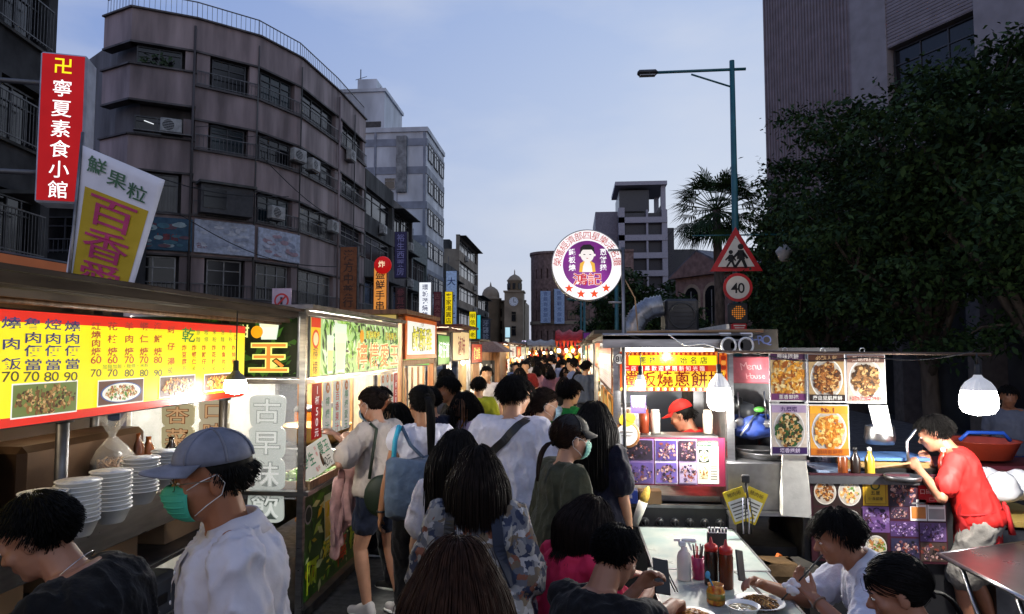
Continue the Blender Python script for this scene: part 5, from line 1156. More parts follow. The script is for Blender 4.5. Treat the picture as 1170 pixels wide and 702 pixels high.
# hanging price cards and things on the counter
def card(name, label, y, z0, z1, w, face, texts, x=X2+.045, cat='sign', group=None):
    t = thing(name, label, cat, mtx=frame((x, y, z0), (0, 1, 0)), group=group); mb = MB(); h = z1-z0
    mb.box((0, h/2, -.003), (w, h, .004), face); mb.build('card', t); mb = MB()
    for st_, xx, yy, s_, m, kw in texts: mb.text(st_, xx, yy, s_, .001, m, **kw)
    mb.build('lettering', t); return t
WHc = glow('#f4f2e8', .35); RDc = glow('#c8141c', .35); GRc = paint('#0f8a5a'); WT = glow('#ffffff', .6)
for k, (y, nm, fc, chs, cl_) in enumerate(((4.98, 'red price card reading one cup fifty', RDc, '1杯50元', WT), (5.2, 'white price card with green lemon juice characters beside the red card', WHc, '檸檬汁', GRc), (5.42, 'white price card with red passion fruit characters', WHc, '百香果汁', REDL), (5.64, 'white price card with green characters, last of the near four', WHc, '檸檬愛玉', GRc), (6.75, 'far white price card with green characters over the counter', WHc, '檸檬汁', GRc), (6.92, 'far white price card with red characters over the counter', WHc, '百香汁', REDL), (7.09, 'far white card with green jelly characters beside the end red card', WHc, '愛玉汁', GRc), (7.26, 'red price card at the far end of the drink stall', RDc, '1杯50元', WT))):
    n = len(chs); z0, z1 = 1.27, 1.68
    texts = [(chs, 0, (z1-z0)*(.5 if n == 5 else .40), .068 if n > 4 else .075, cl_, dict(dy=-(.079 if n == 5 else .083 if n == 4 else .095), w=1.2, bold=.8))]
    t = card('price_card', nm, y, z0, z1, .19 if k < 4 else .15, fc, texts)
    if fc is WHc:
        mb = MB(); mb.disc(0, .365, .042, .001, paint('#e07a1c'), 18); mb.text('冰', 0, .365, .045, .002, WT); mb.build('badge', t)
t = thing('sign_card', 'tilted white card with green wild jelly characters and price 40', 'sign', mtx=frame((X2+.0, 5.25, .98), (.0, .93, .10), (-.35, -.12, 1)))
mb = MB(); mb.box((0, .12, -.003), (.62, .24, .005), WHc); mb.build('card', t); mb = MB(); mb.text('野生', -.17, .14, .11, .001, GRc, bold=1.2); mb.text('愛玉', .16, .165, .11, .001, GRc, bold=1.2); mb.text('特價', .0, .17, .04, .001, REDL, dy=-.045); mb.text('40元', .14, .055, .085, .001, BLK, bold=1); mb.text('每杯', -.06, .045, .045, .001, REDL); mb.build('lettering', t)
mb = MB(); mb.lathe([(.20, 0), (.27, .05), (.31, .16), (.315, .165), (.30, .165), (.25, .06), (.01, .03)], mat('basin_wood', (.55, .28, .07), .35, var=.3, scale=4), 30, (-2.3, 6.0, 1.1)); tag(mb.build('wooden_basin'), 'big golden brown basin on the drink stall counter', 'basin')
mb = MB(); mb.box((-2.3, 6.0, 1.0), (.6, .62, .19), STEEL, bev=.01); tag(mb.build('ice_box'), 'steel box under the golden basin', 'box')
tr = thing('produce_tray', 'bamboo tray on the drink counter heaped with small limes', 'tray', (-2.08, 5.25, .915)); mb = MB(); mb.box((0, 0, .004), (.34, .74, .008), PALLET)
for x, y, dx, dy in ((.165, 0, .012, .74), (-.165, 0, .012, .74), (0, .365, .34, .012), (0, -.365, .34, .012)): mb.box((x, y, .03), (dx, dy, .06), PALLET)
mb.build('tray_base', tr)
LM = [mat('lime_green', (.16, .34, .05), .35, var=.3, scale=20), mat('lime_pale', (.30, .42, .12), .35, var=.3, scale=20)]; rr = random.Random(4); mb = MB(); mb.ell((0, 0, 0), (.026, .03, .025), LM[0], 12); lime = mb.build('lime'); lime2 = None; n = 0
for L_ in range(2):
    for i in range(5):
        for j in range(11):
            if L_ and (i in (0, 4) or rr.random() < .4): continue
            o = lime if n == 0 else lime.copy()
            if n: COL.objects.link(o)
            if n == 1: o.data = lime.data.copy(); o.data.materials[0] = LM[1]; lime2 = o.data
            elif n > 1 and rr.random() < .4: o.data = lime2
            n += 1; o.location = (-2.08-.12+.06*i+rr.uniform(-.006, .006), 5.25-.31+.062*j+rr.uniform(-.006, .006), .915+.034+.042*L_); o.rotation_euler = (rr.uniform(0, 3), rr.uniform(0, 3), 0); tag(o, 'small green lime heaped on the bamboo tray', 'lime', 'limes heaped on the bamboo tray')
mb = MB(); mb.lathe([(.055, 0), (.06, .03), (.045, .09), (.02, .14), (.002, .15)], mat('coco_brown', (.12, .06, .03), .8, bump=.4, scale=30), 14, (-2.02, 5.3, .99)); tag(mb.build('brown_fruit'), 'brown conical fruit lying on the limes', 'fruit')
for k, (x, y, r, h_, hx, lb) in enumerate(((-2.15, 6.55, .05, .14, '#d8d4c8', 'stack of clear cups by the golden basin'), (-2.05, 6.75, .06, .1, '#c8c0b0', 'wrapped white packet on the drink counter'), (-2.2, 7.0, .07, .2, '#a89878', 'tall jar at the far end of the drink counter'))):
    mb = MB(); mb.lathe([(r*.8, 0), (r, h_*.8), (r*1.05, h_), (r*.2, h_+.004)], paint(hx, .3), 16, (x, y, .916)); tag(mb.build('cup'), lb, 'cup')
# lower poster
t = thing('stall_poster', 'bright green jelly poster covering the lower front of the drink stall', 'poster', mtx=frame((X2+.0, 6.1, .1), (0, 1, 0)))
mb = MB(); mb.box((0, .38, -.006), (2.56, .76, .01), paint('#2f5a14', .4)); mb.build('sheet', t); mb = MB(); rr = random.Random(3)
for k in range(150):
    x, y = rr.uniform(-1.2, 1.2), rr.uniform(.03, .72); a = rr.uniform(0, 6.3); L = rr.uniform(.03, .12); wd = L*.3; mb.poly([(x-L*cos(a), y-L*sin(a)*.5), (x+wd*sin(a), y-wd*cos(a)), (x+L*cos(a), y+L*sin(a)*.5), (x-wd*sin(a), y+wd*cos(a))], .001+k*.00001, paint(rr.choice(['#4a8a1c', '#7ab82c', '#b8d850', '#1c3c0c', '#d8e8a0', '#2c6a18', '#e0c020']), .4))
for x, y, w_, h_, c_ in ((-.72, .33, .2, .36, '#d8c020'), (-.42, .3, .2, .4, '#c8e0a0'), (-.12, .42, .16, .28, '#58b0a0')): mb.poly([(x-w_*.4, y), (x+w_*.4, y), (x+w_*.55, y+h_), (x-w_*.55, y+h_)], .004, paint('#d8ecc0', .3)); mb.poly([(x-w_*.34, y+.02), (x+w_*.34, y+.02), (x+w_*.45, y+h_*.85), (x-w_*.45, y+h_*.85)], .005, paint(c_, .3))
mb.build('print', t); mb = MB()
for k, c_ in enumerate('阿婆檸檬愛玉冰'): mb.text(c_, -1.05+.32*k, .16+.06*(k % 2), .26, .007, paint(['#c8e030', '#e8e040', '#e05020'][k % 3]), w=1.0, bold=1.3)
mb.disc(-1.15, .62, .07, .007, paint('#c8c8c0')); mb.disc(-1.15, .62, .055, .008, paint('#2a3a30')); mb.build('lettering', t)
p = onX(322, 344, -2.2); t = thing('notice_sign', 'small pale no-entry notice on a stick above the drink stall', 'sign', mtx=frame((p.x+.0, p.y, p.z-.09), (1, 0, 0)))
mb = MB(); mb.box((0, .09, 0), (.15, .19, .01), paint('#b8a4b4')); mb.tube([(0, 0, -.02), (0, -.14, -.02)], .008, STEEL_D, 6); mb.build('plate', t); mb = MB(); mb.disc(0, .09, .058, .006, RIM); mb.disc(0, .09, .044, .007, paint('#b8a4b4')); mb.box((0, .09, .009), (.09, .014, .001), RIM, R=Matrix.Rotation(.8, 3, 'Z')); mb.box((0, .09, .008), (.018, .055, .001), BLK); mb.build('marking', t)

# ---------------------------------------------------------------- wooden-framed stall and the generic rows
WD = mat('stall_wood', (.30, .13, .045), .5, var=.4, scale=4, stretch=(6, 6, 1), bump=.1)
st = thing('food_stall', 'wood-framed stall with orange trim and a lit white sign, past the drink stall', 'food stall', (-2.5, 8.5, 0))
mb = MB()
for x, y in ((X2, 7.6), (X2, 9.35), (-3.1, 7.6), (-3.1, 9.35)): mb.box((x, y, 1.15), (.06, .06, 2.3), WD)
mb.box((X2, 8.47, 1.78), (.06, 1.69, .06), WD); mb.box((X2, 8.47, 2.3), (.07, 1.69, .06), WD); mb.box((-2.55, 7.6, 1.78), (1.1, .05, .05), WD); mb.build('frame', st, world=True)
mb = MB(); mb.box((-2.53, 8.48, 2.36), (1.35, 1.95, .05), WD); mb.build('roof', st, world=True)
mb = MB(); mb.box((-2.3, 8.48, .5), (.6, 1.7, .9), WD); mb.box((-2.25, 8.48, .96), (.7, 1.75, .03), WD)
for k in range(5): mb.box((X2+.01, 7.85+.31*k, 1.35), (.02, .03, .74), WD)
mb.box((-3.08, 8.48, 1.3), (.03, 1.7, 1.9), mat('stall_back_warm', (.55, .33, .14), .6)); mb.build('counter', st, world=True)
lamp((-2.4, 8.45, 1.95), 85, (1, .72, .38), .08, st)
# roof end board, cream with a red rounded frame
t = thing('stall_board', 'long cream board with a red rounded frame over the wooden stall end', 'sign', mtx=frame((-2.62, 7.56, 2.10), (1, 0, 0)))
mb = MB(); mb.box((0, .12, -.02), (1.3, .25, .03), paint('#7a6420')); mb.build('casing', t); mb = MB(); mb.box((0, .12, -.002), (1.26, .21, .008), glow('#d8bc6a', .55)); mb.quad(-.45, .05, .6, .17, .004, REDG); mb.quad(-.44, .06, .59, .16, .006, glow('#e8d8a8', .6)); mb.build('face', t)
OR_ = glow('#c85a10', .7)
def exfr(w, h, m):
    def f(mb): mb.box((0, .03, .012), (w, .05, .012), m); mb.box((0, h-.03, .012), (w, .05, .012), m); mb.box((-w/2+.025, h/2, .012), (.05, h-.1, .012), m); mb.box((w/2-.025, h/2, .012), (.05, h-.1, .012), m)
    return f
signbox('lit_sign', 'lit white sign with big yellow-green characters in an orange frame', (X2+.05, 8.47, 1.82), (0, 1, 0), 1.72, .5, .08, glow('#f2f0e4', .9), WD, [('鹹酥雞', 0, .24, .30, paint('#1a1408'), dict(bold=3.2, w=1.25)), ('老牌', 0, .43, .07, paint('#6a5a10'), {})], lambda mb: (exfr(1.72, .5, OR_)(mb), mb.text('鹹酥雞', 0, .24, .30, .0165, glow('#d8d020', .9), bold=1.0, w=1.25)))
def stall(label, X, ya, yb, side, hsign, fc, txt, tc_, lampc=(1, .85, .6), power=24, edge=None, counter='#8a6a44', pw=1.2, sign2=None, seed=1, zt=2.1, group=None):
    """a lit market stall along the lane: posts, roof, counter heaped with food, light-box sign"""
    rr = random.Random(seed); s = -1 if side == 'l' else 1; yc = (ya+yb)/2; L = yb-ya
    t = thing('food_stall', label, 'food stall', (X+s*pw/2, yc, 0), group=group)
    for x, y in ((X, ya+.03), (X, yb-.03), (X+s*pw, ya+.03), (X+s*pw, yb-.03)):
        mb = MB(); mb.box((x, y, zt/2), (.04, .04, zt), STEEL_D); mb.build('post', t, world=True)
    mb = MB(); mb.box((X+s*(pw/2-.05), yc, zt+.02), (pw+.3, L+.05, .04), paint(rr.choice(['#3a3430', '#5a2018', '#2c3238', '#4a4238']), .6)); mb.build('roof', t, world=True)
    mb = MB(); mb.box((X+s*.3, yc, .45), (.55, L-.1, .86), paint(counter, .5)); mb.box((X+s*.3, yc, .9), (.62, L-.04, .035), STEEL); mb.build('counter', t, world=True)
    mb = MB(); mb.box((X+s*pw, yc, 1.2), (.03, L-.08, 2.0), paint(rr.choice(['#c8b898', '#b89868', '#d8d0c0']), .7)); mb.build('back_wall', t, world=True)
    mb = MB(); ax = (0, 1, 0) if side == 'l' else (0, -1, 0); mb.M = frame((X-s*.03, yc, zt-.04-hsign), ax); mb.box((0, hsign/2, -.03), (L-.1, hsign, .06), edge or DARK); mb.build('sign_casing', t, world=True)
    mb = MB(); mb.M = frame((X-s*.03, yc, zt-.04-hsign), ax); mb.quad(-L/2+.08, .02, L/2-.08, hsign-.02, .003, fc)
    mb.text(txt, 0, hsign/2, min(hsign*.66, (L-.3)/len(txt)), .006, tc_, bold=1.2, w=1.1); mb.build('sign_face', t, world=True)
    if sign2:
        mb = MB(); mb.M = frame((X+s*pw/2, ya-.02, zt-.04-hsign), (1, 0, 0)); mb.box((0, hsign/2, -.012), (pw, hsign, .02), edge or DARK); mb.quad(-pw/2+.03, .02, pw/2-.03, hsign-.02, .002, sign2[1]); mb.text(sign2[0], 0, hsign/2, min(hsign*.6, pw/len(sign2[0])*.8), .005, sign2[2], bold=1.2); mb.build('end_sign', t, world=True)
    mb = MB()
    for k in range(int(L*9)):
        x, y = X+s*rr.uniform(.06, .55), rr.uniform(ya+.1, yb-.1); q = rr.uniform(.05, .1); mb.lathe([(q*.8, 0), (q, rr.uniform(.04, .12)), (q*.6, .13), (.01, .135+rr.uniform(0, .05))], paint(rr.choice(['#b87838', '#d8c8a0', '#8a3a1c', '#e0d8c8', '#c8a040', '#6a7a30', '#a8a8a8']), .5), 10, (x, y, .918))
    mb.build('food_trays', t, world=True)
    mb = MB()
    for k in range(max(1, int(L/1.2))):
        y = ya+L*(k+.5)/max(1, int(L/1.2)); mb.ell((X+s*.25, y, zt-.30-hsign*.3), (.045, .045, .055), glow('#fff2d8', 8), 10); mb.tube([(X+s*.25, y, zt-.25-hsign*.3), (X+s*.25, y, zt)], .006, BLACK, 5)
    mb.build('bulbs', t, world=True)
    for k in range(max(1, int(L/2))): lamp((X+s*.3, ya+L*(k+.5)/max(1, int(L/2)), zt-.42-hsign*.3), power*2.8, lampc, .06, t)
    return t
Wg = glow('#f6f0e0', .85); TXR, TXG, TXY, TXW = paint('#c01818'), paint('#156a2c'), glow('#fff08a', 1), glow('#ffffff', 1.1)
stall('small stall with a lit green sign right after the wooden stall', X2, 9.55, 10.6, 'l', .46, glow('#4aa83c', .8), '蚵仔煎', TXW, seed=3, sign2=('煎', glow('#58b848', .7), TXR), zt=2.2)
stall('stall with a lit pale sign and large orange-red characters on the left row', X2, 10.75, 12.6, 'l', .52, glow('#e8c890', .85), '滷味', TXR, seed=4, sign2=('滷味', glow('#e0d0a0', .8), TXR), zt=2.3)
stall('left-row stall with a lit red sign before the wooden kiosk', X2, 12.8, 14.4, 'l', .4, glow('#c83018', .8), '豬血糕', TXY, seed=5)
for k, (ya, txt, fcx, tcx, lb) in enumerate(((18.5, '地瓜球', '#e8a020', TXR, 'left-row stall with an amber sign beyond the wooden kiosk'), (20.8, '臭豆腐', '#e8e0d0', TXR, 'left-row stall with a white sign and red characters beyond the kiosk'), (23.2, '雞排', '#d84818', TXY, 'left-row stall with an orange-red sign farther down the lane'), (25.8, '麻辣鍋', '#b81c18', TXY, 'left-row stall with a dark red sign far down the lane'), (28.6, '米粉', '#e0d8b8', TXG, 'left-row stall with a cream sign and green characters far down the lane'), (31.5, '肉圓', '#f0d890', TXR, 'farthest left-row stall with a pale yellow sign'))): stall(lb, X2-.25*(k > 2), ya, ya+2.1, 'l', .4, glow(fcx, .85), txt, tcx, seed=20+k, power=26)
# wooden kiosk
pk0, pk1 = onY(540, 460, 14.9), onY(571, 460, 14.9); kx0, kx1 = pk0.x, pk1.x
st = thing('wooden_kiosk', 'brown wooden kiosk with a low pitched roof standing in the lane', 'kiosk', ((kx0+kx1)/2, 15.6, 0)); mb = MB(); WOOD = WD
mb.box(((kx0+kx1)/2, 15.6, .96), (kx1-kx0, 1.4, 1.92), WOOD)
for k in range(8): mb.box((kx0+(kx1-kx0)*(k+.5)/8, 14.885, .96), ((kx1-kx0)/8-.012, .03, 1.9), WOOD)
mb.build('wall', st, world=True); mb = MB(); xm = (kx0+kx1)/2; a = .18
mb.add([(kx0-a, 14.6, 1.88), (kx1+a, 14.6, 1.88), (kx1+a, 16.6, 1.88), (kx0-a, 16.6, 1.88), (xm-.1, 15.2, 2.12), (xm+.1, 15.2, 2.12), (xm+.1, 16, 2.12), (xm-.1, 16, 2.12)], [(0, 3, 2, 1), (0, 1, 5, 4), (1, 2, 6, 5), (2, 3, 7, 6), (3, 0, 4, 7), (4, 5, 6, 7)], WOOD); mb.build('roof', st, world=True)
mb = MB(); mb.box((xm+.02, 14.86, 1.45), (.34, .02, .5), DARK)
for k in range(3): mb.tube([(xm-.08+.1*k, 14.83, 1.2), (xm-.08+.1*k, 14.83, 1.62)], .016, PAPERW, 6)
mb.build('window', st, world=True)
# right row beyond the pancake stall
for k, (X, ya, txt, fcx, tcx, lb) in enumerate(((.42, 7.3, '天婦羅', '#f0e4cc', TXR, 'right-row stall just behind the pancake stall with a cream sign'), (.42, 9.9, '炭烤', '#e05a18', TXY, 'right-row stall with an orange sign'), (.40, 12.6, '花枝', '#d8d0c0', TXR, 'right-row stall with a pale sign and red characters'), (.42, 15.4, '章魚燒', '#c81c14', TXY, 'right-row stall with a red sign'), (.40, 18.4, '串燒', '#e88818', TXR, 'right-row stall with an amber sign'), (.3, 21.6, '果汁', '#e8e8d8', TXG, 'right-row stall with a white sign and green characters'), (.15, 25, '麻糬', '#d83018', TXY, 'far right-row stall with a scarlet sign'), (-.1, 28.5, '烤玉米', '#e8c040', TXR, 'farthest right-row stall with a yellow sign'))): stall(lb, X, ya, ya+2.3, 'r', .42, glow(fcx, .85), txt, tcx, seed=40+k, power=26, lampc=(1, .82, .55))
# the lane's end: big red and orange canopy stall and far lit stalls across
def canopy(label, u0, u1, v0, v1, Y, c1, c2, seed):
    a, b = onY(u0, v0, Y), onY(u1, v1, Y); t = thing('canopy_stall', label, 'food stall', ((a.x+b.x)/2, Y, 0)); w = b.x-a.x; z1 = a.z; rr = random.Random(seed)
    mb = MB(); n = 8; vs = []
    for i in range(n+1):
        x = a.x+w*i/n
        for y, dz in ((Y, -.35), (Y+.9, 0), (Y+1.8, -.2)): vs.append((x, y, z1+dz+.06*sin(i*2)))
    mb.add(vs, [(i*3+j, i*3+j+1, i*3+j+4, i*3+j+3) for i in range(n) for j in range(2)], paint(c1, .6), True)
    for i in range(n): mb.add([(a.x+w*i/n, Y, z1-.35), (a.x+w*(i+1)/n, Y, z1-.35), (a.x+w*(i+.5)/n, Y, z1-.6)], [(0, 1, 2)], paint(c1 if i % 2 else c2, .6))
    c = mb.build('canopy', t, world=True); c.modifiers.new('t', 'SOLIDIFY').thickness = .01
    mb = MB()
    for x in (a.x+.05, b.x-.05): mb.box((x, Y+.05, (z1-.35)/2), (.05, .05, z1-.35), STEEL_D)
    mb.build('post', t, world=True); mb = MB(); mb.box(((a.x+b.x)/2, Y+.5, .55), (w-.1, .8, 1.1), paint('#6a4028', .6)); mb.build('counter', t, world=True); mb = MB()
    for k in range(40): p_ = (a.x+rr.uniform(.05, w-.05), Y+.1+rr.uniform(0, .5), rr.uniform(1.15, z1-.5)); q = rr.uniform(.04, .12); mb.ell(p_, (q, q, q*1.2), paint(rr.choice(['#d86018', '#e8a028', '#c02818', '#e8d0a0', '#6a3018', '#d8c030']), .5), 8)
    mb.build('hanging_goods', t, world=True); mb = MB()
    for k in range(4): mb.ell((a.x+w*(k+.5)/4, Y+.2, z1-.7), (.07, .07, .08), glow('#ffe8c0', 7), 8)
    mb.build('bulbs', t, world=True); lamp(((a.x+b.x)/2, Y-.1, z1-.8), 32, (1, .72, .4), .1, t)
canopy('stall under a bright red canopy heaped with orange goods, right of the lane end', 634, 668, 378, 420, 24, '#b81814', '#d84818', 1)
canopy('dim grey-canopied stall left of the lane end', 572, 600, 391, 420, 32, '#5a5048', '#8a7a60', 2)
canopy('white-canopied stall in the middle of the lane end', 600, 634, 389, 420, 38, '#a8a098', '#c8b898', 3)

# ---------------------------------------------------------------- signs of the left facades
def vsign(label, u0, u1, v0, v1, D, face, edge, txt, tm, sz=None, ax=(1, 0, 0), dep=.25, bold=1, extra=None, w=1.0):
    pa, pb = onD((u0+u1)/2, v1, D), onD((u0+u1)/2, v0, D); wd = (u1-u0)*D/FOC; h = pb.z-pa.z; n = max(1, len(txt)); s = sz or min(wd*.75, h/n*.86)
    return signbox('vertical_sign', label, pa, ax, wd, h, dep, face, edge, [(txt, 0, h*.5, s, tm, dict(dy=-h/n*.9, bold=bold, w=w))] if txt else [], extra)
BRN = mat('sign_brown', srgb('#5a3216'), .6, var=.3, emit=.25)  # faint glow put into the brown colour; the sign has no lamp
vsign('brown unlit vertical sign with dark characters at the round block\'s end', 387, 408, 281, 356, 27, BRN, DARK, '漢方中藥行', paint('#2a140a'))
t = vsign('orange lit vertical sign with a red round top and black brush characters', 426, 442, 305, 358, 26, glow('#d88a3c', .85), paint('#7a3a14'), '盛鮮手串', paint('#141010'))
p = onD(437, 303, 25.8); t = thing('round_sign', 'glowing red ball sign on top of the orange vertical sign', 'sign', mtx=frame(p, (1, 0, 0))); mb = MB(); mb.ell((0, 0, -.05), (.34, .34, .16), glow('#b01414', .8), 20); mb.build('globe', t); mb = MB(); mb.text('炸', 0, .02, .26, .115, glow('#f8d8b0', 1.0), bold=1.6); mb.build('lettering', t)
vsign('dark blue vertical pharmacy sign, upper one on the shop house', 450, 465, 264, 318, 34, mat('sign_navy', srgb('#14123a'), .5, emit=.35), DARK, '裕生西藥房', paint('#8a88b8'))
vsign('dark maroon vertical sign directly below the blue pharmacy sign', 451, 464, 328, 360, 34, mat('sign_maroon', srgb('#2a1014'), .5, emit=.2), DARK, '參茸行', paint('#7a3a40'))
vsign('bright white vertical sign with blue and red characters', 478, 493, 322, 366, 30, glow('#eef2fa', .95), STEEL_D, '環城港燒餅', paint('#3a4a9a'), sz=.27)
vsign('dark red vertical sign just right of the white one', 495, 504, 333, 374, 36, mat('sign_wine', srgb('#4a1420'), .5, emit=.3), DARK, '古典大酒家', paint('#8a5a58'))
vsign('yellow lit vertical sign with dark characters in front of the pale billboard', 508, 517, 333, 372, 38, glow('#e8cc10', .9), paint('#7a6a10'), '客家湯圓店', paint('#2a2a10'))
vsign('pale blue tall billboard behind the yellow vertical sign', 509, 522, 309, 372, 52, mat('board_blue', srgb('#9ab4dc'), .5, emit=.25), DARK, '大旅社', paint('#2a4a8a'))
vsign('far yellow vertical sign over the stall row', 536, 544, 356, 388, 42, glow('#e8d210', .9), paint('#7a6a10'), '明信月老', paint('#3a3410'))
vsign('cyan lit strip sign beside the far yellow sign', 545, 549, 360, 390, 44, glow('#38b8c8', .85), DARK, '', BLK)
vsign('dim grey-blue vertical sign right of the cyan strip', 550, 560, 364, 398, 48, paint('#3a4658'), DARK, '牙醫診所', paint('#a8b4c4'))
vsign('white lit blank panel under the clock building', 577, 583, 374, 386, 60, glow('#b8e0f0', .9), DARK, '', BLK)
vsign('narrow white lit sign right below the blank panel', 577, 582, 387, 402, 61, glow('#e8f0e8', .8), DARK, '燒肉', paint('#5a4a3a'))
vsign('small glowing violet-white sign far down the lane', 596, 606, 389, 394, 55, glow('#e8dcff', 1.2), DARK, '', BLK)
p = onD(527, 388, 14.5); mb = MB(); mb.M = frame(p, (1, 0, 0)); mb.lathe([(.001, .02), (.1, .06), (.2, .0), (.21, -.02)], paint('#8a7a98'), 14, R=rotX(pi/2)); tag(mb.build('parasol'), 'small mauve parasol top between the left stalls and the kiosk', 'parasol')
p0 = onD(671, 388, 18); mb = MB(); t = signbox('purple_banner', 'purple banner with white lettering above the right stalls', (p0.x+.35, p0.y, p0.z-.1), (1, 0, 0), .95, .3, .02, glow('#5a2470', .5), DARK, [('夜市美食', 0, .15, .17, paint('#c8b0d8'), dict(bold=1))])
# ================================================================ pancake stall on the right, its table and the griddle counter
YF = 4.8; xa, xb = .30, 1.06
st = thing('pancake_stall', 'steel pancake stall with red and yellow signboard and a black knob panel', 'food stall', ((xa+xb)/2, 5.9, 0))
for x, y in ((xa, YF), (xb, YF), (xa, 7.05), (xb, 7.05)): mb = MB(); mb.box((x, y, 1.0), (.05, .05, 2.0), STEEL); mb.build('post', st, world=True)
mb = MB(); mb.box(((xa+xb)/2, 5.9, 2.015), (xb-xa+.2, 2.5, .03), STEEL); mb.box(((xa+xb)/2, 4.665, 1.985), (xb-xa+.2, .03, .08), STEEL); mb.tube([(xa-.1, 4.66, 2.03), (xb+.1, 4.66, 2.03)], .012, STEEL, 8); mb.build('roof', st, world=True)
mb = MB(); mb.box((xb-.0, 5.95, 1.2), (.02, 2.1, 1.6), STEEL_D); mb.box(((xa+xb)/2, 7.06, 1.2), (xb-xa, .02, 1.6), STEEL_D); mb.build('wall', st, world=True)
mb = MB(); mb.box(((xa+xb)/2, 4.86, .735), (xb-xa-.02, .06, .25), DARK, bev=.008); mb.box(((xa+xb)/2, 4.83, .865), (xb-xa, .05, .02), STEEL_D)
mb.box(((xa+xb)/2, 5.3, .9), (xb-xa-.06, .8, .04), STEEL_D); mb.box(((xa+xb)/2, 5.9, .45), (xb-xa-.04, 2.1, .8), DARK); mb.box((xa+.02, 5.95, 1.02), (.03, 2.1, .1), STEEL); mb.build('counter', st, world=True)
for k in range(7):
    x = xa+.085+.1*k; kn = MB(); kn.M = frame((x, 4.828, .755), (1, 0, 0)); kn.disc(0, 0, .03, .001, STEEL, 20); kn.lathe([(.024, .002), (.022, .022), (.012, .024), (.001, .024)], BLACK, 16); kn.box((0, 0, .028), (.007, .034, .01), STEEL)
    for j in range(8): kn.box((.027*cos(j*pi/4), .027*sin(j*pi/4), .002), (.004, .004, .001), BLACK)
    kn.build('knob', st, world=True)
mb = MB(); mb.tube([((xa+xb)/2-.3, 5.3, 1.93), ((xa+xb)/2+.3, 5.3, 1.93)], .018, glow('#fff6e4', 8), 8); mb.build('light_tube', st, world=True)
lamp(((xa+xb)/2, 5.25, 1.86), 22, (1, .9, .74), .07, st); lamp(((xa+xb)/2, 6.4, 1.86), 16, (1, .85, .65), .07, st)
zb, zt_ = onY(760, 447, YF-.04).z, onY(760, 402, YF-.04).z; h = zt_-zb; w = xb-xa-.02
t = thing('signboard', 'yellow and red lit signboard for green onion pancakes with ornate border', 'sign', mtx=frame(((xa+xb)/2, YF-.045, zb), (1, 0, 0)))
mb = MB(); mb.box((0, h/2, -.015), (w, h, .03), STEEL_D); mb.build('casing', t); mb = MB(); mb.quad(-w/2+.01, .0, w/2-.01, h, .002, glow('#c85018', .8)); mb.quad(-w/2+.07, h*.66, w/2-.08, h*.90, .004, glow('#f2e018', .95)); mb.quad(-w/2+.02, h*.50, w/2-.14, h*.65, .004, glow('#b81c20', .85)); mb.quad(-w/2+.025, h*.10, w/2-.03, h*.50, .005, glow('#f0b828', .9)); mb.build('face', t)
mb = MB(); rr = random.Random(6)
for k in range(46): x = -w/2+.02+(w-.04)*k/45; mb.disc(x, h*.05, .011, .004, glow(['#f4d060', '#f0f0e0', '#a83010'][k % 3], .85), 8); mb.disc(x, h*.95, .009, .004, glow(['#8a1810', '#e88a30'][k % 2], .8), 8)
for k in range(7): mb.disc(w/2-.035, h*(.12+.12*k), .018, .004, glow(['#8a2410', '#e09038'][k % 2], .8), 10)
mb.build('border', t)
mb = MB(); mb.text('蔥捲餅創始名店', .0, h*.78, .05, .006, paint('#1a1410'), dx=.068, bold=.8); mb.text('二店開幕歡迎舊雨新知光臨', -.06, h*.575, .036, .006, glow('#f4d8d0', .8), dx=.046, bold=.6); mb.text('鐵板燒蔥餅捲', 0, h*.30, .112, .008, glow('#7c1408', .35), dx=.115, bold=.9); mb.build('lettering', t)
mb = MB(); mb.M = frame((xa+.015, YF-.06, zt_-.05), (1, 0, 0)); mb.disc(0, 0, .038, .0, BLK, 24); mb.disc(0, 0, .034, .002, PAPERW, 24); mb.text('81', 0, 0, .045, .004, BLK, bold=1); tag(mb.build('number_plate'), 'small round white number 81 plate on the stall post', 'sign')
# lane-side sign and lit posters
t = thing('menu_sign', 'pale lit menu board with red columns on the lane side of the pancake stall', 'menu sign', mtx=frame((xa-.03, 6.0, 1.63), (0, -1, 0)))
mb = MB(); mb.box((0, .16, -.015), (2.2, .34, .03), paint('#8a4a1c')); mb.build('casing', t); mb = MB(); mb.quad(-1.07, .02, 1.07, .31, .002, glow('#f0dccc', .85)); mb.quad(-1.07, .27, 1.07, .31, .003, REDG); mb.build('face', t); mb = MB()
for k in range(13): mb.text('蔥捲餅加蛋起司豬肉牛泡菜'[k % 12]+'餅捲元', -.98+.163*k, .145, .055, .004, paint(['#c02020', '#8a2a1c'][k % 2]), dy=-.062)
mb.build('lettering', t)
for k, (y, kd, lb) in enumerate(((5.1, 'gold', 'lit golden food poster at the near lane side of the pancake stall'), (5.75, 'fried', 'lit food poster in the middle of the pancake stall\'s lane side'), (6.5, 'soup', 'lit food poster at the far lane side of the pancake stall'))):
    t = thing('poster', lb, 'poster', mtx=frame((xa-.032, y, 1.08), (0, -1, 0))); mb = MB(); mb.box((0, .25, -.01), (.5, .52, .02), paint('#b8741c')); mb.build('frame', t); mb = MB(); foodpic(mb, -.21, .03, .21, .48, .002, kd, 50+k, .55, bg='#e0b860', n=70); mb.build('print', t)
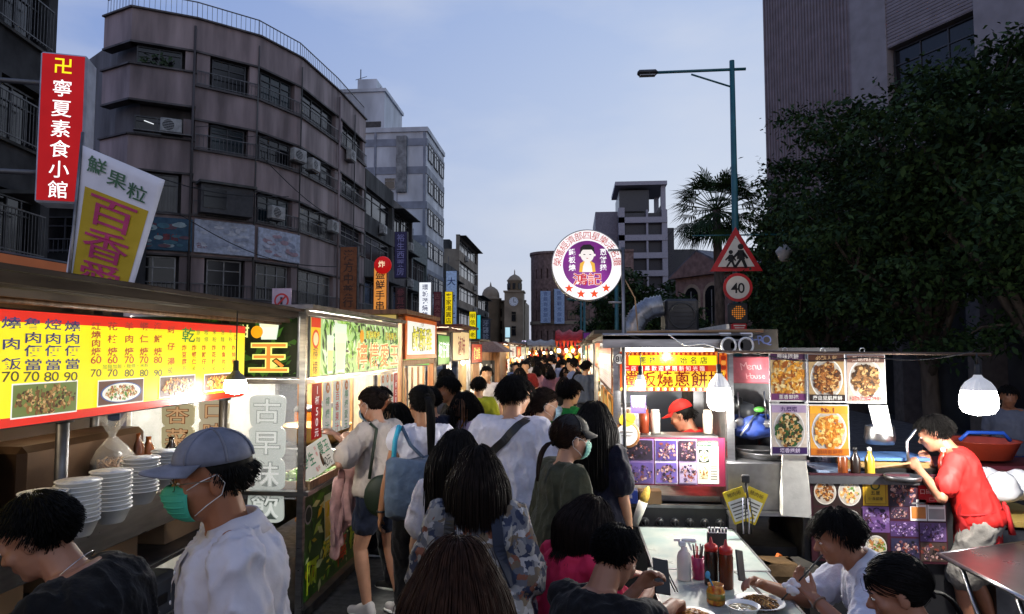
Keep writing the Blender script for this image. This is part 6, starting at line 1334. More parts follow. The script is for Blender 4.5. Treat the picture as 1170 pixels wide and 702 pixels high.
# photo board under the window
def board(name, label, u0, u1, v0, v1, Y, edge, cells, group=None):
    a, b = onY(u0, v1, Y), onY(u1, v0, Y); w, h = b.x-a.x, b.z-a.z; t = thing(name, label, 'poster board', mtx=frame((a.x, Y, a.z), (1, 0, 0)), group=group)
    mb = MB(); mb.box((w/2, h/2, -.008), (w, h, .014), edge); mb.build('backing', t)
    for c in cells:
        x0, y0, x1, y1 = c[0]*w, (1-c[3])*h, c[2]*w, (1-c[1])*h; mb = MB(); mb.M = Matrix.Translation((0, 0, .001)); c[4](mb, x0, y0, x1, y1); mb.build('print', t)
    return t
def pc(kind, seed, bg, em=0, n=45, **k): return lambda mb, a, b, c, d: foodpic(mb, a, b, c, d, .0, kind, seed, em, bg=bg, n=n, **k)
def newsp(mb, a, b, c, d):
    mb.quad(a, b, c, d, 0, paint('#d8d4c8')); w, h = c-a, d-b; mb.quad(a, d-.13*h, c, d, .001, paint('#2c4438')); mb.text('台灣第一美食', (a+c)/2, d-.065*h, .022, .002, paint('#e8e0c8'))
    foodpic(mb, a+.06*w, b+.5*h, a+.55*w, b+.8*h, .001, 'gold', 77, plate='#e8e4d8', bg='#1c2418', n=25); foodpic(mb, a+.06*w, b+.12*h, a+.5*w, b+.42*h, .001, 'brown', 78, bg='#d8c8a0', n=25)
    for k in range(12): mb.quad(a+.6*w, b+.1*h+k*.06*h, a+.93*w, b+.125*h+k*.06*h, .001, paint('#6a665c'))
MR = paint('#6a1230', .5)
def ppl(seed, bg, cs):      # a print of several snapshots with faces and dark coats
    def f(mb, a, b, c, d):
        rr = random.Random(seed); mb.quad(a, b, c, d, 0, paint(bg, .4)); w, h = c-a, d-b
        for r in range(2):
            x0, y0, x1, y1 = a+.04*w, b+(.03+.5*r)*h, c-.04*w, b+(.47+.5*r)*h; mb.quad(x0, y0, x1, y1, .0008, paint(cs[r % len(cs)], .4)); foodpic(mb, x0, y0, x1, y1, .001, 'photo' if r else 'purple', seed+r, bg=cs[r % len(cs)], n=22)
            foodpic(mb, x0, y0, x1, y1, .003, 'photo', seed+7+r, bg=cs[r % len(cs)], n=40)
    return f
board('photo_board', 'maroon board of purple snapshots and a newspaper page under the pancake window', 706, 828, 501, 554, YF-.06, MR, [(.03, .03, .34, .97, ppl(11, '#8a70a8', ['#5c4a88', '#2c2434'])), (.35, .03, .56, .97, ppl(14, '#d0c4dc', ['#6a58a0', '#4a3a78'])), (.57, .03, .74, .97, ppl(17, '#9a84ac', ['#a898b8', '#2c2030'])), (.745, .06, .94, .95, newsp)])
a = onY(718, 570, YF+.0); mb = MB(); mb.box((.37, YF+.04, .925), (.13, .1, .09), paint('#1c3c9a'), bev=.004); mb.M = frame((.37, YF-.012, .95), (1, 0, 0)); mb.text('美味', 0, -.02, .03, .001, PAPERW); tag(mb.build('blue_box'), 'small blue carton with white lettering above the knob panel', 'box')
mb = MB(); mb.box((.52, YF+.04, .925), (.15, .1, .09), mat('cardboard', (.32, .2, .11), .8, var=.25), bev=.004); mb.box((.52, YF-.0115, .925), (.02, .001, .09), PALLET); mb.box((.485, YF-.0115, .935), (.03, .001, .03), paint('#8a5a20')); tag(mb.build('carton'), 'small yellow-brown carton beside the blue carton', 'box')
mb = MB(); mb.lathe([(.022, 0), (.03, .1), (.032, .17), (.02, .18), (.005, .2)], mat('wrap_paper', (.75, .72, .62), .6), 12, (.405, 4.72, .752), Matrix.Rotation(.35, 3, 'Y')); mb.lathe([(.028, .165), (.03, .21), (.02, .26), (.004, .28)], mat('crust', (.62, .38, .06), .6, bump=.4, scale=40), 12, (.405, 4.72, .752), Matrix.Rotation(.35, 3, 'Y')); tag(mb.build('pancake_roll'), 'rolled pancake in a paper sleeve propped by the knob panel', 'snack')
# round plaque by the window, small purple card
t = thing('round_plaque', 'round cream plaque with brown ring hanging at the pancake window corner', 'sign', mtx=frame(onY(716, 497, YF-.09), (1, 0, 0)))
mb = MB(); mb.lathe([(.088, -.012), (.09, 0), (.076, .002), (.001, .003)], paint('#8a5a30'), 30); mb.build('rim', t); mb = MB(); mb.disc(0, 0, .072, .005, PAPERW); mb.box((0, .02, .007), (.09, .008, .001), paint('#8a8078')); mb.box((0, -.005, .007), (.07, .006, .001), paint('#8a8078')); mb.disc(.0, .1, .05, .006, paint('#e8c030'), 22, .045); mb.disc(.03, .115, .03, .008, paint('#e89020'), 16); mb.build('print', t)
t = card('purple_card', 'small purple card hanging over the pancake window', 0, 1.50, 1.62, .1, paint('#3a2a5a'), [('掃碼', .0, .06, .04, PAPERW, {})]); t.matrix_world = frame((.44, YF-.07, 1.50), (1, 0, 0))
# things inside the stall window
rr = random.Random(9)
for k, (x, hx, lb) in enumerate(((.42, '#b8b4a8', 'white jar inside the pancake window'), (.52, '#8a3a20', 'red-brown jar inside the pancake window'), (.60, '#d8d4cc', 'stack of paper cups inside the pancake window'), (.98, '#c8c0b0', 'white carton inside the pancake window at right'))):
    mb = MB(); mb.lathe([(.035, 0), (.037, .14), (.03, .15), (.03, .17), (.002, .172)], paint(hx, .35), 16, (x, 5.15, 1.32)); tag(mb.build('jar'), lb, 'jar')
mb = MB(); mb.box((.68, 5.15, 1.305), (.70, .22, .02), STEEL); tag(mb.build('inner_shelf'), 'steel shelf with jars inside the pancake stall window', 'shelf')
mb = MB(); mb.box((.72, 6.3, 1.45), (.5, .05, .5), paint('#3c4858', .4)); mb.box((.5, 6.2, 1.2), (.3, .3, .5), STEEL, bev=.02); tag(mb.build('steam_cabinet'), 'steel cabinet deep inside the pancake stall', 'cabinet')
# mast and round sign
pm = onD(711, 300, 4.75); t = thing('sign_mast', 'thin steel mast at the stall corner carrying the round sign', 'pole', (pm.x, pm.y, 0)); mb = MB(); zt_ = onD(712, 284, 4.75).z; mb.tube([(0, -.06, .9), (.0, -.06, zt_)], .013, STEEL_D, 8); mb.tube([(0, -.06, zt_-.02), (-.1, -.06, zt_-.02)], .009, STEEL_D, 6); mb.tube([(0, -.06, zt_-.38), (-.1, -.06, zt_-.38)], .009, STEEL_D, 6); mb.tube([(0, -.05, zt_-.2), (.08, -.05, zt_-.35), (.1, -.04, zt_-.6), (.03, -.04, zt_-.75)], .005, PALLET, 6); mb.build('pole', t)
pcn = onD(671, 303, 4.72); R_ = 41*4.72/FOC
t = thing('round_sign', 'big round lit shop sign, purple centre with a cartoon cook in a white ring', 'sign', mtx=frame(pcn, (1, .05, 0)))
mb = MB(); mb.lathe([(R_*.97, -.09), (R_, -.085), (R_, .0), (R_*.975, .006), (R_*.97, .002)], mat('sign_rim', (.4, .38, .36), .4, .6), 64); mb.build('casing', t)
mb = MB(); mb.disc(0, 0, R_*.975, .003, glow('#f6f2f4', 1.0), 64); mb.disc(0, .0, R_*.68, .005, mat('glow_purple', srgb('#6a1270'), .4, var=.5, scale=3, emit=.9), 56); mb.build('face', t)
mb = MB(); RDS = glow('#c83a34', .75)
for k, c_ in enumerate('榮獲經濟部四星樂活名攤'):
    a = radians(180-6-16.8*k); r = R_*.83; mb.text(c_, r*cos(a), r*sin(a), .062, .006, RDS, rot=a-pi/2, bold=0)
for k in range(4):
    a = radians(232+25.5*k); cx, cy_ = R_*.83*cos(a), R_*.83*sin(a); mb.poly([(cx+(.033 if j % 2 == 0 else .0135)*cos(pi/2+j*pi/5), cy_+(.033 if j % 2 == 0 else .0135)*sin(pi/2+j*pi/5)) for j in range(10)], .006, glow('#e04a20', .95))
mb.text('鐵板燒', -.105, .035, .048, .007, glow('#ffffff', 1), dy=-.054, bold=1.4); mb.text('蔥餅捲', .11, .035, .048, .007, glow('#ffffff', 1), dy=-.054, bold=1.4)
mb.text('鴻記', 0, -.10, .088, .011, glow('#f8e8e0', 1), bold=3, dx=.1, w=1.15); mb.text('鴻記', 0, -.10, .088, .013, glow('#c8342c', .9), bold=.8, dx=.1, w=1.15)
mb.build('lettering', t)
mb = MB(); FC = glow('#f4ece8', .9); HB = paint('#0a0608')
mb.disc(0, .092, .05, .007, HB, 24, .05); mb.disc(0, .07, .046, .008, FC, 24, .052); mb.poly([(-.047, .085), (-.03, .105), (.03, .105), (.047, .085), (.047, .12), (.02, .142), (-.025, .140), (-.047, .12)], .009, HB)
for q in (-1, 1): mb.disc(q*.02, .072, .008, .0095, HB, 10, .003); mb.disc(q*.049, .068, .009, .0075, FC, 10)
mb.disc(0, .045, .008, .0095, glow('#d87a70', .6), 10, .0025); mb.poly([(-.02, .03), (.02, .03), (.05, .01), (.056, -.05), (-.056, -.05), (-.05, .01)], .0072, glow('#e8b040', .9)); mb.poly([(-.015, .028), (.015, .028), (.03, -.01), (.035, -.05), (-.035, -.05), (-.03, -.01)], .0078, FC); mb.build('picture', t)
lamp(pcn+V((0, -.25, -.05)), 1.2, (1, .95, .95), .15, t)
# duct, fan and clutter on the roof
mb = MB(); pts = [onY(u, v, 5.5) for u, v in ((722, 388), (724, 372), (731, 360), (742, 352), (758, 349))]; path = []
for i in range(len(pts)-1):
    for k in range(9): path.append(pts[i].lerp(pts[i+1], k/9))
mb.tube(path, [.078+(.012 if i % 2 else 0) for i in range(len(path))], mat('duct_foil', (.30, .30, .31), .35, .8, var=.3, scale=20), 18); tag(mb.build('exhaust_duct'), 'ribbed grey flexible exhaust duct curving over the stall roof', 'duct')
p = onY(776, 362, 5.6); t = thing('exhaust_fan', 'black box fan standing on the pancake stall roof', 'fan', p); mb = MB(); mb.box((0, 0, 0), (.26, .3, .27), DARK, bev=.02); mb.box((0, .05, -.18), (.3, .3, .1), STEEL_D); mb.build('housing', t); mb = MB(); mb.M = frame((0, -.152, 0), (1, 0, 0)); mb.tube([(.1*cos(a), .1*sin(a), .0) for a in np.linspace(0, 2*pi, 24)], .008, BLACK, 6, False)
for k in range(7): mb.box((0, -.09+.03*k, .004), (.2, .005, .004), BLACK)
mb.build('grille', t)
mb = MB(); a, b = onY(716, 380, 4.7), onY(872, 378, 4.7); mb.tube([a, b], .011, PALLET, 8); mb.tube([a+V((.06, 0, 0)), a+V((.08, 0, -.07)), a+V((.15, 0, -.08)), a+V((.19, 0, -.03)), a+V((.2, 0, 0))], .006, PAPERW, 6); tag(mb.build('roof_pole'), 'horizontal bamboo-coloured pole lashed along the stall roof edge', 'pole')
for k, (u, lb) in enumerate(((828, 'left white clip box on the roof pole'), (852, 'right white clip box on the roof pole'))): p = onY(u, 383, 4.67); mb = MB(); mb.box((p.x, p.y, p.z), (.085, .04, .03), PAPERW, bev=.006); mb.box((p.x, p.y-.021, p.z), (.06, .002, .012), STEEL_D); tag(mb.build('clip_box'), lb, 'box')
p = onY(841, 395, 4.6); t = thing('twin_lamp', 'pair of white-rimmed emergency lamps under the roof pole', 'lamp', p); mb = MB(); mb.box((0, 0, 0), (.1, .05, .06), DARK, bev=.01); mb.build('housing', t)
for q in (-1, 1): mb = MB(); mb.M = frame((q*.055, -.035, .0), (1, 0, 0)); mb.tube([(.045*cos(a), .05*sin(a), 0) for a in np.linspace(0, 6.283, 22)], .007, WHITE, 6, False); mb.disc(0, 0, .04, -.01, GLASS_D); mb.build('lamp_ring', t)
p = onY(872, 388, 4.9); mb = MB(); mb.M = frame(p, (1, .1, 0)); mb.box((0, 0, 0), (.2, .14, .02), paint('#3a342c', .6)); mb.text('HRQ', -.02, 0, .07, .012, paint('#5a6aa0'), rot=.15); tag(mb.build('worn_board'), 'worn dark board with bluish letters at the roof corner', 'sign')
p = onY(763, 400, 4.72); bulb('light_bulb', 'small warm bulb under the roof pole above the signboard', (p.x, p.y, p.z-.01), a.z, 4, .034, L=.09, em=14, color=(1, .86, .62), ribs=False)
p = onY(732, 444, 4.64); bulb('light_bulb', 'small white bulb hanging before the left end of the signboard', (p.x, p.y, p.z), 1.95, 8, .034, L=.09, em=9, ribs=False)
p = onD(822, 470, 4.45); bulb('light_bulb', 'large ribbed white bulb hanging at the right corner of the pancake stall', (p.x, p.y, p.z), onD(822, 400, 4.45).z, 24, .078, L=.245)
# ---------------------------------------------------------------- wok station between the stall and the poster rack
st = thing('wok_station', 'dark stainless wok station right of the pancake stall', 'food stall', (1.35, 5.1, 0)); SD2 = mat('steel_dark', (.10, .10, .105), .4, .9, var=.5, scale=6, bump=.06)
a, b = onY(830, 528, 4.7), onY(902, 586, 4.7); mb = MB(); mb.box(((a.x+b.x)/2+.05, 4.95, (a.z+b.z)/2), (b.x-a.x+.1, .5, a.z-b.z), STEEL_D, bev=.01); mb.box(((a.x+b.x)/2+.05, 4.66, b.z), (b.x-a.x+.12, .06, .02), STEEL); mb.build('cabinet', st, world=True)
mb = MB(); mb.box((1.42, 5.25, .3), (.72, .8, .6), DARK); mb.box((1.42, 5.7, 1.35), (.9, .04, 1.0), SD2); mb.box((1.42, 5.3, 1.93), (.85, .7, .03), SD2); mb.build('frame', st, world=True)
mb = MB(); mb.lathe([(.001, -.09), (.1, -.08), (.2, -.02), (.24, .03), (.235, .035), (.19, -.01), (.05, -.06)], SD2, 26, (1.36, 4.95, 1.2)); mb.tube([(1.36, 4.76, 1.24), (1.36, 4.55, 1.26)], .014, WOOD, 8); tag(mb.build('wok'), 'dark iron wok on the steel wok station', 'wok')
p = onY(858, 488, 5.0); mb = MB(); rr = random.Random(3); vs = []
for i in range(9):
    for k in range(20): a_ = 2*pi*k/20; r = (.01, .09, .15, .17, .175, .16, .15, .13, .12)[i]*(1+.16*sin(5*a_+i*1.7)+.08*sin(9*a_-i)); vs.append((r*cos(a_)*1.0, r*sin(a_)*.7, -.09+.02*i+.02*sin(3*a_)*(i > 5)))
mb.M = Matrix.Translation(p); mb.add(vs, [(i*20+k, i*20+(k+1) % 20, (i+1)*20+(k+1) % 20, (i+1)*20+k) for i in range(8) for k in range(20)], mat('bag_blue', (.010, .035, .20), .65, var=.6, scale=8), True); tag(mb.build('blue_bag'), 'bright blue plastic bag in a basin on the wok station', 'bag')
mb = MB(); mb.tube([onY(846, 498, 4.85), onY(866, 470, 4.9)], .006, STEEL, 6); mb.ell(onY(868, 468, 4.9), (.04, .02, .02), paint('#3a7a2c'), 10); tag(mb.build('ladle'), 'steel ladle with a green tip leaning in the blue bag', 'ladle')
board('pink_board', 'dim pink board with white script beside the food posters', 836, 881, 408, 438, 5.0, paint('#a84450', .5), [(.03, .04, .97, .96, lambda mb, a, b, c, d: (mb.quad(a, b, c, d, 0, mat('pink_print', (.55, .12, .15), .5, var=.5, scale=6, emit=.12)), mb.text('Menu', (a+c)/2, (b+d)/2+.03, .06, .001, paint('#e8b0b0'), rot=.2), mb.text('House', (a+c)/2+.03, (b+d)/2-.04, .045, .001, paint('#e8b0b0'), rot=.15)))])
for k, (u, v, lb, hx) in enumerate(((848, 470, 'grey bottle rack on the wok station', '#4a4e54'), (880, 505, 'dark pot on the wok station by the posters', '#2a2c30'), (835, 462, 'black cap-shaped kettle beside the ribbed bulb', '#141416'))):
    p = onY(u, v, 5.3); mb = MB(); mb.lathe([(.07, -.08), (.09, -.02), (.085, .05), (.06, .06), (.01, .075)], paint(hx, .4), 18, p); tag(mb.build('pot'), lb, 'pot')
# hanging price tags
p = onD(852, 578, 4.3); 
for k, (dx, rot, lb) in enumerate(((-.045, -.35, 'left yellow tilted price tag hung from the black clip'), (.04, .42, 'right yellow tilted price tag hung from the black clip'))):
    t = thing('price_tag', lb, 'price tag', mtx=frame(p+V((dx, .006*k, .0)), (1, 0, 0)) @ Matrix.Rotation(-rot if k else -rot, 4, 'Z')); mb = MB(); mb.box((0, 0, -.002), (.13, .21, .003), paint('#c8b020', .5)); mb.build('card', t); mb = MB(); mb.quad(-.055, -.09, .055, .04, .001, paint('#d8d8d0')); mb.text('豬肉捲', 0, .075, .03, .001, paint('#3a2a10'))
    for j in range(5): mb.quad(-.045, -.075+.022*j, .045, -.067+.022*j, .002, paint('#5a584c'))
    mb.build('print', t)
mb = MB(); q = p+V((.0, -.012, 0)); mb.tube([q+V((.0, 0, .16)), q+V((.01, 0, .06)), q+V((.0, 0, -.02))], .008, BLACK, 6)
for k in range(4): mb.tube([q+V((-.02+.014*k, -.004, .05)), q+V((-.025+.02*k, -.006, -.08)), q+V((-.02+.016*k, -.004, -.17))], .004, BLACK if k % 2 else paint('#b0b0c0'), 5)
mb.box(q+V((0, 0, .17)), (.05, .03, .05), BLACK, bev=.006); tag(mb.build('hanging_clip'), 'black clip with dangling dark and white cords before the price tags', 'cord')
# ---------------------------------------------------------------- griddle counter with food posters
YP = onD(945, 460, 4.3).y; YB = onD(1000, 590, 4.4).y
a, b = onD(820, 402, 4.3), onD(1132, 405, 4.0); t = thing('hanging_bar', 'long thin dark bar carrying the food posters and right bulb', 'bar', a); mb = MB(); mb.tube([a, b], .009, mat('bar_rust', (.11, .07, .05), .6, .4), 8); mb.build('bar', t, world=True); mb = MB()
for u in (897, 940, 985): mb.tube([onY(u, 403, YP)+V((.015*cos(w_), 0, .015*sin(w_)+.015)) for w_ in np.linspace(0, 6.283, 12)], .003, STEEL, 5, False)
mb.build('ring', t, world=True)
def poster(label, u0, v0, u1, v1, kind, seed, bg, head, foot, htxt, ftxt, hcol='#f0e8e0', fcol='#f0e8e0', plate=None):
    a, b = onY(u0, v1, YP), onY(u1, v0, YP); w, h = b.x-a.x-.006, b.z-a.z-.004; t = thing('food_poster', label, 'poster', mtx=frame((a.x, YP+random.uniform(-.006, .006), a.z), (1, 0, 0)), group='food posters hung from the bar')
    mb = MB(); mb.box((w/2, h/2, -.003), (w, h, .004), PAPERW); mb.build('sheet', t); mb = MB(); e = .008; foodpic(mb, e, h*.03, w-e, h-e, .0, kind, seed, bg=bg, plate=plate, n=150); mb.build('print', t)
    mb = MB()
    if head: mb.quad(e, h*.83, w-e, h-e, .006, paint(head, .4))
    if foot: mb.quad(e, h*.03, w-e, h*.16, .006, paint(foot, .4))
    mb.text(htxt, w*.5, h*.90, min(h*.105, w*.82/max(3, len(htxt)*.8)), .008, paint(hcol), bold=1); mb.text(ftxt, w*.5, h*.095, min(h*.095, w*.84/max(4, len(ftxt))), .008, paint(fcol), bold=1); mb.build('lettering', t); return t
poster('top left food poster of golden pancake with a purple heading', 880, 401, 922, 459, 'gold', 61, '#e8c890', '#4a2048', '#7a3a70', '原味捲餅', '蔥香餅捲')
poster('top middle food poster with brown heading and sliced meat on a plate', 923, 403, 966, 460, 'brown', 62, '#b89868', '#4a2410', '#2a1610', '必點人氣', '蘑菇里肌捲餅', '#c8a070', '#f4f0e8', plate='#f0ece0')
poster('top right food poster of saucy squares with a red footer', 967, 404, 1012, 461, 'meat', 63, '#c8b0a0', '#6a4a40', None, '黑胡椒豬排', '起司泡菜捲餅', '#e0c8b8', '#c01c24', plate='#ece8e4')
poster('bottom left food poster with dark green filling and a purple footer', 881, 461, 923, 520, 'greenroll', 64, '#d8c8b8', '#b8a0c0', '#3a1c5a', '九層塔', '塔香捲餅', '#4a2a6a', '#e8d8f0', plate='#e4e0dc')
poster('bottom right orange food poster headed No. 1', 925, 462, 971, 522, 'fried', 65, '#e0a040', '#e8a828', '#d87818', 'No.1', '招牌蔥餅捲', '#a01818', '#a84a08', plate='#d8d8dc')
a = onY(992, 463, YP); mb = MB(); mb.M = frame((a.x, YP, a.z-.19), (1, 0, 0)); mb.add([(0, .19, 0), (.115, .19, 0), (.135, .0, .02), (.03, .02, .015), (0, .19, -.004), (.115, .19, -.004), (.135, .0, .016), (.03, .02, .011)], [(0, 3, 2, 1), (4, 5, 6, 7), (0, 1, 5, 4), (1, 2, 6, 5), (2, 3, 7, 6), (3, 0, 4, 7)], PAPERW); tag(mb.build('paper_sheet'), 'blank white paper sheet hanging beside the bottom food posters', 'paper')
p = onD(1119, 475, 3.95); bulb('light_bulb', 'large ribbed white bulb at the end of the bar, by the red-shirted cook', (p.x, p.y, p.z), onD(1119, 404, 3.95).z, 36, .098, L=.235)
st = thing('griddle_counter', 'long griddle counter with a dark steel top behind the photo-covered board', 'food stall', onD(1010, 640, 4.6)); a, b = onY(918, 545, YB+.02), onY(1092, 640, YB+.02)
mb = MB(); mb.box(((a.x+b.x)/2, YB+.37, .54), (b.x-a.x, .66, 1.04), DARK); mb.build('cabinet', st, world=True); mb = MB(); mb.box(((a.x+b.x)/2, YB+.35, 1.085), (b.x-a.x+.06, .74, .03), SD2); mb.box(((a.x+b.x)/2, YB-.01, 1.09), (b.x-a.x+.06, .02, .05), STEEL_D); mb.build('counter_top', st, world=True)
mb = MB(); mb.box(((a.x+b.x)/2+.2, YB+.30, 1.125), (.55, .4, .05), mat('pan_black', (.02, .02, .02), .3, .5), bev=.01); mb.box(((a.x+b.x)/2-.2, YB+.25, 1.115), (.3, .35, .03), paint('#8a9cb8', .3)); mb.build('griddle', st, world=True)
def cert(mb, a, b, c, d):
    mb.quad(a, b, c, d, 0, paint('#b89018')); w, h = c-a, d-b; mb.quad(a+.08*w, b+.06*h, c-.08*w, d-.06*h, .001, paint('#8a6810')); mb.quad(a+.11*w, b+.085*h, c-.11*w, d-.085*h, .0015, paint('#c8a020')); mb.disc((a+c)/2, b+.72*h, .2*w, .002, paint('#3a4a1c'), 20); mb.disc((a+c)/2, b+.72*h, .13*w, .0025, paint('#c8a020'), 16); mb.text('五星', (a+c)/2, b+.46*h, .03, .003, paint('#3a3008'), bold=1); mb.text('優良認證', (a+c)/2, b+.25*h, .022, .003, paint('#3a3008'), bold=1)
def redcard(mb, a, b, c, d):
    mb.quad(a, b, c, d, 0, paint('#c01420')); w, h = c-a, d-b; mb.text('推薦店家', (a+c)/2, d-.12*h, .02, .001, PAPERW); mb.text('口碑好評', (a+c)/2, (b+d)/2, .036, .001, paint('#f4e0e0'), bold=1); mb.quad(a+.4*w, b+.15*h, a+.6*w, b+.28*h, .001, paint('#e88088')); mb.quad(a+.43*w, b+.18*h, a+.57*w, b+.25*h, .0015, paint('#c01420'))
def wcard(c0): return lambda mb, a, b, c, d: (mb.quad(a, b, c, d, 0, PAPERW), mb.quad(a+.06*(c-a), b+.1*(d-b), c-.06*(c-a), d-.35*(d-b), .001, paint(c0)), mb.quad(a+.1*(c-a), d-.22*(d-b), c-.1*(c-a), d-.14*(d-b), .001, paint('#8a8a8a')))
dish = lambda s, bg='#2c1c18': (lambda mb, a, b, c, d: foodpic(mb, a, b, c, d, 0, 'soup' if s % 2 else 'brown', s, bg=bg, plate='#d8d4cc', n=40))
board('photo_board', 'dark maroon board on the griddle counter with dishes, gold certificate and a red card', 928, 1080, 543, 641, YB, paint('#3c0c1c', .5), [(.02, .05, .20, .37, dish(70)), (.2, .04, .385, .38, dish(71)), (.02, .39, .20, .68, dish(73)), (.2, .39, .385, .68, dish(74)), (.05, .7, .37, .97, dish(75)), (.39, .04, .575, .36, cert), (.375, .37, .58, .66, pc('purple', 81, '#6a4a80')), (.39, .67, .56, .97, dish(77)), (.585, .05, .78, .36, pc('photo', 82, '#241a2c')), (.80, .04, .99, .34, redcard), (.59, .37, .72, .5, pc('photo', 83, '#3a2c40')), (.735, .28, .855, .52, wcard('#c07838')), (.86, .31, .99, .52, wcard('#9a9a9a')), (.585, .53, .79, .7, pc('purple', 84, '#4a3460')), (.80, .54, .99, .75, pc('purple', 85, '#5c4470')), (.585, .72, .79, .96, pc('photo', 86, '#2c2a44')), (.80, .76, .99, .97, pc('photo', 87, '#4a3a34'))])
rr = random.Random(12)
for k in range(9):      # takeaway paper boxes stacked and bagged at the counter corner
    pass
t = thing('paper_box_stack', 'stack of white takeaway bags hanging at the counter corner below the posters', 'paper bags', onY(910, 590, YP+.05)); mb = MB(); n = 7
for k in range(n):
    x0 = -.075+.006*k; y0 = .02*k; vs = []
    for z_, s in ((0, 1.0), (.13, 1.02), (.27, .9), (.40, .72)):
        for sx, sy in ((-1, -1), (1, -1), (1, 1), (-1, 1)): vs.append((sx*.085*s+.012*rr.uniform(-1, 1)+.004*k, y0+sy*.008, z_+.01*rr.uniform(-1, 1)))
    mb.add(vs, [(i*4+j, i*4+(j+1) % 4, (i+1)*4+(j+1) % 4, (i+1)*4+j) for i in range(3) for j in range(4)]+[(3, 2, 1, 0), (12, 13, 14, 15)], mat('bag_paper', (.62, .6, .54), .6, var=.15, scale=12, bump=.2))
mb.build('bag', t)
p = onY(1005, 497, 4.95); mb = MB(); mb.lathe([(.09, -.06), (.1, -.02), (.09, .06), (.0875, .065), (.08, .0), (.01, -.03)], STEEL, 20, p); tag(mb.build('steel_pot'), 'round steel pot on the blue tray behind the posters', 'pot')
mb = MB(); a = onY(1010, 519, 4.9); mb.box((a.x, 4.95, a.z-.02), (.5, .3, .02), paint('#5a80b8', .3)); mb.box((a.x, 4.95, a.z-.13), (.5, .3, .18), mat('wood_box', (.3, .18, .06), .6), bev=.01); tag(mb.build('blue_tray'), 'pale blue tray on a wooden box behind the griddle', 'tray')
mb = MB(); mb.tube([onY(1038, 530, 4.75), onY(1036, 505, 4.8), onY(1046, 492, 4.8), onY(1056, 488, 4.82)], .01, STEEL, 8); tag(mb.build('tap'), 'curved steel tap behind the griddle', 'tap')
p = onY(1120, 512, 5.6); t = thing('plastic_basket', 'red-orange plastic basket with blue handles behind the cook', 'basket', p); mb = MB(); mb.lathe([(.2, -.07), (.26, .06), (.27, .065), (.25, .06), (.19, -.055), (.01, -.06)], mat('basket_red', (.28, .03, .012), .5), 24); mb.build('tub', t); mb = MB(); mb.tube([(-.2, -.1, .07), (-.15, -.12, .13), (.1, -.12, .13), (.16, -.1, .07)], .014, paint('#1c50b8'), 8); mb.build('handle', t)
mb = MB(); mb.box((p.x+.1, 5.6, p.z-.14), (1.1, .5, .08), paint('#4a1018', .5), bev=.02); mb.box((p.x+.1, 5.6, (p.z-.18)/2), (1.0, .45, p.z-.18), DARK); tag(mb.build('side_table'), 'dark red-topped side table under the red basket', 'table')
for k, (u, v, lb) in enumerate(((1146, 558, 'white crumpled bag on the right counter behind the cook'), (1164, 555, 'white bag at the right edge of the frame'), (1128, 552, 'pale bag just behind the cook\'s apron'))):
    p = onY(u, v, 4.9+.1*k); mb = MB(); r2 = random.Random(k); vs = []
    for i in range(8):
        for j in range(14): a = 2*pi*j/14; r = (.01, .08, .1, .1, .09, .085, .07, .02)[i]*(1+r2.uniform(-.15, .15)); vs.append((r*cos(a), r*sin(a), -.1+.03*i))
    mb.M = Matrix.Translation(p); mb.add(vs, [(i*14+j, i*14+(j+1) % 14, (i+1)*14+(j+1) % 14, (i+1)*14+j) for i in range(7) for j in range(14)], mat('bag_white', (.6, .6, .62), .4, var=.1), True); tag(mb.build('plastic_bag'), lb, 'bag')
mb = MB(); a = onY(1160, 590, 4.9); mb.box((a.x, 5.0, a.z-.01), (.5, .6, .03), mat('shelf_yellow', (.35, .24, .06), .5)); mb.box((a.x, 5.0, a.z/2-.02), (.48, .55, a.z-.06), STEEL_D); tag(mb.build('steel_cabinet'), 'dull steel cabinet with a yellow top at the right edge', 'cabinet')
mb = MB()
for k in range(14): mb.tube([(1.3+.1*k*1.1, 4.5+random.uniform(-.3, .3), .012), (1.4+.1*k, 4.7+random.uniform(-.3, .3), .012), (1.5+.1*k, 4.5+random.uniform(-.3, .3), .012)], .008, CAB if k % 2 else PALLET, 5)
tag(mb.build('cables'), 'tangle of cables on the ground in front of the griddle counter', 'cable')
for k, (u, v, w_, hx, lb) in enumerate(((888, 625, .3, '#4a3412', 'brown cloth sack under the wok station'), (915, 640, .2, '#26221c', 'dark bin beside the brown cloth sack'), (862, 610, .2, '#1c1c20', 'dark stool leg frame by the wok station'))):
    p = onY(u, v, 4.5); mb = MB(); mb.box((p.x, p.y, .36), (w_, .3, .5), mat('sack_%d' % k, srgb(hx), .9, bump=.6, scale=8, var=.4), rz=.3*k, bev=.05); tag(mb.build(['cloth_sack', 'bin', 'stool'][k]), lb, ['sack', 'bin', 'stool'][k])

# ---------------------------------------------------------------- dining tables and what stands on them
MRB = mat('table_marble', (.44, .46, .41), .3, var=.3, scale=7, col2=(.22, .30, .29), detail=9, spec=.6)
def dtable(label, x0, x1, y0, y1, top, edge):
    t = thing('dining_table', label, 'table', ((x0+x1)/2, (y0+y1)/2, 0)); mb = MB(); mb.box(((x0+x1)/2, (y0+y1)/2, .738), (x1-x0, y1-y0, .024), top, bev=.004); mb.build('table_top', t, world=True)
    mb = MB()
    for d in ((0, y0-.002), (0, y1+.002)): mb.box(((x0+x1)/2, d[1], .735), (x1-x0+.01, .012, .036), edge)
    for d in (x0-.002, x1+.002): mb.box((d, (y0+y1)/2, .735), (.012, y1-y0-.01, .036), edge)
    mb.build('rim', t, world=True)
    for x in (x0+.06, x1-.06):
        for y in (y0+.08, y1-.08): mb = MB(); mb.tube([(x, y, 0), (x, y, .73)], .014, STEEL_D, 8); mb.build('leg', t, world=True)
    return t
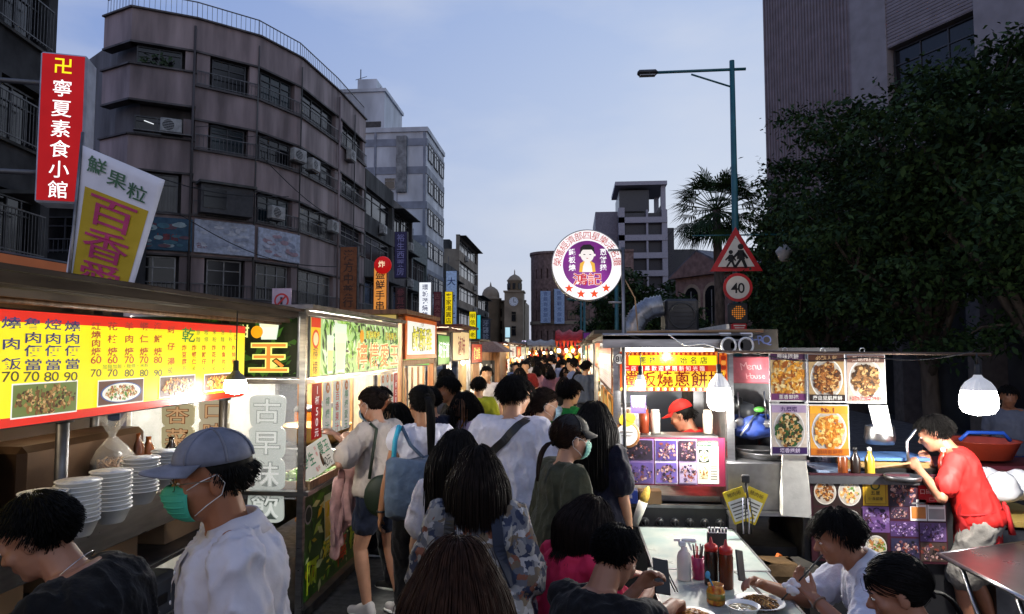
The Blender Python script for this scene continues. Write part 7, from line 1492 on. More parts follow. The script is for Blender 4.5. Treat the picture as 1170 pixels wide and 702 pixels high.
dtable('marble-topped folding table nearest the pancake stall', .43, 1.04, 3.835, 4.70, MRB, STEEL_D)
dtable('marble-topped folding table with sauces and noodle plates in front', .40, 1.02, 2.93, 3.82, MRB, STEEL_D)
TZ = .752
def ontab(u, v): return onZ(u, v, TZ)
p = ontab(782, 662); t = thing('spray_bottle', 'clear white spray bottle on the marble table', 'bottle', p); mb = MB(); mb.lathe([(.035, 0), (.037, .004), (.037, .11), (.03, .135), (.016, .15), (.016, .165), (.001, .166)], mat('spray_body', (.72, .66, .62), .3, alpha=.85), 20); mb.build('body', t); mb = MB(); mb.box((-.01, 0, .18), (.035, .03, .03), WHITE, bev=.006); mb.box((.025, 0, .197), (.075, .022, .02), WHITE, bev=.006); mb.box((.03, 0, .17), (.01, .012, .045), WHITE, R=Matrix.Rotation(-.4, 3, 'Y')); mb.box((-.035, 0, .198), (.03, .014, .012), WHITE); mb.build('trigger', t)
p = ontab(798, 661); t = thing('chopstick_holder', 'magenta cup holding chopsticks on the marble table', 'cup', p); mb = MB(); mb.lathe([(.03, 0), (.034, .11), (.031, .11), (.027, .01), (.001, .008)], mat('cup_magenta', (.45, .03, .12), .35), 18); mb.build('cup', t)
for k in range(7): a = k*.9; mb = MB(); mb.tube([(.01*cos(a), .01*sin(a), .01), (.026*cos(a), .026*sin(a), .17)], .0035, paint(['#1c1410', '#3a2010', '#b82030'][k % 3]), 5); mb.build('chopstick', t)
for u, v, hx, lb in ((813, 668, '#241610', 'dark soy sauce squeeze bottle with a red nozzle'), (830, 672, '#5a2408', 'brown chilli sauce squeeze bottle with a red nozzle')):
    p = ontab(u, v); t = thing('sauce_bottle', lb, 'bottle', p); mb = MB(); mb.lathe([(.033, 0), (.035, .005), (.035, .15), (.031, .17), (.03, .172)], mat('sauce_'+hx, srgb(hx), .25), 20); mb.build('body', t); mb = MB(); mb.lathe([(.033, .168), (.034, .19), (.024, .2), (.011, .205), (.004, .235), (.001, .236)], mat('cap_red', (.5, .02, .015), .35), 18); mb.build('cap', t)
p = ontab(822, 655); t = thing('number_rack', 'small metal rack of number tags behind the sauce bottles', 'rack', p); mb = MB(); mb.box((0, .05, .1), (.1, .03, .2), DARK); mb.build('frame', t); mb = MB()
for k in range(6): mb.box((-.042+.017*k, .03, .215), (.013, .012, .03), PAPERW, R=Matrix.Rotation(.2*(k % 3-1), 3, 'Y')); mb.box((-.042+.017*k, .0235, .215), (.008, .001, .018), BLK)
mb.build('tags', t)
p = ontab(818, 690); t = thing('chilli_jar', 'glass jar of yellow chilli relish with a blue spoon', 'jar', p); mb = MB(); mb.lathe([(.036, 0), (.042, .01), (.042, .06), (.034, .075), (.036, .09), (.034, .09), (.03, .06), (.001, .055)], mat('relish', (.65, .34, .03), .25, var=.7, scale=50, col2=(.35, .05, .01)), 22); mb.build('jar', t); mb = MB(); mb.tube([(0, 0, .05), (-.03, .0, .12)], .004, paint('#4898c0'), 6); mb.ell((-.035, 0, .13), (.012, .008, .018), paint('#4898c0'), 10); mb.build('spoon', t); mb = MB(); mb.lathe([(.0425, .025), (.0425, .055)], mat('relish_label', (.5, .25, .05), .4, var=.8, scale=40, col2=(.1, .2, .02)), 22); mb.build('label', t)
def dish_(name, label, p, R, h, fill, n, bowl=False, cols=('#6a4218', '#8a5a20', '#3a2008', '#c89850')):
    t = thing(name, label, 'plate' if not bowl else 'bowl', p); mb = MB(); mb.lathe([(R*.55, 0), (R*.6, .004), (R*.97, h), (R, h+.002), (R*.96, h+.003), (R*.58, .01), (.001, .008)], BW, 32); mb.build('dish', t); mb = MB(); rr = random.Random(n)
    if bowl: mb.disc(0, 0, R*.84, h*.75, mat('broth', (.35, .26, .12), .15), 26)
    for k in range(n):
        a = rr.uniform(0, 6.3); q = sqrt(rr.random())*R*.68; pz = (h*.75 if bowl else .012+.028*(1-(q/(R*.7))**2)); w_ = rr.uniform(0, 6.3); L = rr.uniform(.012, .03)
        mb.tube([(q*cos(a)+L*cos(w_)*s, q*sin(a)+L*sin(w_)*s, pz+.005*cos(s*3)) for s in (-1, -.3, .3, 1)], .0028 if not bowl else .006, paint(rr.choice(cols), .35), 5)
    mb.build(fill, t); return t
p = ontab(868, 693); dish_('noodle_plate', 'white plate of brown fried noodles in front of the eating man', p, .115, .022, 'noodles', 240)
p = onZ(847, 702, TZ); dish_('soup_bowl', 'small white bowl of soup beside the noodle plate', p+V((0, -.03, 0)), .075, .05, 'soup_bits', 16, True, ('#d8d0b8', '#b8a888', '#e8e0d0'))
p = onZ(790, 704, TZ); dish_('noodle_plate', 'white plate of orange noodles at the bottom by a dark hand', p+V((0, -.05, 0)), .1, .022, 'noodles', 160, False, ('#c87820', '#e0a040', '#8a4a10'))
# dark folding table, bottom right
a, b, c = onZ(1073, 632, .75), onZ(1185, 690, .75), onZ(1250, 600, .75); d = c+(a-b)*.0; ctr = None
q = [a, b, V((b.x+.75, b.y+.35, .75)), V((a.x+.75, a.y+.35, .75))]
t = thing('folding_table', 'dark red folding table with a bright metal edge at the bottom right', 'table', (a.x, a.y, 0)); mb = MB(); vs = [p_[:] for p_ in q]+[(p_.x, p_.y, .73) for p_ in q]; mb.add(vs, [(0, 3, 2, 1)[::-1], (4, 5, 6, 7)[::-1], (0, 1, 5, 4)[::-1], (1, 2, 6, 5)[::-1], (2, 3, 7, 6)[::-1], (3, 0, 4, 7)[::-1]], mat('table_maroon', (.028, .018, .02), .3, var=.4, scale=3)); mb.build('table_top', t, world=True)
mb = MB(); mb.tube([a+V((0, 0, -.01)), b+V((0, 0, -.01))], .013, STEEL, 8); mb.tube([a+V((0, 0, -.01)), q[3]+V((0, 0, -.01))], .013, STEEL, 8); mb.build('rim', t, world=True)
for e in (.18, .75):
    f_ = a.lerp(b, e); mb = MB(); mb.tube([f_+V((.06, .05, -.02)), V((f_.x+.2, f_.y-.1, 0))], .013, STEEL, 8); mb.build('leg', t, world=True)
# ================================================================ the crowd
PSK = '#b98e70'
def P(label, u, v, D, face, H=None, seat=None, **k):
    """a person whose head top shows at photo point u,v at depth D; the standing height follows from it"""
    top = onD(u, v, D); k.setdefault('vox', .009 if D > 3.4 else .0075); z = top.z-(.012 if k.get('cap') else .0)
    H = H or 1.65; kw = {q: k[q] for q in ('lean', 'head', 'sex', 'fat') if q in k}
    for _ in range(3):      # the stature (or the seat) that brings the crown of the head to that height
        h0 = person('', (0, 0), 0, H, seat=seat, calc=True, **kw).z
        if seat is None: H *= z/h0
        else: seat += z-h0
    aw = k.pop('arms_w', None)
    if aw:                  # hands reach for points in the place
        o_ = person('', (0, 0), 0, H, seat=seat, calc=True, **kw); Rz = rotZ(radians(face)); b_ = V((top.x, top.y, 0))-Rz @ V((o_.x, o_.y, 0)); k['arms'] = {q: Rz.transposed() @ (w-b_) for q, w in aw.items()}
    return person(label, (0, 0), radians(face), H, loc_head=V((top.x, top.y, 0)), seat=seat, **k)
def ribbon(I, pts, w=.035, th=.005, m=None, name='strap', parent=None, off=.008, n=40):
    '''a flat strap that lies on the shirt: points are dropped onto the garment surface'''
    sh = [c for c in I['root'].children if c.name.startswith('shirt')][0]; P_ = [V(p) for p in pts]; dense = []
    for i in range(n+1):
        f = i/n*(len(P_)-1); a = min(int(f), len(P_)-2); t = f-a; p0, p1, p2, p3 = P_[max(a-1, 0)], P_[a], P_[a+1], P_[min(a+2, len(P_)-1)]
        dense.append(.5*((2*p1)+(-p0+p2)*t+(2*p0-5*p1+4*p2-p3)*t*t+(-p0+3*p1-3*p2+p3)*t*t*t))
    q = []; nn = []
    for p in dense: ok, loc, nr, _ = sh.closest_point_on_mesh(p); q.append(loc+nr*off); nn.append(nr)
    for _ in range(3): q = [q[0]]+[(q[i-1]+q[i]*2+q[i+1])/4 for i in range(1, len(q)-1)]+[q[-1]]; nn = [nn[0]]+[((nn[i-1]+nn[i]*2+nn[i+1])/4).normalized() for i in range(1, len(nn)-1)]+[nn[-1]]
    vs = []; fs = []
    for i in range(len(q)):
        T = (q[min(i+1, len(q)-1)]-q[max(i-1, 0)]).normalized(); B_ = T.cross(nn[i]).normalized()*w/2; N_ = nn[i]*th/2; vs += [(q[i]+a)[:] for a in (B_+N_, -B_+N_, -B_-N_, B_-N_)]
    for i in range(len(q)-1): fs += [(i*4+k, i*4+(k+1) % 4, i*4+4+(k+1) % 4, i*4+4+k) for k in range(4)]
    mb = MB(); mb.M = I['root'].matrix_world.copy(); mb.add(vs, fs, m or BLACK); return mb.build(name, parent, world=True)
def S(hx, **k): return dict(m=cloth(hx), **k)
DENIM = cloth('#252c40', .4); BLKC = cloth('#101013'); NAVY = cloth('#12141f'); LAV = cloth('#9c98b8')
HS = dict(k='short')
def sling(I, pts, w=.016, m=None, name='strap', parent=None):
    mb = MB(); mb.tube(pts, w, m or BLACK, 6); return mb.build(name, parent)
def bodypt(I, t, ang, infl=.03):        # a point on the torso surface in body space
    secs = I['tors']
    for i in range(len(secs)-1):
        if secs[i][0] <= t <= secs[i+1][0]:
            w = (t-secs[i][0])/(secs[i+1][0]-secs[i][0]); q = [secs[i][j]*(1-w)+secs[i+1][j]*w for j in range(4)]; break
    c, x, y = I['sec'](t, q[1], q[2], q[3], infl); return c+x*sin(ang)+y*cos(ang)
def wpt(I, p): return I['root'].matrix_world @ V(p)

# cap man, left foreground
SHL = mat('shirt_lavender', srgb('#c9c5cc'), .85, var=.10, scale=12, bump=.6, spec=.2, bdist=.01)
bpy.context.view_layer.update()
P('elderly man in blue cap, glasses, teal mask and pale lavender collared shirt', 243, 487, 1.95, 122, 1.68, sex='m', vox=.006, lean=(.06, .12), head=(.0, .06), shirt=dict(m=SHL, collar=True, sleeve=.95, loose=.016, fold=.011), bottom=dict(k='trousers', m=NAVY), hair=dict(k='short', zmax=.035, n=700, c='#15130f', len=.022), cap=dict(m=mat('cap_blue', srgb('#767987'), .88, var=.3, scale=14, bump=.25), tilt=.004, brim=.082), mask=mat('mask_teal', srgb('#3fae8f'), .7, var=.12, scale=20), glasses=mat('wire_gold', (.2, .17, .12), .3, .8), detail=True, skin_h='#9c6648', fat=1.06)
# man in black tee, lower left
I = P('black-haired man in a black tee with a thin neck chain, bottom left corner', 24, 566, 1.95, 100, 1.67, sex='m', vox=.006, lean=(.15, .5), head=(.1, .3), shirt=S('#121214', sleeve=.6, loose=.012), bottom=dict(k='trousers', m=NAVY), hair=dict(k='short', c='#0a0807', len=.028, n=3000), skin_h='#a87860', fat=1.3, detail=True)
mb = MB(); nb = I['nb']; mb.tube([nb+I['Rn'] @ V((cos(a)*.072, sin(a)*.07-.012, .012+.02*sin(a)*-1)) for a in np.linspace(0, 2*pi, 30)], .0016, mat('chain_silver', (.6, .6, .6), .25, 1), 5, False); tag(mb.build('necklace', I['root']))
# woman right at the front, seen from behind
P('brown-haired woman closest to the camera, only her hair visible', 522, 611, 1.62, 4, 1.61, sex='f', vox=.008, lean=(.02, .1), shirt=S('#1a1a20'), bottom=dict(k='trousers', m=NAVY), hair=dict(k='long', zend=.36, c='#3a2214', n=1700, r=.0022, vol=1.2), hand=False)
# bob-haired woman with floral shirt and backpack straps
FLO = mat('shirt_floral', srgb('#8a8894'), .85, bump=.5, scale=14, bdist=.015)
t_ = FLO.node_tree; vo = N('ShaderNodeTexVoronoi', t_); vo.inputs['Scale'].default_value = 34; vo.inputs['Randomness'].default_value = 1; wn = N('ShaderNodeTexNoise', t_); wn.inputs['Scale'].default_value = 16; wn.inputs['Detail'].default_value = 4
tcf = N('ShaderNodeTexCoord', t_); mxf = N('ShaderNodeMix', t_, data_type='RGBA'); mxf.inputs[0].default_value = .10; t_.links.new(tcf.outputs['Object'], wn.inputs[0]); t_.links.new(tcf.outputs['Object'], mxf.inputs[6]); t_.links.new(wn.outputs['Color'], mxf.inputs[7]); t_.links.new(mxf.outputs[2], vo.inputs['Vector'])
sx = N('ShaderNodeSeparateColor', t_); t_.links.new(vo.outputs['Color'], sx.inputs[0]); rf = N('ShaderNodeValToRGB', t_); rf.color_ramp.interpolation = 'CONSTANT'; t_.links.new(sx.outputs[0], rf.inputs[0]); e0 = rf.color_ramp.elements
for q_, (p_, c_) in enumerate(((0, '#5c5e66'), (.28, '#2a3248'), (.5, '#8c8a88'), (.68, '#6a5c4c'), (.8, '#a8a6a8'), (.9, '#7a4a38'))):
    el = e0[q_] if q_ < 2 else e0.new(p_); el.position = p_; el.color = (*srgb(c_), 1)
t_.links.new(rf.outputs[0], t_.nodes['Principled BSDF'].inputs['Base Color'])
I = P('woman with a dark bob in a grey floral shirt wearing black rucksack straps', 546, 508, 2.95, 2, 1.59, sex='f', vox=.0075, lean=(.0, .06), shirt=dict(m=FLO, sleeve=.9, loose=.03, hem=-.12, fold=.008), bottom=dict(k='trousers', m=BLKC), hair=dict(k='bob', zend=.20, c='#1c110b', n=1700, r=.0022, vol=1.4, rag=.6), hand=False, fat=1.25)
b = thing('rucksack_straps', 'pair of black webbing straps over the floral shirt', 'rucksack', I['root'].matrix_world.translation)
for q in (-1, 1): ribbon(I, [bodypt(I, t_, pi-q*a, .03) for t_, a in ((.3, .75), (.55, .6), (.8, .5), (.95, .7))]+[bodypt(I, .9, q*.8, .03), bodypt(I, .7, q*.6, .03), bodypt(I, .5, q*.9, .03)], .045, .008, BLACK if q < 0 else mat('strap_blue', srgb('#1c2436'), .8), 'strap', b, .012)
# long-haired woman in white tee just behind her
P('long-haired woman in a plain white tee left of the dark bob', 524, 489, 3.4, -8, 1.60, sex='f', head=(-.2, .1), shirt=S('#cfccd4', loose=.02), bottom=dict(k='trousers', m=NAVY), hair=dict(k='long', zend=.42, c='#120c09', n=1400))
# ponytail woman with tote bag
I = P('woman with a long ponytail in a white sleeveless top facing the drink stall', 481, 440, 4.7, 18, 1.70, sex='f', head=(.25, .08), arms=dict(l=(-.27, .05, .80)), shirt=S('#d8d6e2', sleeve=.12, loose=.018), bottom=dict(k='trousers', m=BLKC, loose=.016), hair=dict(k='tail', tie=(0, -.118, .05), len=.42, c='#0c0908', rt=.05, nt=110), skin_h='#a87858')
t = thing('tote_bag', 'grey-blue canvas tote bag with turquoise strap on the ponytailed woman\'s back', 'bag', wpt(I, (-.1, -.2, .95))); TB = cloth('#5c6c80', .25); mb = MB(); M0 = t.matrix_world.copy(); t.matrix_world = I['root'].matrix_world @ Matrix.Translation((-.09, -.19, .84)); n = 18; vs = []
for i, (z_, w_, d_) in enumerate(((0, .10, .05), (.03, .15, .075), (.15, .17, .085), (.28, .165, .06), (.37, .15, .03), (.385, .145, .02))):
    for k in range(n): a = 2*pi*k/n; vs.append((w_*abs(cos(a))**.6*(1 if cos(a) > 0 else -1)+.01*sin(i*2+k), d_*sin(a)-.01+.006*sin(3*a+i), z_+.02*sin(a*2)))
mb.add(vs, [(i*n+k, i*n+(k+1) % n, (i+1)*n+(k+1) % n, (i+1)*n+k) for i in range(5) for k in range(n)]+[tuple(range(n))[::-1], tuple(5*n+k for k in range(n))], TB, True); mb.build('body', t)
mb = MB(); mb.tube([(-.11, 0, .37), (-.1, .02, .5), (-.07, .1, .58), (-.05, .2, .52), (-.07, .25, .38)], .018, mat('strap_cyan', srgb('#3ab0cc'), .6), 6); mb.tube([(.1, .0, .37), (.0, .03, .47), (-.05, .12, .58)], .012, TB, 6); mb.build('strap', t)
mb = MB(); mb.tube([I['W']['l'].lerp(I['E']['l'], .1)+V((.03*cos(a), .03*sin(a), 0)) for a in np.linspace(0, 6.28, 14)], .008, BLACK, 5, False); mb.build('wristwatch', I['root'])
# bun woman with jacket, green bag, shorts and white sneakers
I = P('woman in a beige tee with a bun, mask and denim shorts at the drink stall', 421, 443, 5.15, 62, 1.66, sex='f', head=(.1, .30), lean=(.03, .1), arms_w=dict(l=onD(395, 503, 5.0), r=onD(384, 497, 5.2)), legs=dict(l=(-.08, .04, .078), r=(.09, -.14, .078)), shirt=S('#b9ada4', sleeve=.75, loose=.022), bottom=dict(k='shorts', m=DENIM, len=.26, loose=.016), shoes='#c8c4c4', hair=dict(k='bun', tie=(0, -.105, .03), c='#1c110c', rb=.036), mask=mat('mask_blue', srgb('#8fb0c4'), .7), skin_h='#b98a70', detail=True)
t = thing('jacket', 'pale pink jacket draped over the arm of the woman in shorts', 'jacket', wpt(I, (0, .3, .9))); t.matrix_world = I['root'].matrix_world @ Matrix.Translation((0.02, .27, .98)); PK = cloth('#c89c98', .25)
nu_, nv_ = 46, 40; vs = []
for j in range(nv_+1):
    d = -.36+.90*j/nv_                      # length along the cloth: negative hangs behind the arm, positive in front
    for i in range(nu_+1):
        u = i/nu_-.5; fall = max(0, abs(d)-.07); k_ = min(1, fall/.15); fo = .022*k_*sin(u*26+1.6*sin(d*7))+.012*k_*sin(u*51+d*9)
        x = u*(.30+.10*fall)+.02*sin(d*9)+(.05*fall if d > 0 else 0); L_ = fall*(1-.18*sin(u*7+1) - (.35 if u > .12 and d > 0 else 0))
        if abs(d) <= .07: a = d/.07*pi/2; y, z_ = .055*sin(a), .055*cos(a)+.02
        else: y, z_ = (.055 if d > 0 else -.055)+fo*(1 if d > 0 else -1)+(.02*k_ if d > 0 else -.01), .02-L_
        vs.append((x, y, z_))
mb = MB(); mb.add(vs, [(j*(nu_+1)+i, j*(nu_+1)+i+1, (j+1)*(nu_+1)+i+1, (j+1)*(nu_+1)+i) for j in range(nv_) for i in range(nu_)], PK, True); o = mb.build('fabric', t); o.modifiers.new('t', 'SOLIDIFY').thickness = .006
q = Prim(); q.chain([(-.1, .075, -.05), (-.12, .10, -.25), (-.10, .10, -.46), (-.12, .095, -.58)], [.045, .042, .038, .04]); q.fuse('sleeve', .009, PK, t, 2, .007, 4)
mb = MB(); mb.ell((.1, .105, -.28), (.008, .006, .008), BLACK); mb.build('button', t)
t = thing('shoulder_bag', 'round dark green shoulder bag at the hip of the woman in shorts', 'bag', wpt(I, (0, 0, 1))); t.matrix_world = I['root'].matrix_world @ Matrix.Translation((-.15, -.16, .90)) @ Matrix.Rotation(.7, 4, 'Z'); GB = mat('bag_green', srgb('#1c2c1a'), .55, var=.3); q = Prim(); q.ell((0, 0, 0), (.06, .13, .15)); q.ell((.02, 0, -.03), (.06, .12, .11)); q.fuse('body', .01, GB, t, 3)
mb = MB(); mb.tube([(.062, .1*cos(a), .02+.1*sin(a)) for a in np.linspace(.3, 2.8, 12)], .004, mat('zip_grey', (.3, .3, .3), .4, .6), 5); mb.build('zip', t); mb = MB(); mb.tube([(0, .09, .12), (.05, .07, .3), (.09, .05, .46), (.1, .1, .50)], .011, GB, 6); mb.build('strap', t)
# people around the drink stall
P('short-haired woman in a mask behind the beige-tee woman', 452, 459, 5.7, 70, 1.50, sex='f', head=(.2, .1), shirt=S('#2c2a34'), bottom=dict(k='trousers', m=NAVY), hair=dict(k='bob', zend=.10, c='#0d0a08', n=420), mask=mat('mask_blue', srgb('#8fb0c4'), .7), detail=True, vox=.01)
P('man in a navy tee seen from behind at the drink stall', 492, 441, 6.1, 30, 1.62, sex='m', shirt=S('#171c30'), bottom=dict(k='trousers', m=NAVY), hair=dict(k='short'), vox=.011)
P('dark-haired man in navy looking down to the left', 508, 430, 6.5, 118, 1.69, sex='m', head=(-.1, .3), shirt=S('#10131f'), bottom=dict(k='trousers', m=NAVY), hair=dict(k='short'), detail=True, vox=.01, skin_h='#9a6a50')
I = P('long-haired woman in a lilac top and mustard overalls looking left', 531, 446, 6.2, 118, 1.57, sex='f', head=(-.1, .0), shirt=S('#b4a0bc'), bottom=dict(k='trousers', m=cloth('#a86a18')), apron=cloth('#a86a18'), hair=dict(k='long', zend=.30, c='#0e0a09', n=500, part=.01), detail=True, vox=.01, skin_h='#b98a70')
P('man with black hair beyond the long-haired woman, half hidden', 510, 421, 8.2, 20, 1.70, sex='m', shirt=S('#3a3a44'), bottom=dict(k='trousers', m=NAVY), hair=dict(k='short', n=500, r=.004), vox=.013, hand=False)
I = P('person in a yellow-green tee with a black strap by the kiosk', 547, 430, 8.6, -5, 1.60, sex='m', shirt=S('#9aa02c', loose=.02), bottom=dict(k='trousers', m=NAVY), hair=dict(k='short', n=500, r=.004), vox=.012)
tag(ribbon(I, [bodypt(I, t_, a, .03) for t_, a in ((.2, pi/2+.3), (.42, pi-.35), (.68, pi+.1), (.92, pi+.7))], .03, .006, BLACK, 'bag_strap'), 'black strap across the yellow-green tee', 'strap')
# tall man in white tee
I = P('tall man in a white tee with a black crossbody strap, seen from behind', 590, 428, 4.45, -12, 1.77, sex='m', head=(-.5, .1), lean=(.0, .1), shirt=S('#cfcdd8', sleeve=.8, loose=.03, hem=-.14), bottom=dict(k='trousers', m=BLKC), hair=dict(k='short', len=.05, c='#0d0b0a', vol=1.5), arms=dict(r=(.26, .2, 1.0), l=(-.2, .22, 1.02)), skin_h='#a87c62')
t = thing('crossbody_bag', 'small pale bag with a wide black strap on the tall man\'s back', 'bag', I['root'].matrix_world.translation); ribbon(I, [bodypt(I, t_, a, .03) for t_, a in ((.1, pi+1.1), (.35, pi+.9), (.6, pi+.45), (.8, pi-.1), (.95, pi-.65), (.93, .9), (.75, .5), (.55, .2))], .05, .007, BLACK, 'strap', t, .01, 60)
mb = MB(); bp = wpt(I, bodypt(I, .12, pi+.55, .06)); mb.box(bp, (.15, .05, .12), cloth('#9a98a8'), rz=radians(-12), bev=.015); mb.build('pouch', t, world=True)
# white-blouse woman with mask
I = P('woman in a white blouse and long speckled dark skirt holding food to her mask', 622, 443, 5.0, -70, 1.66, sex='f', head=(-.1, .05), arms=dict(l=(-.05, .3, 1.35), r=(.06, .3, 1.38)), shirt=S('#d2c8c8', sleeve=1.2, loose=.03), bottom=dict(k='skirt', m=mat('skirt_dots', (.012, .012, .014), .9, var=0, scale=70, col2=(.012, .012, .014)), len=1.5), hair=dict(k='bun', tie=(0, -.112, -.01), c='#20120c', rb=.034), mask=mat('mask_blue', srgb('#8fb0c4'), .7), skin_h='#c49a80', detail=True)
P('woman with brown hair beside the white-blouse woman, mostly hidden', 603, 447, 5.4, -30, 1.58, sex='f', shirt=S('#c8a8b4'), bottom=dict(k='trousers', m=NAVY), hair=dict(k='long', zend=.25, c='#2c170e', n=420), vox=.011)
# olive tee woman with black cap and mask
I = P('woman in an olive tee, black cap and mint mask with a low ponytail', 652, 472, 3.7, -62, 1.60, sex='f', head=(-.05, .08), lean=(.02, .06), arms=dict(l=(-.18, .26, .98), r=(.16, .2, .92)), shirt=S('#3f4030', sleeve=1.2, loose=.028, hem=-.16), bottom=dict(k='trousers', m=BLKC), hair=dict(k='tail', tie=(0, -.105, -.02), len=.22, c='#2a180e', rt=.03, nt=60), cap=dict(m=mat('cap_black', srgb('#121214'), .8, var=.3), brim=.06, tilt=-.01), mask=mat('mask_mint', srgb('#86c8b8'), .7), glasses=BLACK, skin_h='#b98a70', detail=True)
mb = MB(); mb.M = I['root'].matrix_world.copy(); mb.tube([I['hp'](-.085, .03*cos(a)-.01, .07+.018*sin(a)) for a in np.linspace(0, 6.283, 18)], .003, mat('clip_silver', (.6, .55, .45), .3, .9), 5, False); tag(mb.build('hair_clip'), 'oval metal clip on the black cap', 'hair clip')
# navy long-haired woman by the stall
P('long-haired woman in a dark navy tee facing the pancake stall', 680, 458, 4.25, -20, 1.62, sex='f', head=(-.2, .1), shirt=S('#141524', loose=.02), bottom=dict(k='trousers', m=NAVY), hair=dict(k='long', zend=.40, c='#100b0a', n=1400, vol=1.5), skin_h='#b08468')
P('short-haired person in a bright green tee further down the lane', 652, 433, 6.6, -25, 1.65, sex='f', head=(-.5, .1), shirt=S('#1f7c3c'), bottom=dict(k='trousers', m=NAVY), hair=dict(k='short', len=.06), vox=.011)
# seated diners, left side of the table
LG = lambda y=.46: dict(l=(-.12, y, .08), r=(.14, y, .08))
def stool(label, I, h=.44):
    p = wpt(I, (0, -.02, 0)); t = thing('plastic_stool', label, 'stool', (p.x, p.y, 0)); R1 = mat('stool_red', (.25, .02, .02), .4); mb = MB(); mb.box((0, 0, h-.015), (.3, .3, .03), R1, bev=.012); mb.build('seat', t)
    for sx in (-1, 1):
        for sy in (-1, 1): mb = MB(); mb.tube([(sx*.11, sy*.11, h-.03), (sx*.155, sy*.155, 0)], [.022, .016], R1, 8); mb.build('leg', t)
I = P('woman in a hot pink tee seated at the table, head bowed', 684, 567, 3.2, -52, 1.6, seat=.53, sex='f', lean=(.15, .38), head=(-.1, .35), arms=dict(l=(-.05, .45, .82), r=(.15, .44, .82)), legs=LG(.5), shirt=dict(m=mat('shirt_pink', srgb('#d0204c'), .8, var=.12, scale=10, bump=.2), sleeve=.8, loose=.016), bottom=dict(k='trousers', m=NAVY), hair=dict(k='bob', zend=.11, c='#1c100c', n=1700, r=.0022, vol=1.0), skin_h='#a87860', vox=.0075, detail=True); stool('red plastic stool under the woman in pink', I)
I = P('crop-haired man in a black tee seated at the table looking at a phone', 713, 599, 2.72, -40, 1.66, seat=.53, sex='m', lean=(.1, .32), head=(-.05, .42), arms_w=dict(l=onD(728, 672, 2.85), r=onD(772, 690, 2.95)), legs=LG(.5), shirt=S('#131316', sleeve=.7, loose=.014), bottom=dict(k='trousers', m=NAVY), hair=dict(k='short', len=.016, r=.002, n=2200, c='#0b0908'), skin_h='#9a6c54', vox=.0065, detail=True, curl=.8); stool('red plastic stool under the man in black', I)
w_ = wpt(I, I['W']['r']); t = thing('chopsticks', 'dark chopsticks in the black-tee man\'s hand', 'chopsticks', w_)
for k in range(2): mb = MB(); mb.tube([w_+V((.02+.012*k, .10, .02)), w_+V((-.03+.01*k, .02, .13))], .003, paint('#241408'), 5); mb.build('chopstick', t, world=True)
w_ = wpt(I, I['W']['l']+V((.04, .12, .03))); mb = MB(); mb.box(w_, (.075, .008, .15), BLACK, R=Matrix.Rotation(-.6, 3, 'X') @ Matrix.Rotation(.4, 3, 'Z'), bev=.004); tag(mb.build('phone'), 'black phone held by the man in the black tee', 'phone')
# seated diners, right side
I = P('man in a white polo shirt bent over noodles on the right of the table', 947, 580, 3.12, 80, 1.70, seat=.5, sex='m', lean=(.28, .62), head=(.12, .12), arms_w=dict(l=onD(930, 683, 2.92), r=onD(872, 668, 3.22)), legs=LG(.48), shirt=S('#c4c6d4', sleeve=.75, collar=True, loose=.018), bottom=dict(k='trousers', m=NAVY), hair=dict(k='short', len=.05, c='#0c0908'), skin_h='#9c6c52', vox=.0065, detail=True, curl=.7, palm=dict(l=(0, 0, 1), r=(-.6, 0, -.6))); stool('red plastic stool under the man in the white polo', I)
mb = MB(); e = I['W']['l'].lerp(I['E']['l'], .12); dd = (I['W']['l']-I['E']['l']).normalized(); x_ = dd.orthogonal().normalized(); y_ = dd.cross(x_); mb.tube([e+x_*.031*cos(a)+y_*.031*sin(a) for a in np.linspace(0, 6.283, 16)], .004, mat('beads', (.2, .12, .08), .4), 5, False); mb.build('bracelet', I['root'])
t = thing('plastic_chopsticks', 'long pale chopsticks in the polo-shirted man\'s hand over the noodles', 'chopsticks', wpt(I, I['W']['r']))
w_ = wpt(I, I['W']['r']+V((.02, .09, -.01))); tp_ = ontab(868, 690)+V((0, 0, .045))
for k in range(2): mb = MB(); mb.tube([tp_+V((.01*k, .0, 0)), w_+V((.012*k, 0, .03)), w_+(w_-tp_)*.5+V((.02*k, 0, .03))], .0035, paint('#c8b8a8'), 5); mb.build('chopstick', t, world=True)
w_ = wpt(I, I['W']['r']+V((.0, .10, .08))); mb = MB(); mb.box(w_, (.07, .008, .14), BLACK, R=Matrix.Rotation(-.4, 3, 'X') @ Matrix.Rotation(.9, 3, 'Z'), bev=.004); tag(mb.build('phone'), 'black phone held up by the man in the white polo', 'phone')
w_ = wpt(I, I['W']['l']+V((-.0, .09, .035))); mb = MB(); rr = random.Random(1); vs = [V((rr.gauss(0, 1), rr.gauss(0, 1), rr.gauss(0, 1))).normalized()*rr.uniform(.02, .034)+w_ for _ in range(40)]
q = Prim()
for p_ in vs[:16]: q.ell(p_, (.014, .012, .012))
o = q.fuse('tissue', .006, mat('tissue_white', (.75, .72, .74), .8), None, 1); tag(o, 'crumpled white tissue in the polo-shirted man\'s palm', 'tissue')
I = P('dark-haired woman in a dark top at the bottom right, head turned to the left', 1013, 634, 2.42, 66, 1.62, seat=.5, sex='f', lean=(.1, .3), head=(.15, .22), arms=dict(l=(-.08, .48, .84), r=(.12, .44, .84)), legs=LG(.48), shirt=S('#15151c', loose=.014), bottom=dict(k='trousers', m=NAVY), hair=dict(k='tail', tie=(0, -.11, -.02), len=.3, c='#0b0807', n=1700, r=.0022), skin_h='#a07058', vox=.0065, detail=True); stool('red plastic stool under the woman at the bottom right', I)
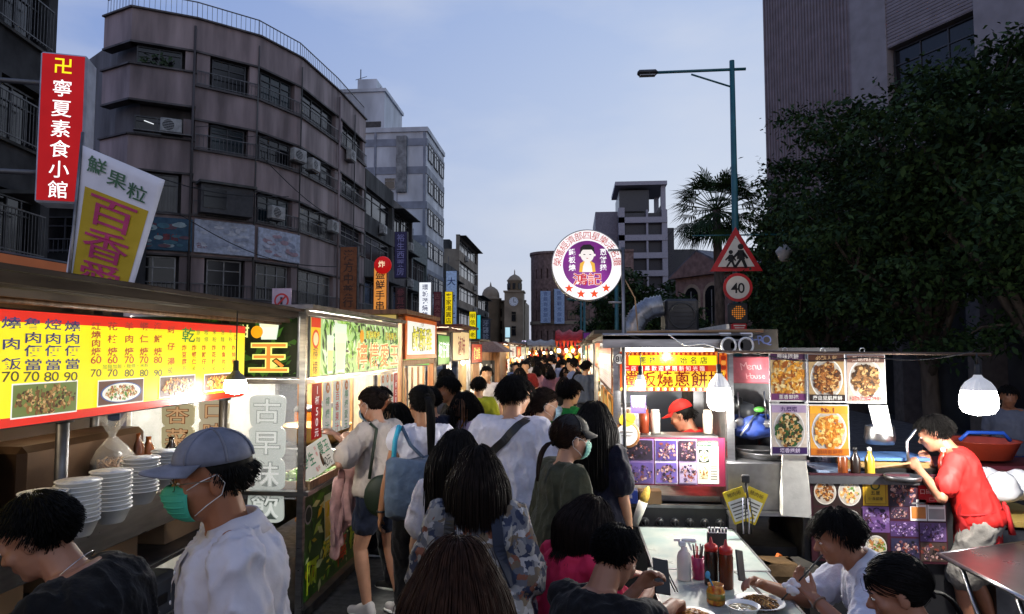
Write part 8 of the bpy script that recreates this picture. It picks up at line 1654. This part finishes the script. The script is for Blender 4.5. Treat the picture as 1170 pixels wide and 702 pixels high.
mb = MB(); a, b_ = onD(940, 634, 2.98), onD(893, 686, 2.98); mb.tube([a, b_], .0035, BLACK, 8); tag(mb.build('drinking_straw'), 'thin black straw slanting down from the bent man\'s mouth', 'straw')
# cooks
P('cook in a red cap and red shirt bending inside the pancake stall window', 774, 456, 5.45, 62, 1.60, sex='m', lean=(.05, .25), head=(.05, .3), arms=dict(l=(-.1, .4, 1.02), r=(.1, .42, 1.02)), shirt=dict(m=mat('shirt_red', srgb('#d21c18'), .8, var=.15, scale=10, bump=.2), loose=.02), bottom=dict(k='trousers', m=NAVY), hair=dict(k='short', zmax=.03, n=200), cap=dict(m=mat('cap_red_cloth', srgb('#b8160f'), .8, var=.15)), skin_h='#a8745a', detail=True)
I = P('cook in a red tee, red apron and grey shorts leaning over the griddle', 1058, 474, 4.55, 66, 1.72, sex='m', lean=(.18, .50), head=(.0, .25), arms_w=dict(l=onD(1050, 536, 4.42), r=onD(1062, 530, 4.6)), legs=dict(l=(-.1, .05, .08), r=(.11, -.1, .08)), shirt=dict(m=mat('shirt_red', srgb('#d21c18'), .8, var=.15, scale=10, bump=.2), sleeve=.7, loose=.012), apron=mat('apron_red', srgb('#a81216'), .8, var=.2, bump=.2), bottom=dict(k='shorts', m=cloth('#8a8680'), len=.42, loose=.024), hair=dict(k='short', len=.045), skin_h='#a8745a', detail=True, curl=.7)
w_ = wpt(I, I['W']['l']+V((.03, .1, 0))); mb = MB(); mb.tube([w_+V((.05, -.02, .03)), w_+V((-.28, .02, -.03))], .008, PALLET, 6); mb.box(w_+V((-.33, .02, -.04)), (.12, .08, .004), STEEL, rz=.2); tag(mb.build('spatula'), 'wooden-handled spatula in the cook\'s hands over the griddle', 'spatula')
P('man in a striped tee and blue jeans standing in the dark behind the right bulb', 1152, 440, 7.2, 150, 1.60, sex='m', arms=dict(l=(-.2, .3, 1.0)), shirt=S('#5a5e6c'), bottom=dict(k='trousers', m=cloth('#1a3060')), hair=dict(k='short', n=500, r=.004), vox=.012, skin_h='#8a5c44', head=(.2, .2))
P('drink seller in a black tee with white print behind the counter', 436, 441, 6.6, -95, 1.64, sex='m', head=(.1, .1), arms=dict(l=(-.1, .42, 1.08), r=(.1, .42, 1.08)), shirt=S('#15171c', loose=.02), bottom=dict(k='trousers', m=NAVY), hair=dict(k='short', n=700, r=.003), skin_h='#8a5a42', vox=.011, detail=True)
P('gloved helper hidden behind the food posters, arm at the counter', 905, 452, 5.1, 150, 1.6, sex='f', arms=dict(l=(-.2, .35, 1.05), r=(.2, .36, 1.06)), shirt=S('#8a8088'), bottom=dict(k='trousers', m=NAVY), hair=dict(k='short', n=500, r=.004), vox=.012)
# the far crowd: a few figures, copied down the lane
protos = []
SPEC = [('white', '#d8d4d8', 'm', 'short'), ('black', '#141417', 'f', 'long'), ('grey-blue', '#4a5468', 'm', 'short'), ('pink', '#c08a90', 'f', 'bob'), ('beige', '#b8a080', 'f', 'long'), ('dark red', '#6a1c1c', 'm', 'short'), ('pale blue', '#8a98b8', 'm', 'short')]
rr = random.Random(21)
for i, (nm, hx, sx, hk) in enumerate(SPEC):
    hd = dict(k=hk, n=220, r=.007, c='#0e0a09') if hk == 'short' else dict(k=hk, n=220, r=.007, zend=.36 if hk == 'long' else .16, c='#140d0a')
    I = person('pedestrian in a %s top among the far crowd in the lane' % nm, (0, 0), 0, 1.66 if sx == 'm' else 1.57, sex=sx, vox=.017, shirt=S(hx, loose=.02), bottom=dict(k='trousers' if i % 2 else 'shorts', m=[NAVY, BLKC, DENIM][i % 3], len=1 if i % 2 else .45), hair=hd, hand=False, shoes='#2a2a2c'); protos.append(I['root'])
used = [False]*len(SPEC); k = 0
def lanex(y): return (X2+.25, .25) if y < 20 else (X2+.2-.03*(y-20), .15-.06*(y-20))
spots = []
for y in np.arange(10.8, 36, .6):
    lo, hi = lanex(y)
    for q in range(2 if y < 22 else 3):
        x = rr.uniform(lo, hi); 
        if 14.2 < y < 17 and x < kx1+.2: continue
        if y < 15 and rr.random() < .45: continue
        if all((x-a)**2+(y-b)**2 > .2 for a, b in spots): spots.append((x, y+rr.uniform(-.15, .15)))
for x, y in spots[:90]:
    i = k % len(SPEC) if k < len(SPEC) else rr.randrange(len(SPEC)); k += 1
    o = protos[i] if not used[i] else copy_tree(protos[i]); used[i] = True
    sc_ = rr.uniform(.94, 1.06); o.matrix_world = Matrix.Translation((x, y, 0)) @ Matrix.Rotation(rr.choice([0, .2, -.3, 2.9, 3.3, 1.4, -1.5])+rr.uniform(-.3, .3), 4, 'Z') @ Matrix.Scale(sc_, 4); tag(o, group='far crowd in the lane')
# ================================================================ small clutter on the counters
def bottle(name, label, p, r, h, hx, capx=None, cat='bottle'):
    t = thing(name, label, cat, p); mb = MB(); mb.lathe([(r*.95, 0), (r, .01), (r, h*.62), (r*.45, h*.78), (r*.4, h*.92), (.001, h*.925)], paint(hx, .3), 16); mb.build('body', t)
    mb = MB(); mb.lathe([(r*.46, h*.88), (r*.46, h), (.001, h+.004)], paint(capx or '#c01818', .4), 14); mb.build('cap', t)
gx = onY(1000, 535, 4.95)
for k, (dx, hx, cx_, lb) in enumerate(((-.30, '#7a3a10', '#c01818', 'brown sauce bottle on the griddle counter near the paper bags'), (-.22, '#201410', '#1c1c1c', 'dark soy bottle beside the brown one on the griddle counter'), (-.13, '#c8a030', '#d8d8d0', 'yellow oil bottle on the griddle counter behind the posters'), (.33, '#b83018', '#e0e0d8', 'red chilli bottle by the tap on the griddle counter'))): bottle('sauce_bottle', lb, V((gx.x+dx, 4.72, 1.101)), .03, .19, hx, cx_)
mb = MB(); mb.lathe([(.1, 0), (.11, .03), (.105, .035), (.095, .008), (.001, .006)], STEEL_D, 22, (gx.x+.02, 4.6, 1.101)); tag(mb.build('tray'), 'round steel tray on the front of the griddle counter', 'tray')
for k, (u, v, L, lb) in enumerate(((834, 445, .22, 'long steel ladle hanging by the pancake stall corner'), (842, 448, .18, 'short steel spatula hanging by the wok station'), (872, 447, .2, 'steel skimmer hanging under the pink board'))):
    p = onY(u, v, 4.95); mb = MB(); mb.tube([p+V((0, -.02, 0)), p+V((.01, -.02, -L))], .005, STEEL, 6); mb.ell(p+V((.01, -.025, -L-.03)), (.032, .012, .036), STEEL, 12); tag(mb.build('kitchen_ladle'), lb, 'ladle')
for k, (x, y, r, h, lb) in enumerate(((1.25, 4.92, .13, .07, 'wide dented pan at the left of the wok station top'), (1.62, 4.93, .1, .12, 'small dented pot at the right of the wok station top'))):
    mb = MB(); zc_ = onY(860, 526, 4.9).z; mb.lathe([(r*.8, 0), (r, h), (r*1.04, h+.004), (r*.95, h), (r*.78, .01), (.001, .008)], STEEL_D, 22, (x, y, zc_+.01), top=True); tag(mb.build('pan'), lb, 'pan')
mb = MB(); mb.lathe([(.14, 0), (.15, .03), (.15, .34), (.12, .42), (.05, .45), (.05, .5), (.001, .5)], paint('#46505a', .45), 22, (1.22, 4.55, 0)); mb.tube([(1.22, 4.55, .5), (1.3, 4.6, .62), (1.38, 4.8, .55)], .012, paint('#b85a18'), 8); tag(mb.build('gas_cylinder'), 'grey gas cylinder with an orange hose below the wok station', 'gas cylinder')
for k, (a, b, sag, lb) in enumerate(((onY(718, 384, 4.66), onY(872, 381, 4.72), .05, 'thin black cord sagging along the stall roof pole'), (onY(763, 382, 4.66), onY(842, 392, 4.6), .06, 'white cord looping from the roof pole to the twin lamps'), (onY(860, 404, 4.4), onY(1110, 402, 4.05), .05, 'black cord hanging along the poster bar to the far bulb'))):
    mb = MB(); mb.tube([a.lerp(b, t)+V((0, -.012, -sag*4*t*(1-t)*(1+.4*sin(9*t)))) for t in np.linspace(0, 1, 22)], .004, PAPERW if k == 1 else CAB, 5); tag(mb.build('cord'), lb, 'cord')
# drink stall: cups, dispensers, bowls
mb = MB(); mb.lathe([(.028, 0), (.04, .1), (.042, .104), (.038, .1), (.026, .006), (.001, .005)], mat('cup_clear', (.75, .78, .72), .2, alpha=.75), 14); cup0 = mb.build('plastic_cup')
for k in range(10):
    o = cup0 if k == 0 else cup0.copy()
    if k: COL.objects.link(o)
    o.location = (-2.06-.1*(k % 2), 5.72+.10*(k//2), .918); tag(o, 'clear plastic cup lined up on the drink stall counter', 'cup', 'plastic cups on the drink counter')
for k, (y, hx, lb) in enumerate(((5.75, '#c8b020', 'tall yellow juice dispenser in the drink stall'), (6.55, '#c86a18', 'tall orange juice dispenser in the drink stall'), (7.05, '#b8c860', 'pale green juice dispenser in the drink stall'))):
    t = thing('juice_dispenser', lb, 'dispenser', (-2.62, y, .916)); mb = MB(); mb.lathe([(.1, .06), (.11, .07), (.11, .4), (.10, .42), (.001, .42)], mat('juice_'+hx, srgb(hx), .2, alpha=.9), 20); mb.build('tank', t); mb = MB(); mb.lathe([(.115, 0), (.115, .06), (.001, .062)], STEEL_D, 20); mb.lathe([(.115, .42), (.1, .46), (.02, .48), (.001, .49)], STEEL, 20); mb.build('base', t)
mb = MB(); mb.box((-2.6, 6.15, .66), (.25, 1.9, .44), STEEL_D); tag(mb.build('cooler'), 'steel cooler under the juice dispensers', 'cooler')
# left stall: chopsticks jar, napkins, hanging bags
t = thing('chopstick_jar', 'steel jar of chopsticks at the end of the bowl ledge', 'jar', (-2.28, 4.28, 1.196)); mb = MB(); mb.lathe([(.04, 0), (.045, .11), (.042, .112), (.038, .01), (.001, .008)], STEEL, 16); mb.build('jar', t)
for k in range(9): mb = MB(); a = k*.7; mb.tube([(.015*cos(a), .015*sin(a), .01), (.034*cos(a), .034*sin(a), .2+.01*(k % 3))], .003, paint('#a8703c'), 5); mb.build('chopstick', t)
mb = MB(); mb.box((-2.3, 4.1, 1.235), (.12, .1, .075), paint('#c8ccd0', .4), bev=.01); mb.box((-2.3, 4.1, 1.278), (.06, .05, .012), PAPERW); tag(mb.build('napkin_box'), 'pale napkin box near the far end of the bowl ledge', 'box')
COL.objects.unlink(_to)
